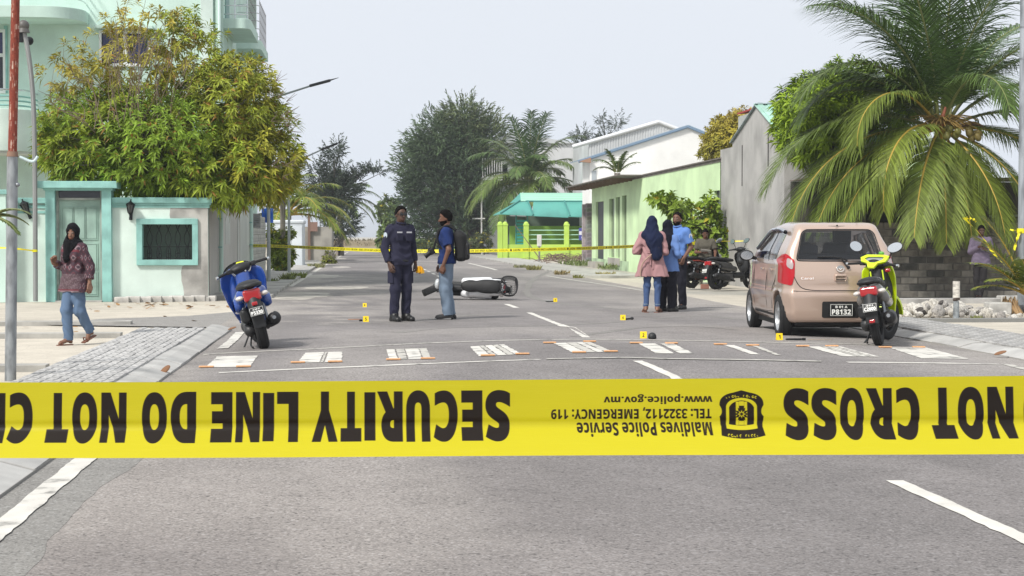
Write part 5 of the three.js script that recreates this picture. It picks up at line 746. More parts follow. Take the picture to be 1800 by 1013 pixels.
const tapePrint = canvasTex(2048, 288, (g, w, h) => {
  g.fillStyle = TAPE_Y; g.fillRect(0, 0, w, h);
  const sx = (px) => (px - PXL) / (PXR - PXL) * w, sy = (v) => v * h, r = rng(2);
  for (let i = 0; i < 2600; i++) { g.globalAlpha = 0.035; g.fillStyle = r() < 0.5 ? '#ffffff' : '#9a9000'; g.fillRect(r() * w, r() * h, 4 + r() * 70, 1); } g.globalAlpha = 1;
  g.fillStyle = g.strokeStyle = '#170d05';
  for (const [s, a, b] of [['SECURITY', 549, 897], ['LINE', 371, 525], ['DO', 249, 346], ['NOT', 82, 224], ['CROSS', -180, 59], ['CROSS', 1376, 1615], ['NOT', 1634, 1780], ['DO', 1796, 1892]]) word(g, s, sx(a), sx(b), sy(0.165), sy(0.8));
  fit(g, 'Maldives Police Service', sx(1014), sx(1250), sy(0.6), sy(0.775), true, 5); fit(g, 'TEL: 3322112, EMERGENCY: 119', sx(969), sx(1250), sy(0.395), sy(0.55), true, 5); fit(g, 'www.police.gov.mv', sx(1062), sx(1252), sy(0.21), sy(0.345), true, 5);
  // crest, upside down: an arch with a banner, stripes and a many-pointed badge
  g.save(); g.translate(sx(1303), sy(0.49)); g.scale((sx(1343) - sx(1303)), sy(0.31));
  const P = (f) => { g.beginPath(); f(); g.closePath(); };
  P(() => { g.moveTo(-0.95, 0.9); g.quadraticCurveTo(0, 1.15, 0.95, 0.9); g.lineTo(0.9, 0.55); g.lineTo(0.96, 0.1); g.quadraticCurveTo(0.75, -0.1, 0.96, -0.4); g.quadraticCurveTo(0.98, -0.85, 0.35, -0.95); g.lineTo(0, -1.05); g.lineTo(-0.35, -0.95); g.quadraticCurveTo(-0.98, -0.85, -0.96, -0.4); g.quadraticCurveTo(-0.75, -0.1, -0.96, 0.1); g.lineTo(-0.9, 0.55); }); g.fill();
  g.fillStyle = TAPE_Y; P(() => { g.moveTo(-0.68, 0.62); g.quadraticCurveTo(0, 0.75, 0.68, 0.62); g.lineTo(0.68, -0.35); g.quadraticCurveTo(0.6, -0.68, 0, -0.72); g.quadraticCurveTo(-0.6, -0.68, -0.68, -0.35); }); g.fill();
  g.fillStyle = '#170d05'; P(() => { g.moveTo(-0.54, 0.45); g.quadraticCurveTo(0, 0.55, 0.54, 0.45); g.lineTo(0.54, -0.3); g.quadraticCurveTo(0.4, -0.58, 0, -0.6); g.quadraticCurveTo(-0.4, -0.58, -0.54, -0.3); }); g.fill();
  g.fillStyle = TAPE_Y; g.fillRect(-0.25, -0.55, 0.14, 1.03); g.fillRect(0.11, -0.55, 0.14, 1.03); g.fillRect(-0.11, 0.3, 0.22, 0.18); g.fillRect(-0.11, -0.57, 0.22, 0.2);
  g.fillStyle = '#170d05'; P(() => { for (let i = 0; i < 24; i++) { const a = i / 24 * 6.283, q = i % 2 ? 0.19 : 0.33; g.lineTo(Math.cos(a) * q, Math.sin(a) * q); } }); g.fill();
  g.strokeStyle = TAPE_Y; g.lineWidth = 0.03; P(() => { for (let i = 0; i < 16; i++) { const a = i / 16 * 6.283, q = i % 2 ? 0.07 : 0.15; g.lineTo(Math.cos(a) * q, Math.sin(a) * q); } }); g.stroke();
  g.lineWidth = 0.035; for (let i = 0; i < 11; i++) { const x = -0.62 + i * 0.125; if (i === 5) continue; g.beginPath(); g.arc(x, 0.85 + 0.07 * Math.cos(x * 1.6), 0.045, r() * 3, 3 + r() * 3); g.stroke(); g.beginPath(); g.arc(x, -0.8 + 0.16 * x * x, 0.04, r() * 3, 3 + r() * 3); g.stroke(); }
  g.restore();
});
{
  const D = 2.25, n = 90, m = 16, pos = [], uv = [], idx = [], top = (px) => 672.5 - 0.0071 * px + 2.2 * Math.sin(px / 640), bot = (px) => 797.5 - 0.0031 * px + 0.8 * Math.sin(px / 500 + 1);
  for (let i = 0; i <= n; i++) { const px = mix(PXL, PXR, i / n); for (let j = 0; j <= m; j++) { const v = j / m, p = at(px, mix(top(px), bot(px), v), D), out = 0.004 * Math.sin(px / 210) + (v > 0.6 ? 0.055 * (v - 0.6) ** 1.15 * 2.2 : 0.006 * v); p.z += out; pos.push(p.x, p.y, p.z); uv.push(i / n, 1 - v); } }
  for (let i = 0; i < n; i++) for (let j = 0; j < m; j++) { const a = i * (m + 1) + j; idx.push(a, a + 1, a + m + 1, a + 1, a + m + 2, a + m + 1); }
  const g = new THREE.BufferGeometry(); g.setAttribute('position', new THREE.Float32BufferAttribute(pos, 3)); g.setAttribute('uv', new THREE.Float32BufferAttribute(uv, 2)); g.setIndex(idx); g.computeVertexNormals();
  const t = mesh('barrier_tape', g, mat(0xffffff, 0.34, { map: tapePrint, side: THREE.DoubleSide, clearcoat: 0.2, clearcoatRoughness: 0.15, specularIntensity: 0.45, bumpMap: tapeBump, bumpScale: 0.0012 })); tag(t, 'wide yellow security tape with upside down black lettering across the foreground', 'barrier tape');
}
const smallPrint = canvasTex(1024, 64, (g, w, h) => { g.fillStyle = '#eadf14'; g.fillRect(0, 0, w, h); g.fillStyle = '#3a2c08'; fit(g, 'SECURITY LINE DO NOT CROSS', 20, 620, 14, 50, true, 4); fit(g, 'Maldives Police Service', 650, 800, 36, 50, true, 0); fit(g, 'TEL: 3322112', 650, 790, 16, 30, true, 0); g.fillRect(830, 12, 30, 40); fit(g, 'NOT', 880, 1000, 14, 50, true, 4); });
smallPrint.wrapS = THREE.RepeatWrapping;
const tapeM = mat(0xffffff, 0.45, { map: smallPrint, side: THREE.DoubleSide }), tapePlain = mat(0xe8dc1c, 0.45, { side: THREE.DoubleSide });
function ribbon(pts, w, twist = 0, uvs = 0.62) { const c = new THREE.CatmullRomCurve3(pts, false, 'centripetal'), n = 60, pos = [], uv = [], idx = [], L = c.getLength(); for (let i = 0; i <= n; i++) { const u = i / n, p = c.getPointAt(u), d = c.getTangentAt(u), a = twist * Math.sin(u * 9), up = V(0, 1, 0).addScaledVector(d, -d.y).normalize(), s = V(0, 0, 0).crossVectors(d, up), o = up.multiplyScalar(Math.cos(a) * w / 2).addScaledVector(s, Math.sin(a) * w / 2); pos.push(p.x + o.x, p.y + o.y, p.z + o.z, p.x - o.x, p.y - o.y, p.z - o.z); uv.push(u * L * uvs, 1, u * L * uvs, 0); } for (let i = 0; i < n; i++) { const a = i * 2; idx.push(a, a + 1, a + 2, a + 1, a + 3, a + 2); } const g = new THREE.BufferGeometry(); g.setAttribute('position', new THREE.Float32BufferAttribute(pos, 3)); g.setAttribute('uv', new THREE.Float32BufferAttribute(uv, 2)); g.setIndex(idx); g.computeVertexNormals(); return g; }
tag(mesh('barrier_tape', ribbon([at(436, 432, 50.8), at(475, 432.5, 49.5), at(560, 436, 47), at(640, 439.5, 45), at(705, 441.5, 44), at(800, 441.5, 43.5), at(900, 440, 43.5), at(1000, 437.5, 44), at(1060, 435.5, 45), at(1130, 432.5, 46), at(1190, 430, 46.2), at(1258, 424, 46.4)], 0.085, 0.25), tapeM), 'long sagging yellow tape strung right across the street behind the people', 'barrier tape');
tag(mesh('barrier_tape', ribbon([at(1258, 424, 46.4), at(1300, 424, 46), at(1345, 421, 45.2)], 0.03, 1), tapePlain), 'thin twisted yellow tape end stretched across the grey gable wall', 'barrier tape');
tag(mesh('barrier_tape', ribbon([at(1696, 384, 36), at(1716, 404, 35.4), at(1742, 438, 34), at(1767, 468, 32)], 0.06, 0.9), tapePlain), 'yellow tape slanting down from the block wall past the standing man', 'barrier tape');
tag(mesh('barrier_tape', merge([ribbon([at(-40, 437, 36.4), at(10, 436, 36.5), at(61, 441, 36.6)], 0.035, 0.6), new THREE.CylinderGeometry(0.057, 0.057, 0.05, 14).translate(...at(61, 441, 36.7).toArray())]), tapePlain), 'short yellow tape tied to the thin mast on the left', 'barrier tape');
{ const p = at(1796, 406, 30.6); tag(mesh('barrier_tape', merge([new THREE.CylinderGeometry(0.083, 0.083, 0.09, 18, 1, true).translate(p.x, p.y, p.z), ribbon([at(1796, 406, 30.5), at(1786, 405, 30.5), at(1776, 404, 30.6)], 0.04, 1.2), ribbon([at(1792, 410, 30.5), at(1787, 425, 30.5), at(1783, 440, 30.5)], 0.05, 1)]), tapePlain), 'yellow tape wrapped round the tall steel pole on the right', 'barrier tape'); }
{ const p = at(1700, 386, 36.1), kn = mesh('tape_knot', [ribbon([p.clone().add(V(-0.09, 0.02, 0.01)), p.clone().add(V(-0.02, 0.04, 0.04)), p.clone().add(V(0.05, -0.02, 0.03)), p.clone().add(V(0.02, -0.08, 0.02))], 0.05, 2), ribbon([p, p.clone().add(V(0.1, 0.03, 0)), p.clone().add(V(0.2, -0.05, 0.02))], 0.06, 1.5)], tapePlain); tag(kn, 'crumpled knot of yellow tape on top of the dark block wall', 'tape knot'); }
// ---- evidence markers and the things beside them
const markTex = (s) => canvasTex(128, 128, (g, w, h) => { g.fillStyle = '#f0cf10'; g.fillRect(0, 0, w, h); g.fillStyle = '#2b2408'; fit(g, s, 46, 82, 34, 100, false, 6); });
const markSide = mat(0xe6c412, 0.5, { side: THREE.DoubleSide });
function marker(label, px, py, s, digit, turn) { // folded plastic tent
  const p = R(px, py), t = thing('evidence_marker', label, 'evidence marker', p, turn, 'yellow numbered evidence markers'), h = s, w = s * 0.98, d = s * 0.42;
  const face = new THREE.PlaneGeometry(w, Math.hypot(h, d / 2)).rotateX(-Math.atan2(d / 2, h)); mesh('number_plate', face.translate(0, h / 2, d / 4 + 0.002), mat(0xffffff, 0.5, { map: markTex(digit), side: THREE.DoubleSide }), t);
  mesh('tent', [extrude(shape([[-d / 2, 0], [d / 2, 0], [d / 2 - 0.006, 0], [0, h - 0.008], [-d / 2 + 0.006, 0]]), w).rotateY(Math.PI / 2).translate(-w / 2, 0, 0), bx(w, 0.006, d, 0, 0.003, 0)], markSide, t); return p; }
const mk = [['yellow evidence marker numbered 1 by the car\'s rear wheel', 1370, 598, 0.085, '1', 0.1], ['yellow evidence marker numbered 2 left of a black lump on the hump', 1131, 595, 0.085, '2', -0.1], ['yellow evidence marker numbered 7 alone on the street right of the fallen scooter', 976, 531, 0.08, '7', 0.2], ['yellow evidence marker numbered 4 in front of the pink coated woman', 1095, 563, 0.085, '4', -0.05], ['yellow evidence marker numbered 5 in front of the uniformed officer', 643, 566, 0.09, '5', 0.1], ['yellow evidence marker numbered 8 farther up the street left of the officer', 641, 540, 0.075, '8', 0], ['yellow evidence marker half hidden behind the officer\'s boot', 714, 557, 0.085, '6', 0.05]].map((a) => marker(...a));
{ const bl = (n, label, cat, px, py, g, m, turn = 0) => { const p = R(px, py), o = mesh(n, g, m); o.position.copy(p); o.rotation.y = turn; tag(o, label, cat); return o; };
  const k = thing('knife', 'knife with a black handle and pale blade lying by marker 1', 'knife', R(1402, 598.5), 0.05); mesh('handle', [bx(0.2, 0.025, 0.04, -0.05, 0.014, 0, 0.01), bx(0.05, 0.03, 0.03, 0.08, 0.015, 0, 0.008)], MT.black, k); mesh('blade', extrude(shape([[0.1, -0.012], [0.34, -0.014], [0.42, 0.0], [0.34, 0.012], [0.1, 0.012]]), 0.006).rotateX(-Math.PI / 2).translate(0.03, 0.006, 0), mat([0.5, 0.42, 0.33], 0.35, { metalness: 0.4 }), k);
  bl('helmet_piece', 'black rounded lump on the street right of marker 2', 'object', 1146, 596, nets(cut(blend(0.03, ell([0, 0.02, 0], [0.05, 0.06, 0.05]), ell([0.02, 0.02, 0.01], [0.03, 0.045, 0.03])), 0.01, (x, y) => -y), [-0.09, -0.02, -0.09], [0.09, 0.12, 0.09], 0.012), MT.black);
  bl('black_object', 'small black object with a tail right of marker 4', 'object', 1109, 562.5, merge([new THREE.SphereGeometry(0.03, 12, 8).scale(1, 0.8, 1).translate(0.02, 0.025, 0), rod(V(0, 0.02, 0), V(-0.1, 0.015, 0.01), 0.014)]), MT.black, 0.2);
  bl('phone', 'dark phone with a glinting screen left of marker 7', 'phone', 966, 531, bx(0.15, 0.02, 0.075, 0, 0.012, 0, 0.006), MT.glossBlack, 0.25);
  bl('sandal', 'flat reddish brown scrap on the street left of marker 5', 'scrap', 622, 562.5, boxuv(extrude(shape([[-0.09, -0.02], [0, -0.035], [0.1, -0.02], [0.11, 0.02], [0, 0.03], [-0.09, 0.015]]), 0.014, 0.003).rotateX(-Math.PI / 2)), mat([0.36, 0.2, 0.13], 0.8)); bl('dark_fragment', 'tiny dark fragment between the brown scrap and marker 5', 'fragment', 634, 565, bx(0.05, 0.03, 0.04, 0, 0.015, 0, 0.01), MT.black, 0.6);
}
// ---- bollards, posts, rubble, blocks
{
  const p = G(1681, 566, GROUND_Y), t = thing('bollard', 'short post, peeling white above and grey below, in front of the rubble', 'bollard', p), h = 0.66;
  mesh('lower_tube', new THREE.CylinderGeometry(0.047, 0.05, 0.34, 16).translate(0, 0.17, 0), MT.galv, t); mesh('upper_tube', new THREE.CylinderGeometry(0.058, 0.058, 0.27, 16).translate(0, 0.53, 0), mat([0.62, 0.59, 0.54], 0.8, { map: withRep(T.rough, 1, 2) }), t); mesh('broken_joint', nets(blend(0.01, cone([-0.03, 0.36, 0.01], [0.035, 0.38, 0.02], 0.03, 0.025), cone([0.01, 0.4, 0.03], [-0.04, 0.37, 0.02], 0.025)), [-0.1, 0.3, -0.06], [0.1, 0.44, 0.08], 0.012), mat([0.08, 0.06, 0.05], 0.9), t);
  for (const [px, py, w, h2, label] of [[948, 462, 0.13, 0.75, 'white topped post standing in front of the lime garden wall'], [1119, 474, 0.3, 0.62, 'small white marker post at the foot of the lime house']]) { const q = G(px, py, 0), b = thing('marker_post', label, 'post', q), s = -q.z / 50; mesh('post', new THREE.CylinderGeometry(0.05, 0.05, h2 * s, 10).translate(0, h2 * s / 2, 0), mat([0.2, 0.2, 0.2], 0.8), b); mesh('head', bx(w * s, (px < 1000 ? 0.35 : 0.6) * s, w * s * 0.8, 0, h2 * s - (px < 1000 ? 0.1 : 0.26) * s, 0, 0.03), mat([0.68, 0.67, 0.63], 0.8, { map: T.wall }), b); }
}
{ // rubble heap: every chunk a piece
  const t = thing('rubble_heap', 'heap of broken white coral stone and concrete by the bollard', 'rubble', G(1672, 560, GROUND_Y)), r = rng(64), gs = [0, 1, 2, 3, 4].map((k) => { const g = new THREE.IcosahedronGeometry(1, 2), p = g.attributes.position, q = V(0, 0, 0); for (let i = 0; i < p.count; i++) { q.fromBufferAttribute(p, i); const n = 0.62 + 0.75 * fbm(q.x * 1.6 + k * 9, q.y * 1.6 + q.z * 1.3, 3); q.x = Math.round(q.x * 2.2) / 2.2 * 0.4 + q.x * 0.6; q.multiplyScalar(n); p.setXYZ(i, q.x, q.y * 0.62, q.z); } return boxuv(toCreasedNormals(g, 0.5), 2); });
  const ms = [[0.62, 0.59, 0.54], [0.5, 0.47, 0.42], [0.36, 0.34, 0.32], [0.1, 0.09, 0.085], [0.56, 0.54, 0.5]].map((c) => mat(c, 0.95, { map: withRep(T.rough, 0.7) }));
  for (let k = 0; k < 190; k++) { const u = (r() + r() + r()) / 3 * 2 - 1, x = u * 1.7 + (r() - 0.5) * 0.3, z = (r() - 0.5) * 1.3, top = 0.27 * Math.exp(-((x + 0.2) ** 2) * 1.6) * (1 - Math.abs(z)), s = 0.035 + r() * r() * 0.1, m = mesh('stone', gs[k % 5], ms[Math.floor(r() * (r() < 0.25 ? 5 : 3)) % 5], t); m.position.set(x, s * 0.3 + Math.max(0, top) * (0.55 + 0.5 * r()), z); m.scale.setScalar(s); m.rotation.set(r() * 3, r() * 6, r() * 3); }
  const br = thing('dead_palm_stump', 'orange brown splintered palm stump among the rubble at the right', 'stump', G(1777, 552, GROUND_Y)), sg = []; for (let k = 0; k < 34; k++) { const a = k / 34 * 6.28, q = 0.1 + 0.05 * r(); sg.push(bend([V(Math.cos(a) * q * 1.5, 0, Math.sin(a) * q * 1.5), V(Math.cos(a) * q, 0.12, Math.sin(a) * q), V(Math.cos(a + 0.3) * q * 0.9 + (r() - 0.5) * 0.1, 0.2 + r() * 0.12, Math.sin(a) * q)], [0.035, 0.028, 0.006], 3, 5)); } mesh('splinters', sg, mat([0.34, 0.22, 0.11], 0.95), br).userData.kind = 'stuff';
  for (const [px, py, w, h, label] of [[1754, 553, 0.42, 0.22, 'grey concrete chunk just left of the splintered stump'], [1776, 533, 0.5, 0.16, 'pale concrete slab piece behind the splintered stump']]) { const q = G(px, py, GROUND_Y); tag(mesh('concrete_chunk', boxuv(bx(w, h, 0.3, q.x, q.y + h / 2, q.z, 0.03)), mat([0.46, 0.45, 0.43], 0.95, { map: withRep(T.rough, 0.8) })), label, 'concrete'); }
  const bl = bx(0.34, 0.11, 0.17, 0, 0.055, 0, 0.008), P = [[1598, 519, 0, 'lower left end'], [1622, 519, 0, 'middle of the bottom row'], [1640, 519, 0, 'right end of the bottom row'], [1617, 519, 0.112, 'upper middle'], [1634, 519, 0.112, 'upper right']];
  P.forEach(([px, py, dy, w], i) => { const q = G(px, py, GROUND_Y), m = mesh('loose_block', boxuv(bl.clone()), mat([0.3 + 0.03 * i, 0.3 + 0.028 * i, 0.28 + 0.025 * i], 0.95, { map: withRep(T.rough, 1) })); m.position.set(q.x, q.y + dy, q.z); m.rotation.y = (i % 3 - 1) * 0.06; tag(m, `grey block, ${w} of the small stack by dark wall`, 'block'); });
  const z = G(1700, 567, GROUND_Y).z, ed = mesh('concrete_edging', boxuv(box2(8.6, 15, -0.08, 0.02, z, z - 0.16, 0.01)), mat([0.2, 0.2, 0.19], 0.9)); tag(ed, 'thin dark edging strip beside the bollard on the right sand', 'edging');
  const kz = G(1600, 534, GROUND_Y).z, pl = mesh('concrete_edging', boxuv(box2(9.4, 16, -0.08, 0.06, kz, kz - 0.35, 0.015)), mat([0.4, 0.39, 0.38], 0.9, { map: withRep(T.rough, 0.6) })); tag(pl, 'low concrete kerb strip between the rubble and the dark block wall', 'edging');
  const K = [], kg = bx(0.31, 0.14, 0.22, 0, 0.05, 0, 0.02); for (let k = 0; k < 9; k++) { const px = 215 + k * 19, q = G(px, 532 - k * 0.3, GROUND_Y), m = mesh('kerb_block', boxuv(kg.clone()), mat([0.52 + 0.05 * (k % 3), 0.5 + 0.05 * (k % 3), 0.47 + 0.05 * (k % 3)], 0.9, { map: withRep(T.rough, 0.9) })); m.position.set(q.x, q.y + (k % 2) * 0.01, q.z); m.rotation.y = ((k * 7) % 5 - 2) * 0.03; tag(m, `whitewashed kerb block, ${ORD[k]} from left in the row below the barred window`, 'kerb block', 'whitewashed kerb blocks below the barred window'); }
  const lr = rng(31), lg = new THREE.CircleGeometry(0.05, 7).scale(1.5, 0.7, 1).rotateX(-Math.PI / 2), lm = [[0.3, 0.17, 0.07], [0.2, 0.1, 0.05], [0.42, 0.28, 0.06]].map((c) => mat(c, 0.9, { side: THREE.DoubleSide })), lf = [];
  for (let k = 0; k < 46; k++) { const q = k < 36 ? G(180 + lr() * 230, 530 + lr() * 10, 0) : G(40 + lr() * 330, 540 + lr() * 60, 0); lf.push(lg.clone().rotateX((lr() - 0.5) * 0.7).rotateZ((lr() - 0.5) * 0.7).rotateY(lr() * 6).translate(q.x, GROUND_Y + 0.025, q.z)); }
  tag(mesh('fallen_leaves', lf, lm[0]), 'dry fallen leaves scattered on the sand below the mint wall', 'leaves', null, 'stuff');
  for (const [px, py, label] of [[408, 584, 'dry brown leaf on the kerb left of the blue scooter'], [290, 660, 'dry leaf in the gutter beside the left pavement'], [1759, 629, 'single brown leaf on the right kerb']]) { const q = R(px, py), m = mesh('dry_leaf', nets(cut(ell([0, 0, 0], [0.075, 0.02, 0.04]), 0, (x, y) => -y - 0.004), [-0.09, -0.02, -0.05], [0.09, 0.03, 0.05], 0.01), lm[1]); m.position.copy(q).add(V(0, 0.05, 0)); m.rotation.set(0.3, px, 0.4); tag(m, label, 'leaf'); }
}
// ---------- vehicles (forward is -z, right is +x) ----------
function polySD(pts) { // signed distance to a closed outline, negative inside
  const n = pts.length; return (x, y) => { let d = 1e9, s = 1; for (let i = 0, j = n - 1; i < n; j = i++) { const [ax, ay] = pts[i], [bx2, by] = pts[j], ex = bx2 - ax, ey = by - ay, wx = x - ax, wy = y - ay, t = clamp((wx * ex + wy * ey) / (ex * ex + ey * ey)), qx = wx - ex * t, qy = wy - ey * t; d = Math.min(d, qx * qx + qy * qy); const a = y >= ay, b = y < by, c = ex * wy > ey * wx; if ((a && b && c) || (!a && !b && !c)) s = -s; } return s * Math.sqrt(d); }; }
function curve1(list) { return (t) => { if (t <= list[0][0]) return list[0][1]; for (let i = 1; i < list.length; i++) if (t <= list[i][0]) { const [a, u] = list[i - 1], [b, v] = list[i], k = (t - a) / (b - a); return mix(u, v, k * k * (3 - 2 * k)); } return list[list.length - 1][1]; }; }
const round2 = (pts, r, n = 5) => { const o = []; pts.forEach((p, i) => { const a = pts[(i + pts.length - 1) % pts.length], b = pts[(i + 1) % pts.length], ua = [a[0] - p[0], a[1] - p[1]], ub = [b[0] - p[0], b[1] - p[1]], la = Math.hypot(...ua), lb = Math.hypot(...ub), q = Math.min(p[2] ?? r, la * 0.45, lb * 0.45), A = [p[0] + ua[0] / la * q, p[1] + ua[1] / la * q], B = [p[0] + ub[0] / lb * q, p[1] + ub[1] / lb * q]; for (let k = 0; k <= n; k++) { const t = k / n; o.push([(1 - t) ** 2 * A[0] + 2 * t * (1 - t) * p[0] + t * t * B[0], (1 - t) ** 2 * A[1] + 2 * t * (1 - t) * p[1] + t * t * B[1]]); } }); return o; };
function patch(f, outline, axis, sign, off, uvBox) { // an outline laid on the surface of a distance field, looking along an axis
  let g = norm(new THREE.ShapeGeometry(shape(outline))), P = g.attributes.position.array, tri = []; for (let i = 0; i < P.length; i += 9) tri.push([[P[i], P[i + 1]], [P[i + 3], P[i + 4]], [P[i + 6], P[i + 7]]]);
  for (let k = 0; k < 3; k++) { const o = []; for (const [a, b, c] of tri) { const m = (p, q) => [(p[0] + q[0]) / 2, (p[1] + q[1]) / 2], ab = m(a, b), bc = m(b, c), ca = m(c, a); o.push([a, ab, ca], [ab, b, bc], [ca, bc, c], [ab, bc, ca]); } tri = o; }
  const pos = [], nor = [], uv = [], cache = new Map(), hit = (u, v) => { const key = u.toFixed(5) + v.toFixed(5); if (cache.has(key)) return cache.get(key); let w = sign * (axis === 'x' ? 1.1 : sign > 0 ? 1.2 : 4); const at3 = (q) => (axis === 'x' ? [q, v, u] : [u, v, q]); for (let i = 0; i < 60; i++) { const d = f(...at3(w)); if (d < 0.0004) break; w -= sign * d * 0.8; } const p = at3(w), e = 0.004, n = [0, 1, 2].map((k) => { const a = [...p], b = [...p]; a[k] += e; b[k] -= e; return f(...a) - f(...b); }), l = Math.hypot(...n) || 1; const r = { p: p.map((q, k) => q + n[k] / l * off), n: n.map((q) => q / l) }; cache.set(key, r); return r; };
  for (const t of tri) { const h = t.map(([u, v]) => hit(u, v)), [a, b, c] = h.map((q) => q.p), fn = [(b[1] - a[1]) * (c[2] - a[2]) - (b[2] - a[2]) * (c[1] - a[1]), (b[2] - a[2]) * (c[0] - a[0]) - (b[0] - a[0]) * (c[2] - a[2]), (b[0] - a[0]) * (c[1] - a[1]) - (b[1] - a[1]) * (c[0] - a[0])], flip = fn[0] * h[0].n[0] + fn[1] * h[0].n[1] + fn[2] * h[0].n[2] < 0; for (const k of flip ? [0, 2, 1] : [0, 1, 2]) { pos.push(...h[k].p); nor.push(...h[k].n); const [u, v] = t[k]; uv.push(uvBox ? (u - uvBox[0]) / (uvBox[1] - uvBox[0]) : u, uvBox ? (v - uvBox[2]) / (uvBox[3] - uvBox[2]) : v); } }
  const o = new THREE.BufferGeometry(); o.setAttribute('position', new THREE.Float32BufferAttribute(pos, 3)); o.setAttribute('normal', new THREE.Float32BufferAttribute(nor, 3)); o.setAttribute('uv', new THREE.Float32BufferAttribute(uv, 2)); return o;
}
function onto(f, pts, axis, sign, off) { return pts.map(([u, v]) => { let w = sign * (axis === 'x' ? 1.1 : sign > 0 ? 1.2 : 4); const a3 = (q) => (axis === 'x' ? [q, v, u] : [u, v, q]); for (let i = 0; i < 60; i++) { const d = f(...a3(w)); if (d < 0.0004) break; w -= sign * d * 0.8; } return V(...a3(w + sign * off)); }); }
const seam = (f, pts, axis, sign, r = 0.004) => tube(onto(f, pts, axis, sign, 0.0005), r, pts.length * 8, 5);
const sq = round2;
function wheelParts(t, r, w, rimR, spokes, rimM, x = 0, y = r, z = 0, parent) { // tyre with tread shoulders, rim with spokes
  const prof = [[rimR, -w * 0.42], [rimR + 0.01, -w * 0.48], [r - (r - rimR) * 0.35, -w * 0.5], [r - 0.012, -w * 0.42], [r, -w * 0.24], [r + 0.002, 0], [r, w * 0.24], [r - 0.012, w * 0.42], [r - (r - rimR) * 0.35, w * 0.5], [rimR + 0.01, w * 0.48], [rimR, w * 0.42]].map(([a, b]) => new THREE.Vector2(a, b));
  const wh = new THREE.Group(); wh.name = 'wheel'; wh.position.set(x, y, z); (parent ?? t).add(wh);
  const grooves = [-0.14, 0.14].map((k) => new THREE.TorusGeometry(r + 0.001, 0.0035, 4, 40).rotateY(Math.PI / 2).translate(k * w * 2, 0, 0));
  mesh('tyre', new THREE.LatheGeometry(prof, 40).rotateZ(Math.PI / 2), MT.rubber, wh); mesh('tread_groove', grooves, MT.black, wh);
  const rim = [new THREE.LatheGeometry([[rimR * 1.01, -w * 0.45], [rimR * 0.93, -w * 0.4], [rimR * 0.9, 0], [rimR * 0.93, w * 0.4], [rimR * 1.01, w * 0.45]].map(([a, b]) => new THREE.Vector2(a, b)), 36).rotateZ(Math.PI / 2), new THREE.CylinderGeometry(rimR * 0.24, rimR * 0.24, w * 0.7, 16).rotateZ(Math.PI / 2)];
  for (let k = 0; k < spokes; k++) { const a = k / spokes * 6.283; rim.push(bx(w * 0.3, rimR * 0.78, rimR * (spokes > 6 ? 0.14 : 0.22), 0, rimR * 0.52, 0, 0.006).rotateX(a)); }
  mesh('rim', rim, rimM, wh); return wh;
}
function plateTex(top, bottom, inv) { return canvasTex(256, 160, (g, w, h) => { g.fillStyle = inv ? '#d9dbd6' : '#121314'; g.fillRect(0, 0, w, h); g.strokeStyle = g.fillStyle = inv ? '#17181a' : '#e6e6e2'; g.lineWidth = 5; g.strokeRect(8, 8, w - 16, h - 16); fit(g, top, 62, 194, 24, 54, false, 4); fit(g, bottom, 24, 232, 72, 138, false, 7); }); }
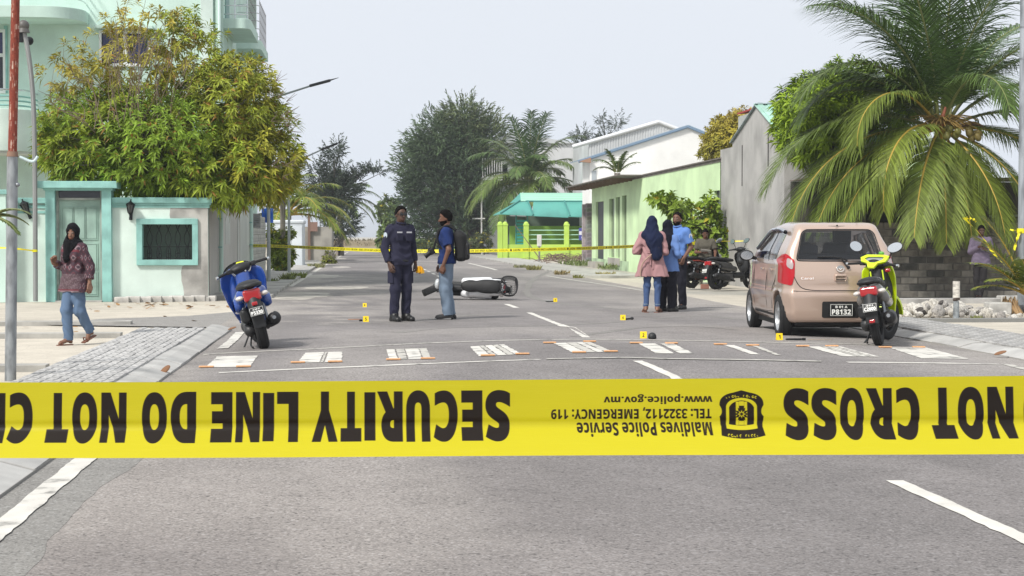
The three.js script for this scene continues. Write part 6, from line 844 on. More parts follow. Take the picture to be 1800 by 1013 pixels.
{ // ---- small rose-beige hatchback
  const side = polySD(sq([[0.45, 0.22], [0.475, 0.34], [0.478, 0.56], [0.452, 0.64], [0.445, 0.78], [0.40, 0.97], [0.315, 1.2], [0.225, 1.40], [0.1, 1.462], [-0.8, 1.478], [-1.38, 1.43], [-1.62, 1.33], [-2.2, 0.985], [-2.75, 0.86], [-2.93, 0.66], [-2.95, 0.3], [-2.85, 0.2], [0.3, 0.2]], 0.07, 3));
  const wy = curve1([[0.18, 0.66], [0.34, 0.715], [0.58, 0.737], [0.64, 0.722], [0.92, 0.715], [1.02, 0.69], [1.42, 0.55], [1.5, 0.52]]), plan = curve1([[-2.95, 0.66], [-2.5, 0.95], [-2.0, 1], [-0.2, 1], [0.25, 0.965], [0.48, 0.86]]);
  const shell = (x, y, z) => smax(side(z, y), Math.abs(x) - wy(y) * plan(z), 0.06 + 0.05 * step(0.9, 1.3, y)), arch = (x, y, z) => { const d = Math.min(Math.hypot(y - 0.285, z), Math.hypot(y - 0.285, z + 2.36)) - 0.315; return Math.max(d, 0.42 - Math.abs(x)); };
  const rwO = [[-0.545, 0.985], [-0.455, 1.335], [-0.40, 1.375], [0.40, 1.375], [0.455, 1.335], [0.545, 0.985]], sw1 = [[-0.2, 0.99], [-0.13, 1.10], [-0.16, 1.33], [-0.72, 1.345], [-0.74, 0.985]], sw2 = [[-0.79, 0.985], [-0.77, 1.345], [-1.3, 1.315], [-1.82, 1.0]], wsO = [[-0.55, 1.02], [-0.47, 1.36], [0.47, 1.36], [0.55, 1.02]];
  const pRW = polySD(rwO), pS1 = polySD(sw1), pS2 = polySD(sw2), pWS = polySD(wsO), inset = 0.016;
  const hollow = (x, y, z) => { let d = Math.max(shell(x, y, z) + 0.05, 0.6 - y, z - 0.34, -2.0 - z); d = Math.min(d, Math.max(pRW(x, y) + inset, -z - 0.3)); d = Math.min(d, Math.max(Math.min(pS1(z, y), pS2(z, y)) + inset, 0.3 - Math.abs(x))); return Math.min(d, Math.max(pWS(x, y) + inset, z + 1.2)); };
  const body = (x, y, z) => Math.max(shell(x, y, z), -arch(x, y, z), -hollow(x, y, z)) + (y > 1.4 && z < 0.0 && z > -1.3 ? 0.004 * Math.cos(x * 26) : 0);
  const t = thing('car', 'small rose beige hatchback parked at the right kerb, seen from behind', 'car'), car = mat([0.55, 0.41, 0.33], 0.28, { metalness: 0.5, clearcoat: 1, clearcoatRoughness: 0.06 }), glass = mat([0.66, 0.69, 0.72], 0.02, { transmission: 1, thickness: 0, side: THREE.DoubleSide }), dark = mat(0x141416, 0.7);
  mesh('body', nets(body, [-0.78, 0.17, -3.0], [0.78, 1.52, 0.52], 0.02), car, t);
  mesh('underbody', [bx(1.24, 0.1, 2.6, 0, 0.19, -1.2), bx(1.1, 0.12, 0.3, 0, 0.23, 0.25, 0.03), rod(V(0.3, 0.2, 0.1), V(0.32, 0.2, 0.44), 0.028), bx(0.84, 0.26, 0.5, 0, 0.32, 0), bx(0.84, 0.26, 0.5, 0, 0.32, -2.36)], dark, t);
  const P = (n, o, m, ax = 'z', s = 1, off = 0.004, uvb) => mesh(n, patch(shell, o, ax, s, off, uvb), m, t);
  const seatM = mat([0.09, 0.09, 0.1], 0.9); for (const s of [-1, 1]) { mesh('seat', [new RoundedBoxGeometry(0.48, 0.62, 0.14, 3, 0.06).rotateX(-0.12).translate(s * 0.31, 0.9, -1.02), new RoundedBoxGeometry(0.25, 0.2, 0.09, 3, 0.045).translate(s * 0.31, 1.3, -0.99)], seatM, t); mesh('head_rest', new RoundedBoxGeometry(0.23, 0.13, 0.08, 3, 0.04).translate(s * 0.29, 1.12, -0.12), seatM, t); } mesh('seat', new RoundedBoxGeometry(1.1, 0.5, 0.14, 3, 0.06).translate(0, 0.82, -0.14), seatM, t); mesh('dashboard', new RoundedBoxGeometry(1.2, 0.3, 0.3, 3, 0.08).translate(0, 0.82, -1.85), seatM, t); mesh('steering_wheel', new THREE.TorusGeometry(0.18, 0.015, 8, 28).rotateX(0.4).translate(0.31, 0.98, -1.6), seatM, t); mesh('cabin_floor', bx(1.2, 0.04, 2.2, 0, 0.605, -0.85), seatM, t);
  // tailgate
  const rw = sq([[-0.545, 0.985], [-0.455, 1.335], [-0.40, 1.375], [0.40, 1.375], [0.455, 1.335], [0.545, 0.985]], 0.05, 4);
  P('rear_window', rw, glass); mesh('window_seal', seam(shell, [...rw, rw[0], rw[1]], 'z', 1, 0.007), dark, t);
  mesh('tailgate_seam', [seam(shell, [[-0.62, 1.0], [-0.575, 0.78], [-0.5, 0.66], [-0.4, 0.625], [0, 0.615], [0.4, 0.625], [0.5, 0.66], [0.575, 0.78], [0.62, 1.0]], 'z', 1, 0.0055), seam(shell, [[-0.52, 1.405], [0, 1.418], [0.52, 1.405]], 'z', 1, 0.004)], dark, t);
  mesh('bumper_seam', seam(shell, [[-0.715, 0.595], [-0.6, 0.612], [-0.5, 0.606], [0, 0.598], [0.5, 0.606], [0.6, 0.612], [0.715, 0.595]], 'z', 1, 0.003), dark, t);
  const lampRed = mat([0.4, 0.006, 0.014], 0.3, { clearcoat: 0.4, clearcoatRoughness: 0.1, specularIntensity: 0.4 }), lampClear = mat([0.42, 0.34, 0.33], 0.1, { clearcoat: 1, metalness: 0.3 });
  for (const s of [-1, 1]) { const m = (l) => l.map(([x, y]) => [x * s, y]); P('tail_light', sq(m([[0.565, 0.99], [0.66, 1.08], [0.7, 0.98], [0.708, 0.70], [0.605, 0.675], [0.572, 0.80]]), 0.025, 4), lampRed, 'z', 1, 0.01); P('reversing_light', sq(m([[0.578, 0.965], [0.638, 1.03], [0.655, 0.915], [0.592, 0.865]]), 0.05, 5), lampClear, 'z', 1, 0.016); }
  P('plate_recess', sq([[-0.235, 0.48], [0.235, 0.48], [0.235, 0.275], [-0.235, 0.275]], 0.03), dark, 'z', 1, 0.004); const pl = mesh('number_plate', bx(0.295, 0.16, 0.012, 0, 0, 0, 0.004), MT.black, t), pf = mesh('plate_face', new THREE.PlaneGeometry(0.288, 0.154).translate(0, 0, 0.0085), mat(0xffffff, 0.5, { map: plateTex('B 01 A', 'P8132') }), pl); pl.position.set(0, 0.375, 0.505); pl.rotation.x = 0.03;
  mesh('tailgate_handle', nets(minus(rbox([0, 0.775, 0.46], [0.075, 0.045, 0.03], 0.018), rbox([0, 0.765, 0.5], [0.06, 0.025, 0.03], 0.012), 0.01), [-0.1, 0.71, 0.4], [0.1, 0.84, 0.52], 0.008), car, t); mesh('handle_slot', bx(0.11, 0.014, 0.01, 0, 0.75, 0.475), dark, t);
  const badge = canvasTex(64, 64, (g) => { g.fillStyle = '#b59a88'; g.fillRect(0, 0, 64, 64); g.fillStyle = '#dcdcdc'; g.beginPath(); g.ellipse(32, 32, 30, 27, 0, 0, 7); g.fill(); g.fillStyle = '#9a8678'; g.beginPath(); g.ellipse(32, 32, 24, 21, 0, 0, 7); g.fill(); g.strokeStyle = '#eeeeee'; g.lineWidth = 6; g.beginPath(); g.moveTo(8, 24); g.quadraticCurveTo(22, 22, 32, 38); g.quadraticCurveTo(42, 22, 56, 24); g.stroke(); });
  mesh('badge', [new THREE.CylinderGeometry(0.048, 0.05, 0.014, 28).rotateX(Math.PI / 2).scale(1.08, 0.92, 1).translate(0.0, 0.885, 0.435)], MT.chrome, t); mesh('badge_face', new THREE.CircleGeometry(0.046, 28).scale(1.08, 0.92, 1).rotateX(-0.2).translate(0.0, 0.885, 0.4435), mat(0xffffff, 0.3, { map: badge, metalness: 0.4 }), t);
  const word = canvasTex(256, 64, (g, w, h) => { g.fillStyle = '#c2a08c'; g.fillRect(0, 0, w, h); g.fillStyle = '#f2efec'; fit(g, 'Carol', 8, 246, 8, 56, false, 2); }); P('badge_lettering', [[-0.5, 0.745], [-0.33, 0.745], [-0.33, 0.79], [-0.5, 0.79]], mat(0xffffff, 0.35, { map: word, metalness: 0.3, clearcoat: 1 }), 'z', 1, 0.003, [-0.5, -0.33, 0.745, 0.79]);
  mesh('rear_wiper', [tube([V(0.09, 0.99, 0.425), V(-0.05, 1.03, 0.415), V(-0.28, 1.03, 0.405)], 0.009, 14, 6), rod(V(0.1, 0.9, 0.44), V(0.02, 1.005, 0.42), 0.014, 0.01), new THREE.SphereGeometry(0.022, 10, 8).translate(0.1, 0.905, 0.435)], dark, t);
  mesh('window_jet', new THREE.SphereGeometry(0.012, 8, 6).translate(0, 1.425, 0.215), dark, t);
  // sides
  for (const s of [-1, 1]) {
    const Q = (n, o, m, off = 0.004) => mesh(n, patch(shell, o, 'x', s, off), m, t);
    Q('side_window', sq([[-0.2, 0.99], [-0.13, 1.10], [-0.16, 1.33], [-0.72, 1.345], [-0.74, 0.985]], 0.035), glass); Q('side_window', sq([[-0.79, 0.985], [-0.77, 1.345], [-1.3, 1.315], [-1.82, 1.0]], 0.035), glass); Q('window_pillar', sq([[-0.735, 0.985], [-0.715, 1.35], [-0.775, 1.35], [-0.795, 0.985]], 0.01), dark, 0.006);
    for (const l of [[[-0.12, 1.345], [-0.45, 1.375], [-0.75, 1.38]], [[-0.78, 1.38], [-1.25, 1.35], [-1.7, 1.13]]]) mesh('rain_guard', tube(onto(shell, l, 'x', s, 0.03), 0.028, 24, 6), mat([0.07, 0.08, 0.1], 0.1, { clearcoat: 1 }), t);
    mesh('door_seam', [seam(shell, [[-0.1, 1.0], [-0.14, 0.75], [-0.3, 0.6], [-0.38, 0.36]], 'x', s, 0.004), seam(shell, [[-0.765, 0.98], [-0.79, 0.6], [-0.79, 0.3]], 'x', s, 0.004), seam(shell, [[-1.86, 0.97], [-1.87, 0.6], [-1.78, 0.3]], 'x', s, 0.004), seam(shell, [[-0.38, 0.325], [-1.0, 0.31], [-1.78, 0.31]], 'x', s, 0.004)], dark, t);
    for (const z of [-0.32, -1.0]) mesh('door_handle', rod(...onto(shell, [[z, 0.865], [z - 0.17, 0.86]], 'x', s, 0.018), 0.015, 0.013), car, t);
    const m = mesh('wing_mirror', nets(blend(0.02, ell([s * 0.85, 1.03, -1.72], [0.1, 0.075, 0.055]), cone([s * 0.72, 0.99, -1.76], [s * 0.8, 1.01, -1.73], 0.025)), [s > 0 ? 0.66 : -0.99, 0.92, -1.84], [s > 0 ? 0.99 : -0.66, 1.14, -1.6], 0.011), dark, t); mesh('mirror_glass', new THREE.CircleGeometry(0.075, 20).scale(1.1, 0.78, 1).translate(s * 0.852, 1.03, -1.662), MT.chrome, m);
    Q('sill', [[-0.36, 0.27], [-0.36, 0.3], [-1.85, 0.3], [-1.85, 0.27]], dark, 0.004);
    for (const z of [0, -2.36]) wheelParts(t, 0.28, 0.165, 0.185, 9, mat(0xb7b9bb, 0.35, { metalness: 0.8 }), s * 0.635, 0.28, z);
  }
  mesh('windscreen', patch(shell, sq([[-0.55, 1.02], [-0.47, 1.36], [0.47, 1.36], [0.55, 1.02]], 0.05), 'z', -1, 0.004), glass, t); for (const s of [-1, 1]) mesh('headlight', patch(shell, sq([[s * 0.38, 0.62], [s * 0.6, 0.68], [s * 0.56, 0.82], [s * 0.4, 0.78]], 0.03), 'z', -1, 0.006), lampClear, t);
  mesh('grille', patch(shell, sq([[-0.3, 0.4], [0.3, 0.4], [0.34, 0.3], [-0.34, 0.3]], 0.02), 'z', -1, 0.004), dark, t); mesh('antenna', rod(V(0.3, 1.46, -0.1), V(0.3, 1.62, 0.12), 0.004), dark, t);
  const s = 1.035, p = R(1377, 588.5), rot = -0.075; t.scale.setScalar(s); t.rotation.y = rot; t.position.set(p.x + 0.635 * s * Math.cos(rot), 0.02, p.z + 0.635 * s * Math.sin(-rot));
}
// ---- scooters: origin on the ground under the rear axle
function scooter(name, label, category, o, group) {
  const t = thing(name, label, category, V(0, 0, 0), 0, group), r = o.r ?? 0.25, W = o.wb ?? 1.26, A = o.panel, B = o.panel2 ?? MT.black, dk = mat(0x1a1b1d, 0.55);
  const N = (n, f, lo, hi, m, c = 0.013, par = t) => mesh(n, nets(f, lo, hi, c), m, par);
  wheelParts(t, r, o.tw ?? 0.11, r * 0.6, 5, MT.black, 0, r, 0);
  // tail and side fairing
  const k2 = o.tailK ?? 1, tail = mirrorX(blend(0.06, cone([0.085 * k2, 0.60, -0.45], [0.08 * k2, 0.685, 0.12], 0.08, 0.065), cone([0.1 * k2, 0.5, -0.62], [0.115 * k2, 0.56, -0.1], 0.075, 0.085), cone([0.07 * k2, 0.66, 0.05], [0.045 * k2, 0.70, 0.2], 0.06, 0.05)));
  N('side_fairing', cut(tail, 0.02, (x, y, z) => y - 0.755), [-0.22, 0.36, -0.76], [0.22, 0.79, 0.3], o.tailM ?? A);
  N('seat', cut(blend(0.05, ell([0, 0.765, -0.12], [0.15, 0.058, 0.32]), ell([0, 0.735, -0.46], [0.13, 0.06, 0.22]), ell([0, 0.79, 0.02], [0.13, 0.04, 0.16])), 0, (x, y) => 0.70 - y), [-0.18, 0.68, -0.72], [0.18, 0.86, 0.24], o.seatM ?? mat(0x151517, 0.6));
  const gx2 = 0.115; mesh('grab_rail', [tube([V(-gx2, 0.75, -0.05), V(-gx2 - 0.01, 0.775, 0.14), V(-0.06, 0.78, 0.27), V(0.06, 0.78, 0.27), V(gx2 + 0.01, 0.775, 0.14), V(gx2, 0.75, -0.05)], o.grab ?? 0.016, 30, 8)], dk, t);
  // lamps, mudguard and plate behind
  const lensF = (blend(0.02, rbox([0, 0.665, 0.215], [0.105, 0.058 * (o.lensH ?? 1), 0.06], 0.03))); N('tail_light', lensF, [-0.14, 0.55, 0.1], [0.14, 0.8, 0.32], MT.red, 0.01);
  for (const s of [-1, 1]) N('indicator', ell([s * 0.145, 0.655, 0.185], [0.05, 0.03, 0.05]), [s > 0 ? 0.07 : -0.22, 0.61, 0.11], [s > 0 ? 0.22 : -0.07, 0.72, 0.26], mat([0.6, 0.56, 0.52], 0.15, { clearcoat: 1 }), 0.009);
  N('rear_mudguard', blend(0.03, cone([0, 0.62, 0.14], [0, 0.42, 0.3], 0.07, 0.05), rbox([0, 0.36, 0.325], [0.075, 0.09, 0.012], 0.01), cone([0, 0.6, 0.2], [0, 0.5, 0.27], 0.085, 0.08)), [-0.14, 0.24, 0.04], [0.14, 0.72, 0.4], dk, 0.012);
  const pl = mesh('number_plate', bx(0.17, 0.105, 0.008), MT.black, t); pl.position.set(0, 0.475, 0.372); pl.rotation.x = -0.28; mesh('plate_face', new THREE.PlaneGeometry(0.165, 0.1).translate(0, 0, 0.005), mat(0xffffff, 0.5, { map: plateTex(...o.plate) }), pl);
  N('reflector', rbox([0, o.refl ?? 0.3, 0.342], [0.035, 0.022, 0.012], 0.01), [-0.06, (o.refl ?? 0.3) - 0.04, 0.31], [0.06, (o.refl ?? 0.3) + 0.04, 0.37], MT.red, 0.007);
  // engine, belt case, exhaust, stand
  N('belt_case', blend(0.03, rbox([-0.115, 0.27, -0.25], [0.05, 0.085, 0.3], 0.05), cone([-0.115, r, 0], [-0.115, r, 0.02], 0.065), cone([-0.115, 0.28, -0.5], [-0.115, 0.28, -0.48], 0.07)), [-0.26, 0.12, -0.65], [-0.03, 0.42, 0.16], mat(0x3a3a3b, 0.5, { metalness: 0.4 }));
  N('engine', blend(0.03, rbox([0, 0.3, -0.42], [0.1, 0.11, 0.18], 0.04), cone([0, 0.34, -0.55], [0, 0.36, -0.66], 0.08)), [-0.15, 0.15, -0.78], [0.15, 0.46, -0.2], mat(0x6a6a6b, 0.45, { metalness: 0.6 })); N('air_box', rbox([-0.12, 0.43, -0.05], [0.06, 0.085, 0.16], 0.04), [-0.21, 0.32, -0.24], [-0.03, 0.55, 0.14], dk);
  N('exhaust', blend(0.02, cone([0.16, 0.27, -0.3], [0.185, 0.33, 0.16], 0.062, 0.078), cone([0.13, 0.2, -0.55], [0.16, 0.26, -0.28], 0.025, 0.03)), [0.08, 0.14, -0.6], [0.29, 0.45, 0.28], mat(0x232325, 0.5, { metalness: 0.4 })); mesh('heat_shield', nets(cut(grow(cone([0.165, 0.28, -0.26], [0.188, 0.335, 0.14], 0.062, 0.078), 0.006), 0, (x, y, z) => 0.2 - x), [0.1, 0.16, -0.34], [0.29, 0.45, 0.24], 0.012), o.shieldM ?? dk, t);
  mesh('exhaust_tip', rod(V(0.185, 0.345, 0.2), V(0.187, 0.35, 0.255), 0.022, 0.022, 12), MT.steel, t); mesh('shock', [rod(V(-0.14, 0.33, 0.03), V(-0.12, 0.6, -0.08), 0.022), rod(V(0.12, 0.33, 0.03), V(0.11, 0.6, -0.08), 0.022)], MT.steel, t);
  if (!o.fallen) mesh('side_stand', [tube([V(-0.1, 0.2, -0.5), V(-0.17, 0.1, -0.44), V(-0.24, 0.012, -0.38)], 0.012, 10, 6), bx(0.06, 0.012, 0.04, -0.25, 0.008, -0.37), tube([V(-0.09, 0.2, -0.2), V(-0.14, 0.08, -0.1), V(-0.13, 0.05, 0.05)], 0.011, 10, 6)], MT.black, t);
  // floor, leg shield
  N('floorboard', blend(0.05, rbox([0, 0.33, -0.75], [0.15, 0.045, 0.2], 0.03), rbox([0, o.tunnel ?? 0.36, -0.8], [0.07, 0.07, 0.26], 0.05)), [-0.2, 0.22, -1.1], [0.2, 0.6, -0.5], o.floorM ?? B);
  const w = o.shield ?? 0.235, sz = -W + 0.24, po = polySD(sq([[-0.3, 1.0], [0.1, 1.0], [w * 0.9, 0.93], [w, 0.8], [w * 0.86, 0.55], [w * 0.55, 0.3], [-0.3, 0.28]], 0.05, 3)), plateZ = (x, y) => sz - 0.09 + 1.6 * x * x + 0.22 * (y - 0.6), shieldF = (x, y, z) => smax(po(Math.abs(x), y), Math.abs(z - plateZ(x, y)) * 0.85 - 0.022, 0.02);
  N('leg_shield', shieldF, [-w - 0.04, 0.22, sz - 0.22], [w + 0.04, 1.1, sz + 0.22], A); N('inner_panel', cut(blend(0.04, ell([0, 0.68, sz - 0.01], [w * 0.7, 0.27, 0.1]), cone([0, 0.86, sz + 0.05], [0, 0.72, sz + 0.09], 0.11, 0.1)), 0.02, (x, y) => 0.33 - y), [-w, 0.3, sz - 0.15], [w, 1.02, sz + 0.24], o.innerM ?? B);
  // steering
  const st = new THREE.Group(); st.name = 'steering'; st.position.set(0, 0.9, -W + 0.27); st.rotation.order = 'XYZ'; st.rotation.x = -0.42; t.add(st); const S = new THREE.Group(); S.name = 'steering'; t.remove(st);
  const ax = V(0, Math.cos(0.42), Math.sin(0.42)).normalize(), pv = V(0, 0.9, -W + 0.27), q = new THREE.Quaternion().setFromAxisAngle(ax, o.steer ?? 0); S.quaternion.copy(q); S.position.copy(pv.clone().sub(pv.clone().applyQuaternion(q))); S.name = 'front_assembly'; t.add(S);
  wheelParts(t, r, (o.tw ?? 0.11) * 0.85, r * 0.62, 5, MT.black, 0, r, -W, S);
  mesh('fork', [rod(V(-0.085, r, -W), V(-0.07, 0.7, -W + 0.2), 0.02), rod(V(0.085, r, -W), V(0.07, 0.7, -W + 0.2), 0.02), rod(V(0, 0.6, -W + 0.17), V(0, 0.95, -W + 0.3), 0.03)], MT.steel, S);
  N('front_mudguard', cut(minus((x, y, z) => Math.hypot(Math.hypot(y - r, z + W) - r - 0.02, x * 0.35) - 0.035, (x, y, z) => Math.hypot(Math.hypot(y - r, z + W) - r + 0.01, x * 0.4) - 0.035), 0, (x, y, z) => r * 0.9 - y - (z + W) * 0.2, (x) => Math.abs(x) - 0.075), [-0.1, 0.15, -W - r - 0.1], [0.1, 2 * r + 0.12, -W + r + 0.1], o.fallen ? MT.black : A, 0.012, S);
  const hz = -W + 0.33, hy = o.barY ?? 0.98; N('handlebar_cover', blend(0.05, ell([0, hy, hz - 0.02], [0.15, 0.065, 0.1]), ell([0, hy - 0.06, hz - 0.05], [0.08, 0.1, 0.08])), [-0.2, hy - 0.2, hz - 0.18], [0.2, hy + 0.1, hz + 0.12], o.barM ?? B, 0.012, S);
  if (o.dash) { const dt = shape([[-0.185, 0.05], [-0.12, 0.095], [0.1, 0.1], [0.185, 0.085], [0.165, 0.0], [0.07, -0.03], [0.04, -0.105], [-0.03, -0.105], [-0.07, -0.03], [-0.16, -0.005]]), hole = new THREE.Path(); [[-0.13, 0.03], [-0.09, 0.062], [0.09, 0.07], [0.135, 0.058], [0.12, 0.02], [0.03, -0.03], [-0.03, -0.03]].forEach(([a, b], i) => (i ? hole.lineTo(a, b) : hole.moveTo(a, b))); dt.holes.push(hole); mesh('dash_trim', extrude(dt, 0.035, 0.008).rotateX(-0.75).translate(0, hy + 0.02, hz + 0.035), o.dash, S); mesh('dash_screen', new THREE.CircleGeometry(0.12, 24).scale(1.1, 0.5, 1).rotateX(-0.75).translate(0, hy + 0.06, hz + 0.02), mat([0.25, 0.27, 0.28], 0.15, { clearcoat: 1 }), S); }
  for (const s of o.fallen ? [1] : [-1, 1]) { mesh('grip', rod(V(s * 0.2, hy + 0.005, hz + 0.03), V(s * 0.335, hy - 0.005, hz + 0.07), 0.018, 0.017, 12), MT.rubber, S); mesh('bar_end', new THREE.CylinderGeometry(0.019, 0.019, 0.03, 12).rotateZ(Math.PI / 2).translate(s * 0.35, hy - 0.007, hz + 0.074), MT.chrome, S); mesh('lever', tube([V(s * 0.15, hy + 0.005, hz - 0.03), V(s * 0.24, hy, hz - 0.045), V(s * 0.33, hy - 0.01, hz - 0.01)], 0.008, 10, 6), MT.steel, S); mesh('switch_box', bx(0.07, 0.055, 0.06, s * 0.165, hy + 0.005, hz + 0.02, 0.015), dk, S);
    if (o.bar) mesh('handlebar_tube', tube([V(s * 0.03, hy - 0.07, hz - 0.02), V(s * 0.1, hy - 0.06, hz), V(s * 0.14, hy, hz + 0.01), V(s * 0.22, hy + 0.005, hz + 0.03)], 0.016, 16, 9), MT.chrome, S);
    if (o.mirrors) { mesh('mirror_stalk', tube([V(s * 0.15, hy + 0.02, hz), V(s * 0.2, hy + 0.1, hz - 0.01), V(s * 0.25, hy + 0.2, hz)], 0.008, 12, 6), MT.black, S); const g = nets(cut(ell([0, 0, 0], [0.105, 0.066, 0.03]), 0, (x, y, z) => z - 0.006), [-0.12, -0.08, -0.05], [0.12, 0.08, 0.03], 0.008), m = mesh('mirror', g, MT.black, S); m.position.set(s * 0.27, hy + 0.215, hz); m.rotation.set(o.mt ?? -0.35, s * 0.1, s * 0.35); mesh('mirror_glass', new THREE.CircleGeometry(0.096, 24).scale(1, 0.61, 1).translate(0, 0, 0.0075), MT.chrome, m); } }
  if (o.screen) N('windscreen', cut(minus(ell([0, hy - 0.08, hz - 0.18], [0.23, 0.17, 0.14]), ell([0, hy - 0.08, hz - 0.14], [0.225, 0.18, 0.14])), 0, (x, y) => hy - 0.14 - y), [-0.28, hy - 0.2, hz - 0.36], [0.28, hy + 0.2, hz + 0.05], MT.glossBlack, 0.012);
  N('headlight', cut(ell([0, 0.82, sz - 0.14], [0.11, 0.07, 0.06]), 0.01, (x, y, z) => z - (sz - 0.06)), [-0.14, 0.72, sz - 0.24], [0.14, 0.92, sz], mat([0.55, 0.57, 0.58], 0.08, { clearcoat: 1, metalness: 0.3 }), 0.01);
  return [t, S];
}
const pose = (t, p, yaw, lean, pitch = 0) => { t.rotation.order = 'YXZ'; t.rotation.set(pitch, yaw, lean); t.position.copy(p); };
{
  const blue = mat([0.012, 0.06, 0.30], 0.22, { clearcoat: 1, clearcoatRoughness: 0.05 });
  const [b] = scooter('scooter', 'glossy blue scooter leaning on its stand by the left pavement', 'scooter', { panel: blue, plate: ['A AA 01', 'P5330'], steer: 0.3, shield: 0.29, tw: 0.135, bar: true, screen: true, tunnel: 0.46, innerM: blue, floorM: blue, lensH: 1.25, tailK: 1.45, grab: 0.026, refl: 0.565, barY: 0.965 });
  mesh('chrome_clamp', nets(blend(0.02, rbox([0, 0.93, -0.93], [0.07, 0.03, 0.05], 0.02), cone([-0.06, 0.95, -0.93], [0.06, 0.95, -0.93], 0.02)), [-0.12, 0.87, -1.02], [0.12, 1.0, -0.85], 0.009), MT.chrome, b); mesh('yellow_tag', bx(0.1, 0.05, 0.05, 0.02, 1.02, -0.98, 0.015), mat(0xd9e021, 0.5), b);
  pose(b, R(465, 612.5).add(V(0, -0.004, 0)), 0.125, 0.245);
  const yel = mat([0.55, 0.72, 0.0], 0.3, { clearcoat: 0.8 }), grey = mat([0.12, 0.11, 0.1], 0.35, { clearcoat: 0.8 });
  const [y, S] = scooter('scooter', 'black and fluorescent yellow scooter parked behind the beige car', 'scooter', { panel: yel, tailM: grey, plate: ['CB 01 A', 'C2600'], steer: -0.42, mirrors: true, dash: yel, r: 0.27, shield: 0.215, shieldM: mat(0x3b3b3d, 0.4), refl: 0.31, mt: -0.25 });
  mesh('yellow_stripe', [[-1, 1].map((s) => bx(0.018, 0.13, 0.03, s * 0.075, 0.83, -0.86, 0.006))], yel, y); mesh('side_stripe', [bx(0.012, 0.02, 0.3, 0.165, 0.64, -0.22, 0.004).rotateX(0.1)], yel, y); mesh('red_charm', bx(0.07, 0.05, 0.05, 0.14, 0.88, -0.86, 0.02), MT.red, y); mesh('green_cap', new THREE.SphereGeometry(0.032, 12, 8).scale(1.2, 0.8, 1).translate(0.02, 1.11, -1.05), mat([0.1, 0.35, 0.05], 0.4), S);
  pose(y, R(1546, 607.5), -0.41, 0.155);
  const wh = mat([0.72, 0.73, 0.74], 0.3, { clearcoat: 0.8 });
  const [f, FS] = scooter('scooter', 'white and black scooter lying on its side in the street behind the photographer', 'scooter', { panel: wh, plate: ['A 01 A', 'P1174'], innerM: MT.black, floorM: MT.black, fallen: true, tailK: 1.35, seatM: mat(0x09090b, 0.65), steer: 0.5, bar: false, shield: 0.25, screen: false });
  const wire = []; for (let k = 0; k < 8; k++) { const x = -0.15 + k * 0.043; wire.push(rod(V(x, 0.7, 0.22), V(x * 1.1, 0.98, 0.2), 0.006, 0.006, 5), rod(V(x, 0.7, 0.22), V(x, 0.7, 0.46), 0.006, 0.006, 5), rod(V(x, 0.7, 0.46), V(x * 1.1, 0.98, 0.5), 0.006, 0.006, 5)); } for (let k = 0; k < 6; k++) { const y0 = 0.7 + k * 0.056, e = 1 + k * 0.02; wire.push(tube([V(-0.15 * e, y0, 0.22), V(0.15 * e, y0, 0.22), V(0.15 * e, y0, 0.46 + k * 0.008), V(-0.15 * e, y0, 0.46 + k * 0.008)], k === 5 ? 0.013 : 0.006, 28, 5, true)); } mesh('basket', wire, MT.black, f);
  mesh('tail_ring', new THREE.TorusGeometry(0.13, 0.022, 8, 28).scale(1, 0.75, 1).translate(0, 0.68, 0.2), wh, f); mesh('front_signal', new THREE.SphereGeometry(0.06, 12, 8).translate(0.16, 0.74, -1.08), MT.red, f);
  mesh('mirror_stalk', [tube([V(0.15, 1.0, -0.93), V(0.22, 1.12, -0.94), V(0.24, 1.2, -0.94)], 0.01, 10, 6)], MT.black, FS);
  const up = V(-0.12, 0.2, 0.96).normalize(), fw = V(-0.97, 0.04, -0.16).normalize(), rt = V(0, 0, 0).crossVectors(fw, up).normalize(); up.crossVectors(rt, fw).normalize(); f.quaternion.setFromRotationMatrix(new THREE.Matrix4().makeBasis(rt, up, fw.clone().negate()));
  const gp = R(797, 526); f.position.set(gp.x, 0, gp.z); f.updateMatrixWorld(true); { const b3 = new THREE.Box3().setFromObject(f, true), c3 = b3.getCenter(V(0, 0, 0)), want = R(828, 529); f.position.x += want.x - c3.x; f.position.z += want.z - b3.max.z; f.position.y += 0.012 - b3.min.y; }
  const bl = mat(0x0c0c0e, 0.25, { clearcoat: 1, clearcoatRoughness: 0.08 }), grp = 'black motorbikes parked by the grey gable';
  const [k1] = scooter('scooter', 'shiny black scooter parked in front of the grey gable wall', 'scooter', { panel: bl, plate: ['A 01 A', 'P2271', true], mirrors: true, barY: 1.02, shield: 0.25, innerM: mat(0x2b2c2e, 0.5), steer: -0.1, wb: 1.3, r: 0.26 });
  pose(k1, G(1259, 509, 0), -0.98, 0.1);
  const [k2, KS] = scooter('motorbike', 'black motorbike with red frame parked left of the black scooter', 'motorbike', { panel: bl, plate: ['A 01 A', 'P0938', true], mirrors: true, barY: 1.0, shield: 0.17, steer: 0.05, wb: 1.25, r: 0.28, tw: 0.1 });
  mesh('red_frame', [tube([V(0.1, 0.62, 0.02), V(0.13, 0.5, -0.25), V(0.12, 0.42, -0.55)], 0.02, 16, 8), tube([V(0.12, 0.71, 0.1), V(0.155, 0.7, -0.2), V(0.13, 0.66, -0.5)], 0.012, 16, 6)], mat([0.42, 0.05, 0.03], 0.4), k2);
  pose(k2, G(1222, 507.5, 0).add(V(0, 0, -0.5)), -0.92, 0.1);
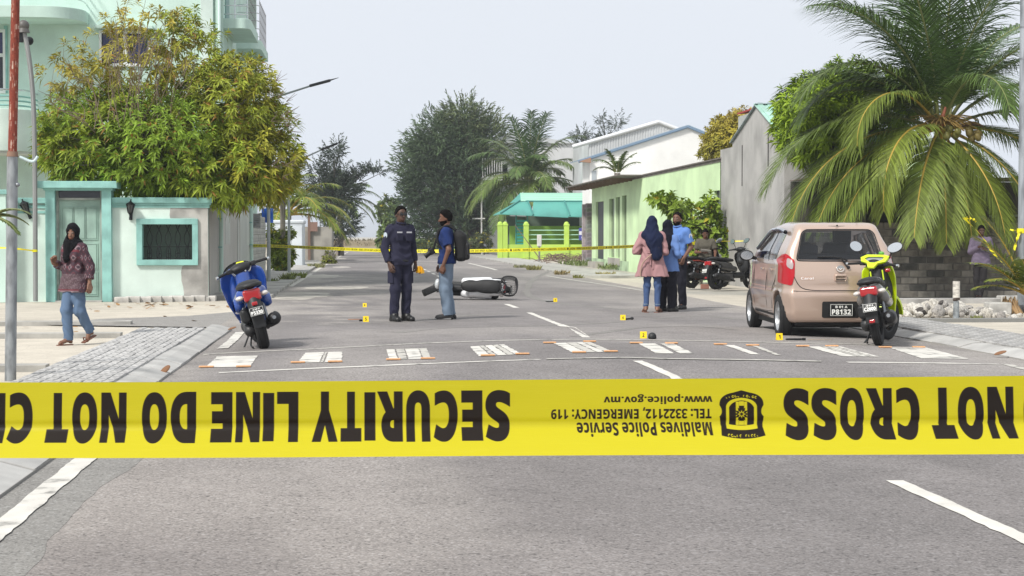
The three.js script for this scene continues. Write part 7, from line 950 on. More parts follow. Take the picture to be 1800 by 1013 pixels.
  const br = mesh('brick_chock', bx(0.2, 0.12, 0.12, 0, 0.06, 0, 0.008), mat([0.3, 0.14, 0.1], 0.9)); br.position.copy(G(1239, 508, 0)); tag(br, 'reddish brick on the ground between the two black motorbikes', 'brick');
  const fb = thing('motorbike', 'tiny parked motorbikes seen end on at the far left kerb', 'motorbike', G(596, 450, 0)); wheelParts(fb, 0.28, 0.12, 0.17, 5, MT.black); wheelParts(fb, 0.28, 0.1, 0.17, 5, MT.black, 0, 0.28, -1.25); mesh('body', nets(blend(0.08, cone([0, 0.6, 0], [0, 0.75, -0.7], 0.13, 0.16), cone([0, 0.75, -0.7], [0, 0.95, -1.0], 0.14, 0.1), cone([0, 0.4, -0.2], [0, 0.4, -0.8], 0.15)), [-0.3, 0.2, -1.2], [0.3, 1.15, 0.2], 0.03), MT.black, fb); mesh('handlebar', [rod(V(-0.36, 1.0, -0.95), V(0.36, 1.0, -0.95), 0.03), rod(V(-0.25, 1.0, -0.95), V(-0.3, 1.2, -0.95), 0.015), rod(V(0.25, 1.0, -0.95), V(0.3, 1.2, -0.95), 0.015)], MT.black, fb); mesh('mirror', [-0.3, 0.3].map((x) => new THREE.SphereGeometry(0.08, 8, 6).scale(1, 0.7, 0.3).translate(x, 1.24, -0.95)), MT.chrome, fb); fb.scale.setScalar(1.1);
}
// ---------- people (forward is -z, their right is +x) ----------
const lerp3 = (a, b, t) => [mix(a[0], b[0], t), mix(a[1], b[1], t), mix(a[2], b[2], t)];
const hairM = mat([0.006, 0.005, 0.005], 1, { specularIntensity: 0.15 });
function handF(w, d, n, s, curl) { // palm of four bones, four unequal bent fingers and a thumb from the side of the palm
  const D = V(...d).normalize(), N = V(...n); N.addScaledVector(D, -N.dot(D)).normalize(); const U = V(0, 0, 0).crossVectors(D, N).normalize(), W = V(...w), P = (a, b, c) => W.clone().addScaledVector(D, a * s).addScaledVector(U, b * s).addScaledVector(N, c * s).toArray(), f = [];
  const L = [0.068, 0.076, 0.071, 0.055];
  for (let k = 0; k < 4; k++) { const u = 0.031 - 0.0205 * k, x = 0.088 - 0.004 * Math.abs(k - 1); f.push(cone(P(0.0, u * 0.55, 0), P(x, u, 0), 0.0165 * s, 0.0125 * s)); let a = x, c = 0, an = curl * 0.6; for (let j = 0; j < 3; j++) { const l = L[k] * [0.45, 0.32, 0.23][j], a2 = a + l * Math.cos(an), c2 = c + l * Math.sin(an); f.push(cone(P(a, u * (1 + 0.08 * j), c), P(a2, u * (1.06 + 0.08 * j), c2), (0.0098 - 0.0009 * j) * s, (0.009 - 0.0009 * j) * s)); a = a2; c = c2; an += curl; } }
  f.push(cone(P(0.012, 0.022, 0.004), P(0.045, 0.046, 0.012), 0.016 * s, 0.0125 * s), cone(P(0.045, 0.046, 0.012), P(0.078, 0.05, 0.024), 0.0118 * s, 0.0105 * s), cone(P(0.078, 0.05, 0.024), P(0.102, 0.044, 0.034), 0.0104 * s, 0.0085 * s));
  return [blend(0.007 * s, f), W.clone().addScaledVector(D, 0.075 * s)];
}
const skinOf = { dark: [0.075, 0.036, 0.022], brown: [0.14, 0.062, 0.036], mid: [0.2, 0.1, 0.062] };
function person(label, p, turn, o) {
  const t = thing('person', label, 'person', p, turn), J = { n: 1.5, hip: 0.95, hy: 0.95, ...o }, sc = o.s ?? 1; t.scale.setScalar(sc);
  const sk = skinOf[o.skin ?? 'brown'], hipW = o.hipW ?? 0.088, shW = o.shW ?? 0.185, shY = 1.43;
  const j = {}; for (const [k, s] of [['l', -1], ['r', 1]]) { const q = o[k] ?? {}; j[k] = { s, hip: [s * hipW, 0.93, 0], knee: q.knee ?? [s * 0.1, 0.5, -0.015], ank: q.ank ?? [s * 0.105, 0.085, 0.02], toe: q.toe ?? [s * 0.125, 0.03, -0.13], sh: q.sh ?? [s * shW, shY - 0.02, 0.005], el: q.el ?? [s * 0.235, 1.12, 0.02], wr: q.wr ?? [s * 0.245, 0.87, -0.06], hd: q.hd, pn: q.pn, curl: q.curl ?? 0.45 }; }
  const leg = (a, g, k0, k1) => blend(0.03, cone(a.hip, a.knee, 0.082 + g * k0, 0.056 + g * (k0 + k1) / 2), cone(a.knee, a.ank, 0.056 + g * (k0 + k1) / 2, 0.038 + g * k1));
  const torso = (g) => blend(0.07, cone([-0.065, 0.955, 0.005], [0.065, 0.955, 0.005], 0.108 + g), cone([-0.055, 1.12, 0], [0.055, 1.12, 0], 0.098 * (o.belly ?? 1) + g), cone([-0.085, 1.3, 0], [0.085, 1.3, 0], 0.105 + g), cone([-shW + 0.03, shY - 0.02, 0.005], [shW - 0.03, shY - 0.02, 0.005], 0.058 + g), cone([0, shY, 0.01], [0, 1.53, -0.005], 0.065 + g * 0.5, 0.05));
  const arm = (a, g) => blend(0.025, cone(a.sh, a.el, 0.054 + g, 0.041 + g), cone(a.el, a.wr, 0.041 + g, 0.028 + g * 0.7));
  const sleeve = (a, g, len, gEnd) => { if (len <= 1) { const e = lerp3(a.sh, a.el, len); return cone(a.sh, e, 0.056 + g, mix(0.054, 0.041, len) + g + (gEnd ?? 0.008), true); } const e = lerp3(a.el, a.wr, len - 1); return blend(0.02, cone(a.sh, a.el, 0.056 + g, 0.046 + g), cone(a.el, e, 0.046 + g, 0.034 + (gEnd ?? g), true)); };
  // head in its own axes
  const hy = (o.look ?? 0), hp = (o.nod ?? 0), hc = o.hc ?? [0, 1.625, -0.02], q = new THREE.Quaternion().setFromEuler(new THREE.Euler(hp, hy, o.tilt ?? 0, 'YXZ')), qi = q.clone().invert(), m9 = new THREE.Matrix3().setFromMatrix4(new THREE.Matrix4().makeRotationFromQuaternion(qi)).elements;
  const loc = (x, y, z) => { x -= hc[0]; y -= hc[1]; z -= hc[2]; return [m9[0] * x + m9[3] * y + m9[6] * z, m9[1] * x + m9[4] * y + m9[7] * z, m9[2] * x + m9[5] * y + m9[8] * z]; }, inHead = (f) => (x, y, z) => f(...loc(x, y, z));
  const skull = blend(0.03, ell([0, 0.03, 0.012], [0.076, 0.105, 0.096]), ell([0, -0.045, -0.022], [0.056, 0.068, 0.07])), face = (x, y, z) => { let d = skull(x, y, z); d = smin(d, cone([0, 0.012, -0.084], [0, -0.024, -0.106], 0.009, 0.0145)(x, y, z), 0.012); const ax = Math.abs(x); d = smax(d, 0.013 - Math.hypot(ax - 0.031, y - 0.016, z + 0.09), 0.012); d = smin(d, Math.hypot(ax - 0.03, y - 0.014, z + 0.075) - 0.0135, 0.004); d = smin(d, ell([0, -0.064, -0.082], [0.022, 0.011, 0.012])(x, y, z), 0.008); d = smin(d, Math.hypot((ax - 0.078) * 2.2, y + 0.004, z - 0.012) - 0.028, 0.008); return d; };
  const neck = cone([0, 1.42, 0.015], lerp3([0, 1.53, 0.005], hc, 0.6), 0.062, 0.054);
  const headF = (x, y, z) => smin(inHead(face)(x, y, z), neck(x, y, z), 0.03);
  const bodyF = blend(0.03, torso(0), ...['l', 'r'].map((k) => leg(j[k], 0, 0, 0)), ...['l', 'r'].map((k) => arm(j[k], 0)), ...['l', 'r'].map((k) => blend(0.02, cone(j[k].ank, j[k].toe, 0.038, 0.028), cone(j[k].ank, [j[k].ank[0], j[k].ank[1] - 0.04, j[k].ank[2] + 0.04], 0.036, 0.03))), neck);
  const skinC = (x, y, z) => { const [a, b, c] = loc(x, y, z), n = 1 + 0.12 * (vnoise(x * 60, y * 60 + z * 40) - 0.5), C = new THREE.Color(sk[0] * n, sk[1] * n, sk[2] * n), d = Math.hypot(Math.abs(a) - 0.03, (b - 0.014) * 1.6, c + 0.09); if (c < -0.06 && d < 0.015) return Math.abs(Math.abs(a) - 0.03) < 0.006 ? new THREE.Color(0.01, 0.008, 0.008) : new THREE.Color(0.35, 0.32, 0.3); if (c < -0.06 && Math.abs(b - 0.041 - 0.15 * Math.abs(a)) < 0.007 && Math.abs(a) > 0.012 && Math.abs(a) < 0.052) return new THREE.Color(0.012, 0.01, 0.01); if (c < -0.07 && Math.abs(b + 0.064) < 0.011 && Math.abs(a) < 0.024) return new THREE.Color(sk[0] * 1.05, sk[1] * 0.72, sk[2] * 0.75); return C; };
  const gs = [nets(bodyF, [-0.62, 0, -0.5], [0.62, 1.56, 0.5], 0.017, skinC), nets(headF, [hc[0] - 0.13, hc[1] - 0.16, hc[2] - 0.15], [hc[0] + 0.13, hc[1] + 0.17, hc[2] + 0.15], 0.0055, skinC)];
  for (const k of ['l', 'r']) { const a = j[k]; if (o.noHands) break; const d = a.hd ?? [a.wr[0] - a.el[0], a.wr[1] - a.el[1], a.wr[2] - a.el[2]], [f, c] = handF(a.wr, d, a.pn ?? [-a.s, 0, 0.2], 1.02, a.curl); gs.push(nets(f, [c.x - 0.14, c.y - 0.14, c.z - 0.14], [c.x + 0.14, c.y + 0.14, c.z + 0.14], 0.0055, skinC)); }
  mesh('body', merge(gs), vmat(0.55), t);
  const fold = (f, amp, fr = 34) => (x, y, z) => f(x, y, z) + amp * Math.sin(fr * y + 3.2 * Math.sin(fr * 0.5 * x + 2) + 2.6 * Math.sin(fr * 0.6 * z + y * 9));
  const api = { t, j, torso, leg, arm, sleeve, inHead, loc, hc, q, fold, skull,
    part(n, f, lo, hi, m, cell = 0.012, col) { return mesh(n, nets(f, lo, hi, cell, col), m, t); },
    trousers(m, g = 0.012, gEnd = 0.018, end = 0.075, top = 1.0, col) { const f = fold(blend(0.035, ...['l', 'r'].map((k) => { const a = j[k], e = lerp3(a.knee, a.ank, 1); return cut(leg(a, 1, g, gEnd), 0, (x, y, z) => ((a.ank[0] - x) * (a.ank[0] - a.knee[0]) + (a.ank[1] - y) * (a.ank[1] - a.knee[1]) + (a.ank[2] - z) * (a.ank[2] - a.knee[2])) < 0 ? Math.min(0.05, ((x - a.ank[0]) * (a.ank[0] - a.knee[0]) + (y - a.ank[1]) * (a.ank[1] - a.knee[1]) + (z - a.ank[2]) * (a.ank[2] - a.knee[2])) / 0.42 - (o.cuff ?? 0.02)) : -1); }), cone([-0.06, 0.96, 0.008], [0.06, 0.96, 0.008], 0.116)), 0.0045); return api.part('trousers', cut(f, 0, (x, y) => y - top), [-0.4, 0.0, -0.4], [0.4, 1.08, 0.45], m, 0.012, col); },
    top(n, m, { g = 0.012, hem = 0.88, len = 0.62, gEnd, sg = 0.012, flare = 0, amp = 0.004, col, extra = [] } = {}) { const b = blend(0.04, torso(g), ...(flare ? [cone([-0.06, 1.1, 0], [-0.075 - flare, hem - 0.05, 0.005], 0.1 + g, 0.115 + g + flare * 0.6), cone([0.06, 1.1, 0], [0.075 + flare, hem - 0.05, 0.005], 0.1 + g, 0.115 + g + flare * 0.6)] : [cone([-0.07, 0.95, 0.005], [0.07, hem, 0.005], 0.112 + g), cone([0.07, 0.95, 0.005], [-0.07, hem, 0.005], 0.112 + g)]), ...extra), sl = ['l', 'r'].map((k) => sleeve(j[k], sg, len, gEnd)); const f = fold((x, y, z) => { let d = Math.max(b(x, y, z), hem - y); d = Math.max(d, 0.052 - Math.hypot(x, (y - 1.53) * 0.9, z + 0.035)); for (const s of sl) d = smin(d, s(x, y, z), 0.03); return d; }, amp); return api.part(n, f, [-0.62, hem - 0.06, -0.5], [0.62, 1.56, 0.4], m, 0.011, col); },
    shoe(n, m, h, g = 0.012) { for (const k of ['l', 'r']) { const a = j[k], heel = [a.ank[0], a.toe[1], a.ank[2] + 0.045]; const f = cut(blend(0.03, cone(heel, a.toe, 0.036 + g, 0.034 + g), cone(a.ank, [mix(a.ank[0], a.toe[0], 0.6), a.toe[1] + 0.02, mix(a.ank[2], a.toe[2], 0.6)], 0.042 + g, 0.034 + g), ...(h ? [cone(a.ank, lerp3(a.ank, a.knee, h), 0.046 + g, 0.052 + g, true)] : [])), 0.004, (x, y) => a.toe[1] - 0.03 - y, ...(h ? [] : [(x, y) => y - a.ank[1] - 0.0])); api.part(n, f, [a.ank[0] - 0.15, 0, Math.min(a.toe[2], a.ank[2]) - 0.1], [a.ank[0] + 0.15, 0.5, Math.max(a.toe[2], a.ank[2]) + 0.16], m, 0.009); } },
    sandal(m) { for (const k of ['l', 'r']) { const a = j[k], d = V(a.toe[0] - a.ank[0], 0, a.toe[2] - a.ank[2]).normalize(), drop = a.ank[1] - 0.09, c = V((a.ank[0] + a.toe[0]) / 2, (a.toe[1] + drop + 0.03) / 2 - 0.026, (a.ank[2] + a.toe[2]) / 2), s = mesh('sandal', [new RoundedBoxGeometry(0.085, 0.022, 0.25, 2, 0.01).translate(0, 0, 0.01), tube([V(-0.043, 0.01, -0.05), V(-0.02, 0.055, -0.06), V(0.02, 0.055, -0.06), V(0.043, 0.01, -0.05)], 0.009, 12, 6)], m, t); s.position.copy(c); s.rotation.order = 'YXZ'; s.rotation.y = Math.atan2(-d.x, -d.z); s.rotation.x = Math.atan2(a.toe[1] - 0.03 - drop, 0.2); } },
    hair(o2 = {}) { const L = o2.low ?? -0.03; return api.part('hair', inHead(cut(grow(skull, o2.g ?? 0.013), 0.006, (x, y, z) => 0.032 + 0.1 * Math.abs(x) - y - (z + 0.02) * 1.45, (x, y, z) => L - y, (x, y, z) => -0.098 - z)), [hc[0] - 0.14, hc[1] - 0.14, hc[2] - 0.16], [hc[0] + 0.14, hc[1] + 0.18, hc[2] + 0.16], hairM, 0.007); },
    beard(g = 0.008) { return api.part('beard', inHead(cut(minus(grow(skull, g), ell([0, -0.05, -0.1], [0.02, 0.009, 0.04])), 0.004, (x, y, z) => y + 0.03 + Math.max(0, 0.03 - Math.abs(x)) * 0.4, (x, y, z) => z - 0.02)), [hc[0] - 0.13, hc[1] - 0.17, hc[2] - 0.14], [hc[0] + 0.13, hc[1] + 0.05, hc[2] + 0.13], hairM, 0.006); },
    hijab(m, drape, faceR = [0.06, 0.085, 0.09]) { const hf = inHead(grow(skull, 0.02)), open = inHead(ell([0, -0.012, -0.1], faceR)); const f = fold(blend(0.05, hf, cone([0, 1.5, 0], [0, 1.44, 0.005], 0.075, 0.12), ...drape), 0.004, 40); return api.part('headscarf', cut(f, 0.006, (x, y, z) => -open(x, y, z)), [-0.36, 0.95, -0.4], [0.36, 1.82, 0.42], m, 0.0105); } };
  return api;
}
const cloth = (c, r = 0.9, o = {}) => mat(c, r, { map: withRep(T.fine, 6), specularIntensity: 0.3, ...o });
const denim = cloth([0.125, 0.19, 0.30]), denimPale = cloth([0.19, 0.25, 0.33]), shoeBlack = mat(0x121213, 0.45), sole = mat(0x2a2a2b, 0.8), leather = mat([0.15, 0.06, 0.035], 0.6), navyCloth = cloth([0.03, 0.03, 0.055]), trouserDark = cloth([0.018, 0.018, 0.026]);
{ // officer in dark uniform and sunglasses
  const P = R(704, 565), a = person('man in dark navy uniform, sunglasses and black boots holding yellow markers', P, -2.62, { s: 1.03, skin: 'dark', look: -0.12, l: { el: [-0.25, 1.13, 0.06], wr: [-0.255, 0.89, -0.02], curl: 0.75 }, r: { el: [0.255, 1.12, 0.05], wr: [0.24, 0.88, -0.07], curl: 0.5 } , cuff: -0.2 });
  a.trousers(navyCloth, 0.022, 0.03, 0.2); a.top('shirt', navyCloth, { hem: 0.86, len: 1.88, g: 0.018, sg: 0.014, gEnd: 0.014, amp: 0.005 }); a.shoe('boot', shoeBlack, 0.5, 0.016); a.hair({ g: 0.017 });
  mesh('collar', [new THREE.TorusGeometry(0.066, 0.017, 8, 24).rotateX(Math.PI / 2 - 0.25).translate(0, 1.515, -0.01)], navyCloth, a.t);
  for (const s of [-1, 1]) { mesh('cargo_pocket', new RoundedBoxGeometry(0.03, 0.19, 0.15, 2, 0.012).translate(s * 0.175, 0.68, 0), navyCloth, a.t); mesh('chest_pocket', new RoundedBoxGeometry(0.11, 0.12, 0.02, 2, 0.008).translate(s * 0.085, 1.29, -0.125), navyCloth, a.t); mesh('name_strip', bx(0.09, 0.022, 0.006, s * 0.085, 1.365, -0.123), mat([0.5, 0.5, 0.52], 0.8), a.t); mesh('shoulder_strap', bx(0.05, 0.012, 0.06, s * 0.14, 1.492, 0.0, 0.005), navyCloth, a.t); }
  mesh('sleeve_badge', new THREE.CircleGeometry(0.036, 18).scale(1, 1.25, 1).rotateY(Math.PI / 2 + 0.35).translate(0.272, 1.32, -0.008), mat([0.42, 0.48, 0.55], 0.8, { side: THREE.DoubleSide }), a.t); mesh('belt', [new THREE.TorusGeometry(0.15, 0.014, 6, 30).scale(1.22, 0.86, 1.4).rotateX(Math.PI / 2).translate(0, 0.93, 0)], MT.black, a.t);
  const sg = new THREE.Group(); sg.name = 'sunglasses'; sg.position.set(...a.hc); sg.quaternion.copy(a.q); a.t.add(sg); for (const s of [-1, 1]) { mesh('lens', new RoundedBoxGeometry(0.054, 0.04, 0.012, 2, 0.006).translate(s * 0.033, 0.014, -0.102), MT.darkGlass, sg); mesh('temple', rod(V(s * 0.06, 0.018, -0.1), V(s * 0.082, 0.015, 0.01), 0.004), MT.black, sg); } mesh('bridge', rod(V(-0.01, 0.02, -0.104), V(0.01, 0.02, -0.104), 0.004), MT.black, sg);
  const h = V(-0.256, 0.79, -0.06).multiplyScalar(1.03).applyAxisAngle(V(0, 1, 0), -2.62).add(P), mk2 = thing('evidence_marker', 'bunch of folded yellow markers held in the uniformed man\'s hand', 'evidence marker', h, 0.3); for (const [x, y, r] of [[0.0, 0, 0.5], [0.03, -0.02, 1.0], [0.06, -0.01, 0.2]]) mesh('tent', extrude(shape([[-0.03, -0.05], [0.03, -0.05], [0.004, 0.05], [-0.004, 0.05]]), 0.085).rotateY(r).rotateZ(r * 0.6).translate(x, y, -0.02), mat(0xdba21a, 0.5), mk2);
}
{ // photographer
  const P = R(785, 561.5), a = person('bearded man in a blue polo shirt and jeans with a backpack, facing left', P, 1.42, { s: 1.0, skin: 'brown', nod: -0.16, look: 0.1, l: { el: [-0.25, 1.13, 0.06], wr: [-0.25, 0.87, -0.03], ank: [-0.11, 0.085, 0.03], curl: 0.8 }, r: { ank: [0.09, 0.085, 0.06], toe: [0.1, 0.03, -0.09], wr: [0.22, 0.88, -0.1] } });
  a.trousers(denimPale, 0.032, 0.042); a.top('polo_shirt', cloth([0.018, 0.036, 0.13]), { hem: 0.9, len: 0.78, g: 0.02, sg: 0.02, gEnd: 0.014 }); a.shoe('shoe', mat(0x1d1d1f, 0.7), 0); a.hair({ g: 0.017, low: -0.05 }); a.beard(0.012);
  for (const k of ['l', 'r']) { const q = a.j[k]; mesh('shoe_sole', bx(0.095, 0.025, 0.27, (q.ank[0] + q.toe[0]) / 2, 0.013, (q.ank[2] + q.toe[2]) / 2 + 0.005, 0.01), mat([0.2, 0.2, 0.2], 0.8), a.t); }
  const W = (x, y, z) => V(x, y, z).applyAxisAngle(V(0, 1, 0), 1.42).add(P), bp = thing('backpack', 'black backpack worn by the man in the blue polo shirt', 'backpack', W(0, 0, 0), 1.42), bm = mat(0x0f0f11, 0.8, { map: withRep(T.fine, 8) });
  mesh('main_bag', nets(blend(0.05, rbox([0, 1.17, 0.235], [0.155, 0.235, 0.095], 0.08), rbox([0, 1.34, 0.19], [0.12, 0.1, 0.07], 0.06)), [-0.22, 0.88, 0.06], [0.22, 1.5, 0.4], 0.012), bm, bp); mesh('front_pocket', nets(rbox([0, 1.1, 0.325], [0.12, 0.14, 0.045], 0.04), [-0.18, 0.9, 0.25], [0.18, 1.3, 0.42], 0.011), bm, bp); mesh('zip', tube([V(-0.12, 1.05, 0.355), V(-0.1, 1.24, 0.34), V(0.1, 1.24, 0.34), V(0.12, 1.05, 0.355)], 0.006, 20, 5), mat(0x3a3a3d, 0.5), bp); mesh('badge', bx(0.05, 0.02, 0.006, 0, 1.31, 0.27), mat(0x6d6d70, 0.6), bp);
  for (const s of [-1, 1]) mesh('shoulder_strap', tube([V(s * 0.1, 1.44, 0.15), V(s * 0.115, 1.515, 0.02), V(s * 0.125, 1.40, -0.125), V(s * 0.14, 1.2, -0.11), V(s * 0.16, 1.05, 0.08)], 0.019, 26, 7), bm, bp);
  const cam = thing('camera', 'black camera with a long lens hanging at the chest of the man in blue', 'camera', W(0.03, 1.1, -0.24), 1.42 + 0.2); cam.rotation.order = 'YXZ'; cam.rotation.x = -0.65; mesh('camera_body', [bx(0.14, 0.1, 0.07, 0, 0, 0, 0.015), bx(0.06, 0.035, 0.06, 0, 0.062, -0.005, 0.012), bx(0.035, 0.1, 0.04, 0.06, 0, -0.03, 0.012)], MT.black, cam); mesh('lens', [new THREE.CylinderGeometry(0.036, 0.04, 0.1, 20).rotateX(Math.PI / 2).translate(0, 0, -0.085), new THREE.CylinderGeometry(0.042, 0.042, 0.03, 20).rotateX(Math.PI / 2).translate(0, 0, -0.13)], MT.black, cam); mesh('lens_glass', new THREE.CircleGeometry(0.034, 20).rotateY(Math.PI).translate(0, 0, -0.1455), MT.darkGlass, cam);
  tag(mesh('camera_strap', tube([W(-0.06, 1.1, -0.22), W(-0.1, 1.33, -0.14), W(-0.08, 1.5, 0.02), W(0, 1.53, 0.075), W(0.08, 1.5, 0.02), W(0.1, 1.33, -0.14), W(0.09, 1.12, -0.22)], 0.012, 50, 6), MT.black), 'black camera strap round the neck of the man with the backpack', 'strap');
}
{ // woman walking on the sand
  const P = G(131, 607, GROUND_Y), a = person('woman walking in a black headscarf, patterned maroon blouse and jeans', P, 2.43, { s: 0.885, skin: 'mid', look: 0.5, nod: -0.1, hipW: 0.085, shW: 0.165, l: { hip: 0, knee: [-0.08, 0.5, 0.03], ank: [-0.07, 0.21, 0.22], toe: [-0.07, 0.06, 0.17], el: [-0.265, 1.14, 0.07], wr: [-0.30, 0.9, 0.03], curl: 0.6 }, r: { knee: [0.07, 0.51, -0.09], ank: [0.06, 0.09, -0.06], toe: [0.075, 0.03, -0.21], el: [0.25, 1.13, 0.03], wr: [0.21, 1.19, -0.2], hd: [-0.1, 0.9, -0.3], pn: [-1, 0, 0], curl: 1.3 } });
  a.trousers(denim, 0.02, 0.03);
  const base = [0.045, 0.022, 0.032], pale = [0.2, 0.145, 0.16], red = [0.12, 0.02, 0.03], blk = [0.02, 0.015, 0.025];
  const pat = (x, y, z) => { const ang = Math.atan2(x, z) * 0.16 + (Math.abs(x) > 0.21 ? Math.abs(x) * 1.5 + z : 0), cw = 0.125, chh = 0.135, row = Math.floor((y + 0.01) / chh), u = (((ang + (row & 1) * cw / 2) / cw) % 1 + 1) % 1 - 0.5, v = (((y + 0.01) / chh) % 1 + 1) % 1 - 0.5, r = Math.abs(u) * 1.0 + Math.abs(v) * 1.1; let c = base; if (y > 1.04 || Math.abs(x) > 0.22) { if (r < 0.1) c = blk; else if (r < 0.2) c = base; else if (r < 0.36 && Math.hypot(u, v) > 0.17) c = pale; else if (r > 0.47 && r < 0.53) c = red; } else { c = hash(x * 240, y * 240, z * 240) > 0.7 ? pale.map((q) => q * 0.7) : [0.075, 0.042, 0.052]; if (y < 0.82) c = red; if (y < 0.795) c = pale; } if (Math.abs(y - 1.375) < 0.012 && Math.abs(x) < 0.2 && z < 0) c = red; return new THREE.Color(...c); };
  a.top('blouse', vmat(0.9), { hem: 0.775, len: 1.72, g: 0.022, sg: 0.022, gEnd: 0.03, flare: 0.045, col: pat, amp: 0.006 }); a.sandal(leather);
  a.hijab(cloth([0.008, 0.008, 0.01]), [cone([0, 1.47, -0.06], [0, 1.27, -0.13], 0.11, 0.05), cone([-0.08, 1.44, 0], [0.08, 1.44, 0], 0.085), cone([0, 1.46, 0.04], [0, 1.36, 0.09], 0.1, 0.07), cone([0.01, 1.3, -0.135], [0.015, 1.2, -0.15], 0.035, 0.012)], [0.058, 0.082, 0.09]);
}
{ // woman in a pink coat seen from behind
  const P = R(1146, 549.5), a = person('woman in a pink coat, jeans and long navy headscarf seen from behind', P, -0.25, { s: 0.96, skin: 'mid', look: -0.15, shW: 0.165, hipW: 0.075, l: { el: [-0.29, 1.13, 0.06], wr: [-0.16, 1.12, -0.2], knee: [-0.09, 0.5, 0], ank: [-0.11, 0.09, 0.01], toe: [-0.15, 0.03, -0.12], curl: 1 }, r: { el: [0.24, 1.12, 0.04], wr: [0.12, 1.13, -0.2], ank: [0.1, 0.09, 0.02], toe: [0.14, 0.03, -0.1], curl: 1 }, cuff: -0.06 });
  a.trousers(cloth([0.07, 0.115, 0.24]), 0.008, 0.008); for (const k of ['l', 'r']) mesh('trouser_cuff', new THREE.TorusGeometry(0.047, 0.011, 6, 18).rotateX(Math.PI / 2).translate(a.j[k].ank[0], 0.15, a.j[k].ank[2] - 0.005), denimPale, a.t);
  const pink = cloth([0.43, 0.245, 0.25]); a.top('coat', pink, { hem: 0.66, len: 1.8, g: 0.02, sg: 0.026, gEnd: 0.03, flare: 0.07, amp: 0.006 }); mesh('waist_tie', [new THREE.TorusGeometry(0.135, 0.016, 6, 30).scale(1.25, 0.95, 1).rotateX(Math.PI / 2).translate(0, 1.1, 0.003), bx(0.03, 0.3, 0.014, 0.03, 0.94, 0.165, 0.005).rotateX(-0.03), bx(0.03, 0.22, 0.014, -0.015, 0.98, 0.16, 0.005)], pink, a.t); a.sandal(leather);
  a.hijab(cloth([0.012, 0.018, 0.05]), [cone([0, 1.55, 0.03], [0.03, 1.3, 0.12], 0.12, 0.13), cone([0.02, 1.35, 0.12], [0.09, 1.02, 0.17], 0.12, 0.075), cone([-0.1, 1.42, 0.05], [0.12, 1.38, 0.06], 0.1), cone([0.1, 1.35, 0.1], [0.15, 1.05, 0.14], 0.09, 0.05)]);
  tag(mesh('shoulder_bag_strap', tube([V(0.14, 1.2, 0.19), V(0.02, 1.08, 0.2), V(-0.14, 0.93, 0.2), V(-0.19, 0.78, 0.18), V(-0.2, 0.66, 0.17)].map((v) => v.multiplyScalar(0.96).applyAxisAngle(V(0, 1, 0), -0.25).add(P)), 0.013, 26, 6), cloth([0.48, 0.33, 0.26])), 'thin beige strap hanging across the back of the pink coat', 'strap');
}
{ // officer in a light blue shirt and dark headscarf, half hidden
  const P = R(1173, 548), b = cloth([0.15, 0.26, 0.56]), a = person('person in a light blue shirt and dark headscarf beside the pink coated woman', P, -0.75, { s: 0.925, skin: 'mid', shW: 0.165, l: { el: [-0.25, 1.13, 0.05], wr: [-0.18, 1.1, -0.17] }, r: { el: [0.25, 1.12, 0.04], wr: [0.16, 1.05, -0.18] } });
  a.trousers(trouserDark, 0.03, 0.04); a.top('shirt', b, { hem: 0.78, len: 1.8, g: 0.022, sg: 0.02, flare: 0.03 }); a.shoe('shoe', shoeBlack, 0); a.hijab(cloth([0.008, 0.009, 0.018]), [cone([0, 1.5, 0.02], [0.02, 1.3, 0.09], 0.12, 0.13), cone([-0.1, 1.43, 0.02], [0.1, 1.42, 0.02], 0.09), cone([0.02, 1.32, 0.09], [0.05, 1.16, 0.13], 0.11, 0.08)]);
}
{ // officer in light blue
  const P = R(1191, 544), b = cloth([0.13, 0.25, 0.58]), a = person('bearded man in a light blue uniform shirt and dark trousers facing left', P, 2.35, { s: 1.015, skin: 'brown', look: 0.25, l: { el: [-0.245, 1.13, 0.07], wr: [-0.2, 0.93, -0.1], hd: [0.1, -0.5, -0.1], curl: 0.9 }, r: { el: [0.25, 1.13, 0.06], wr: [0.2, 0.93, -0.08] }, belly: 1.12 });
  a.trousers(trouserDark, 0.022, 0.032); a.top('shirt', b, { hem: 0.97, len: 0.72, g: 0.018, sg: 0.018, gEnd: 0.016 }); a.shoe('shoe', shoeBlack, 0); a.hair({ g: 0.012 }); a.beard(0.007); mesh('belt', new THREE.TorusGeometry(0.135, 0.016, 6, 30).scale(1.25, 0.95, 1.2).rotateX(Math.PI / 2).translate(0, 0.975, 0.003), MT.black, a.t);
  for (const s of [-1, 1]) { mesh('epaulette', bx(0.055, 0.014, 0.065, s * 0.145, 1.492, 0.005, 0.005), cloth([0.03, 0.05, 0.16]), a.t); mesh('chest_pocket', new RoundedBoxGeometry(0.1, 0.11, 0.018, 2, 0.007).translate(s * 0.085, 1.3, -0.122), b, a.t); } mesh('sleeve_badge', new THREE.CircleGeometry(0.042, 20).scale(1, 1.1, 1).rotateY(-Math.PI / 2 - 0.2).translate(-0.277, 1.33, 0.01), mat([0.6, 0.64, 0.68], 0.8, { side: THREE.DoubleSide }), a.t); mesh('collar', new THREE.TorusGeometry(0.064, 0.017, 8, 24).rotateX(Math.PI / 2 - 0.25).translate(0, 1.515, -0.01), b, a.t);
}
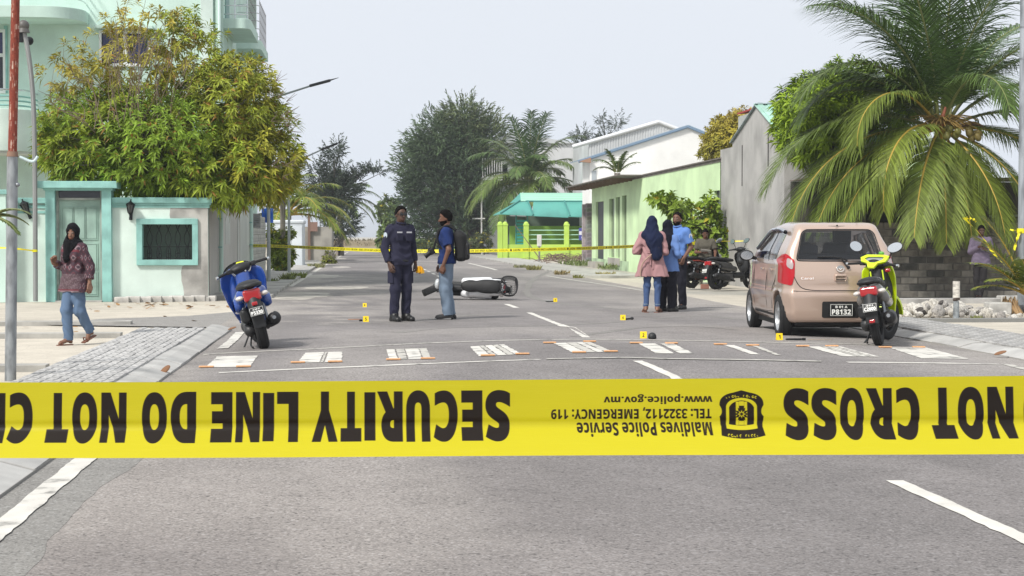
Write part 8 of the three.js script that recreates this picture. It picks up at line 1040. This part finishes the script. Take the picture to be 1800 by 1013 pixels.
{ // man in an olive t-shirt seated behind the motorbikes
  const P = G(1240, 505.5, 0); P.y = -0.2; const a = person('man in an olive t-shirt behind the motorbikes looking down at papers', P, 2.9, { s: 1.0, skin: 'brown', nod: -0.5, hc: [0, 1.61, -0.06], l: { el: [-0.26, 1.14, -0.02], wr: [-0.26, 1.0, -0.24], hd: [-0.2, -0.1, -0.6], knee: [-0.2, 0.9, -0.38], ank: [-0.2, 0.42, -0.42], toe: [-0.22, 0.36, -0.56] }, r: { el: [0.25, 1.13, -0.02], wr: [0.05, 1.13, -0.25], hd: [-0.6, 0.05, -0.2], pn: [0, 0, 1], knee: [0.2, 0.9, -0.38], ank: [0.2, 0.42, -0.42], toe: [0.22, 0.36, -0.56] } });
  a.trousers(trouserDark, 0.02, 0.03); a.top('t_shirt', cloth([0.12, 0.11, 0.088]), { hem: 0.88, len: 0.7, g: 0.018, sg: 0.024, gEnd: 0.02 }); a.hair({ g: 0.012 }); a.shoe('shoe', sole, 0);
  const pp = V(-0.02, 1.16, -0.3).applyAxisAngle(V(0, 1, 0), 2.9).add(P), pg = thing('paper', 'white paper held by the man in the olive t-shirt', 'paper', pp, 2.9); const sh = bx(0.26, 0.004, 0.19); sh.rotateX(0.45).rotateZ(0.12); mesh('sheet', sh, mat(0xd8d6d0, 0.9), pg);
}
{ // man standing in the shade of the wall
  const P = G(1724, 527.5, GROUND_Y), a = person('man in a purple grey shirt standing in the shade against the dark block wall', P, 3.0, { s: 0.93, skin: 'dark', nod: -0.35, l: { el: [-0.25, 1.14, 0], wr: [-0.06, 1.2, -0.22], hd: [0.7, 0.5, -0.2], knee: [-0.05, 0.5, -0.03], ank: [0.02, 0.09, -0.04], toe: [0.03, 0.03, -0.18] }, r: { el: [0.25, 1.14, 0.0], wr: [0.05, 1.28, -0.24], hd: [-0.4, 0.8, -0.2], knee: [0.1, 0.5, -0.02], ank: [0.08, 0.09, 0.03], toe: [0.1, 0.03, -0.11], curl: 1 } });
  a.trousers(cloth([0.03, 0.028, 0.03]), 0.016, 0.022); a.top('shirt', cloth([0.17, 0.14, 0.2]), { hem: 0.84, len: 1.75, g: 0.022, sg: 0.02, flare: 0.02 }); a.shoe('shoe', shoeBlack, 0); a.hair({ g: 0.012 });
  const pp = V(0.0, 1.33, -0.31).multiplyScalar(0.93).applyAxisAngle(V(0, 1, 0), 3.0).add(P), ph = thing('phone', 'dark phone held up by the man standing against the block wall', 'phone', pp, 3.0); mesh('case', bx(0.075, 0.15, 0.01, 0, 0, 0, 0.004).rotateX(-0.6), MT.glossBlack, ph);
}
scene.traverse((o) => { if (o.isMesh) o.castShadow = o.receiveShadow = true; });
renderer.render(scene, camera);
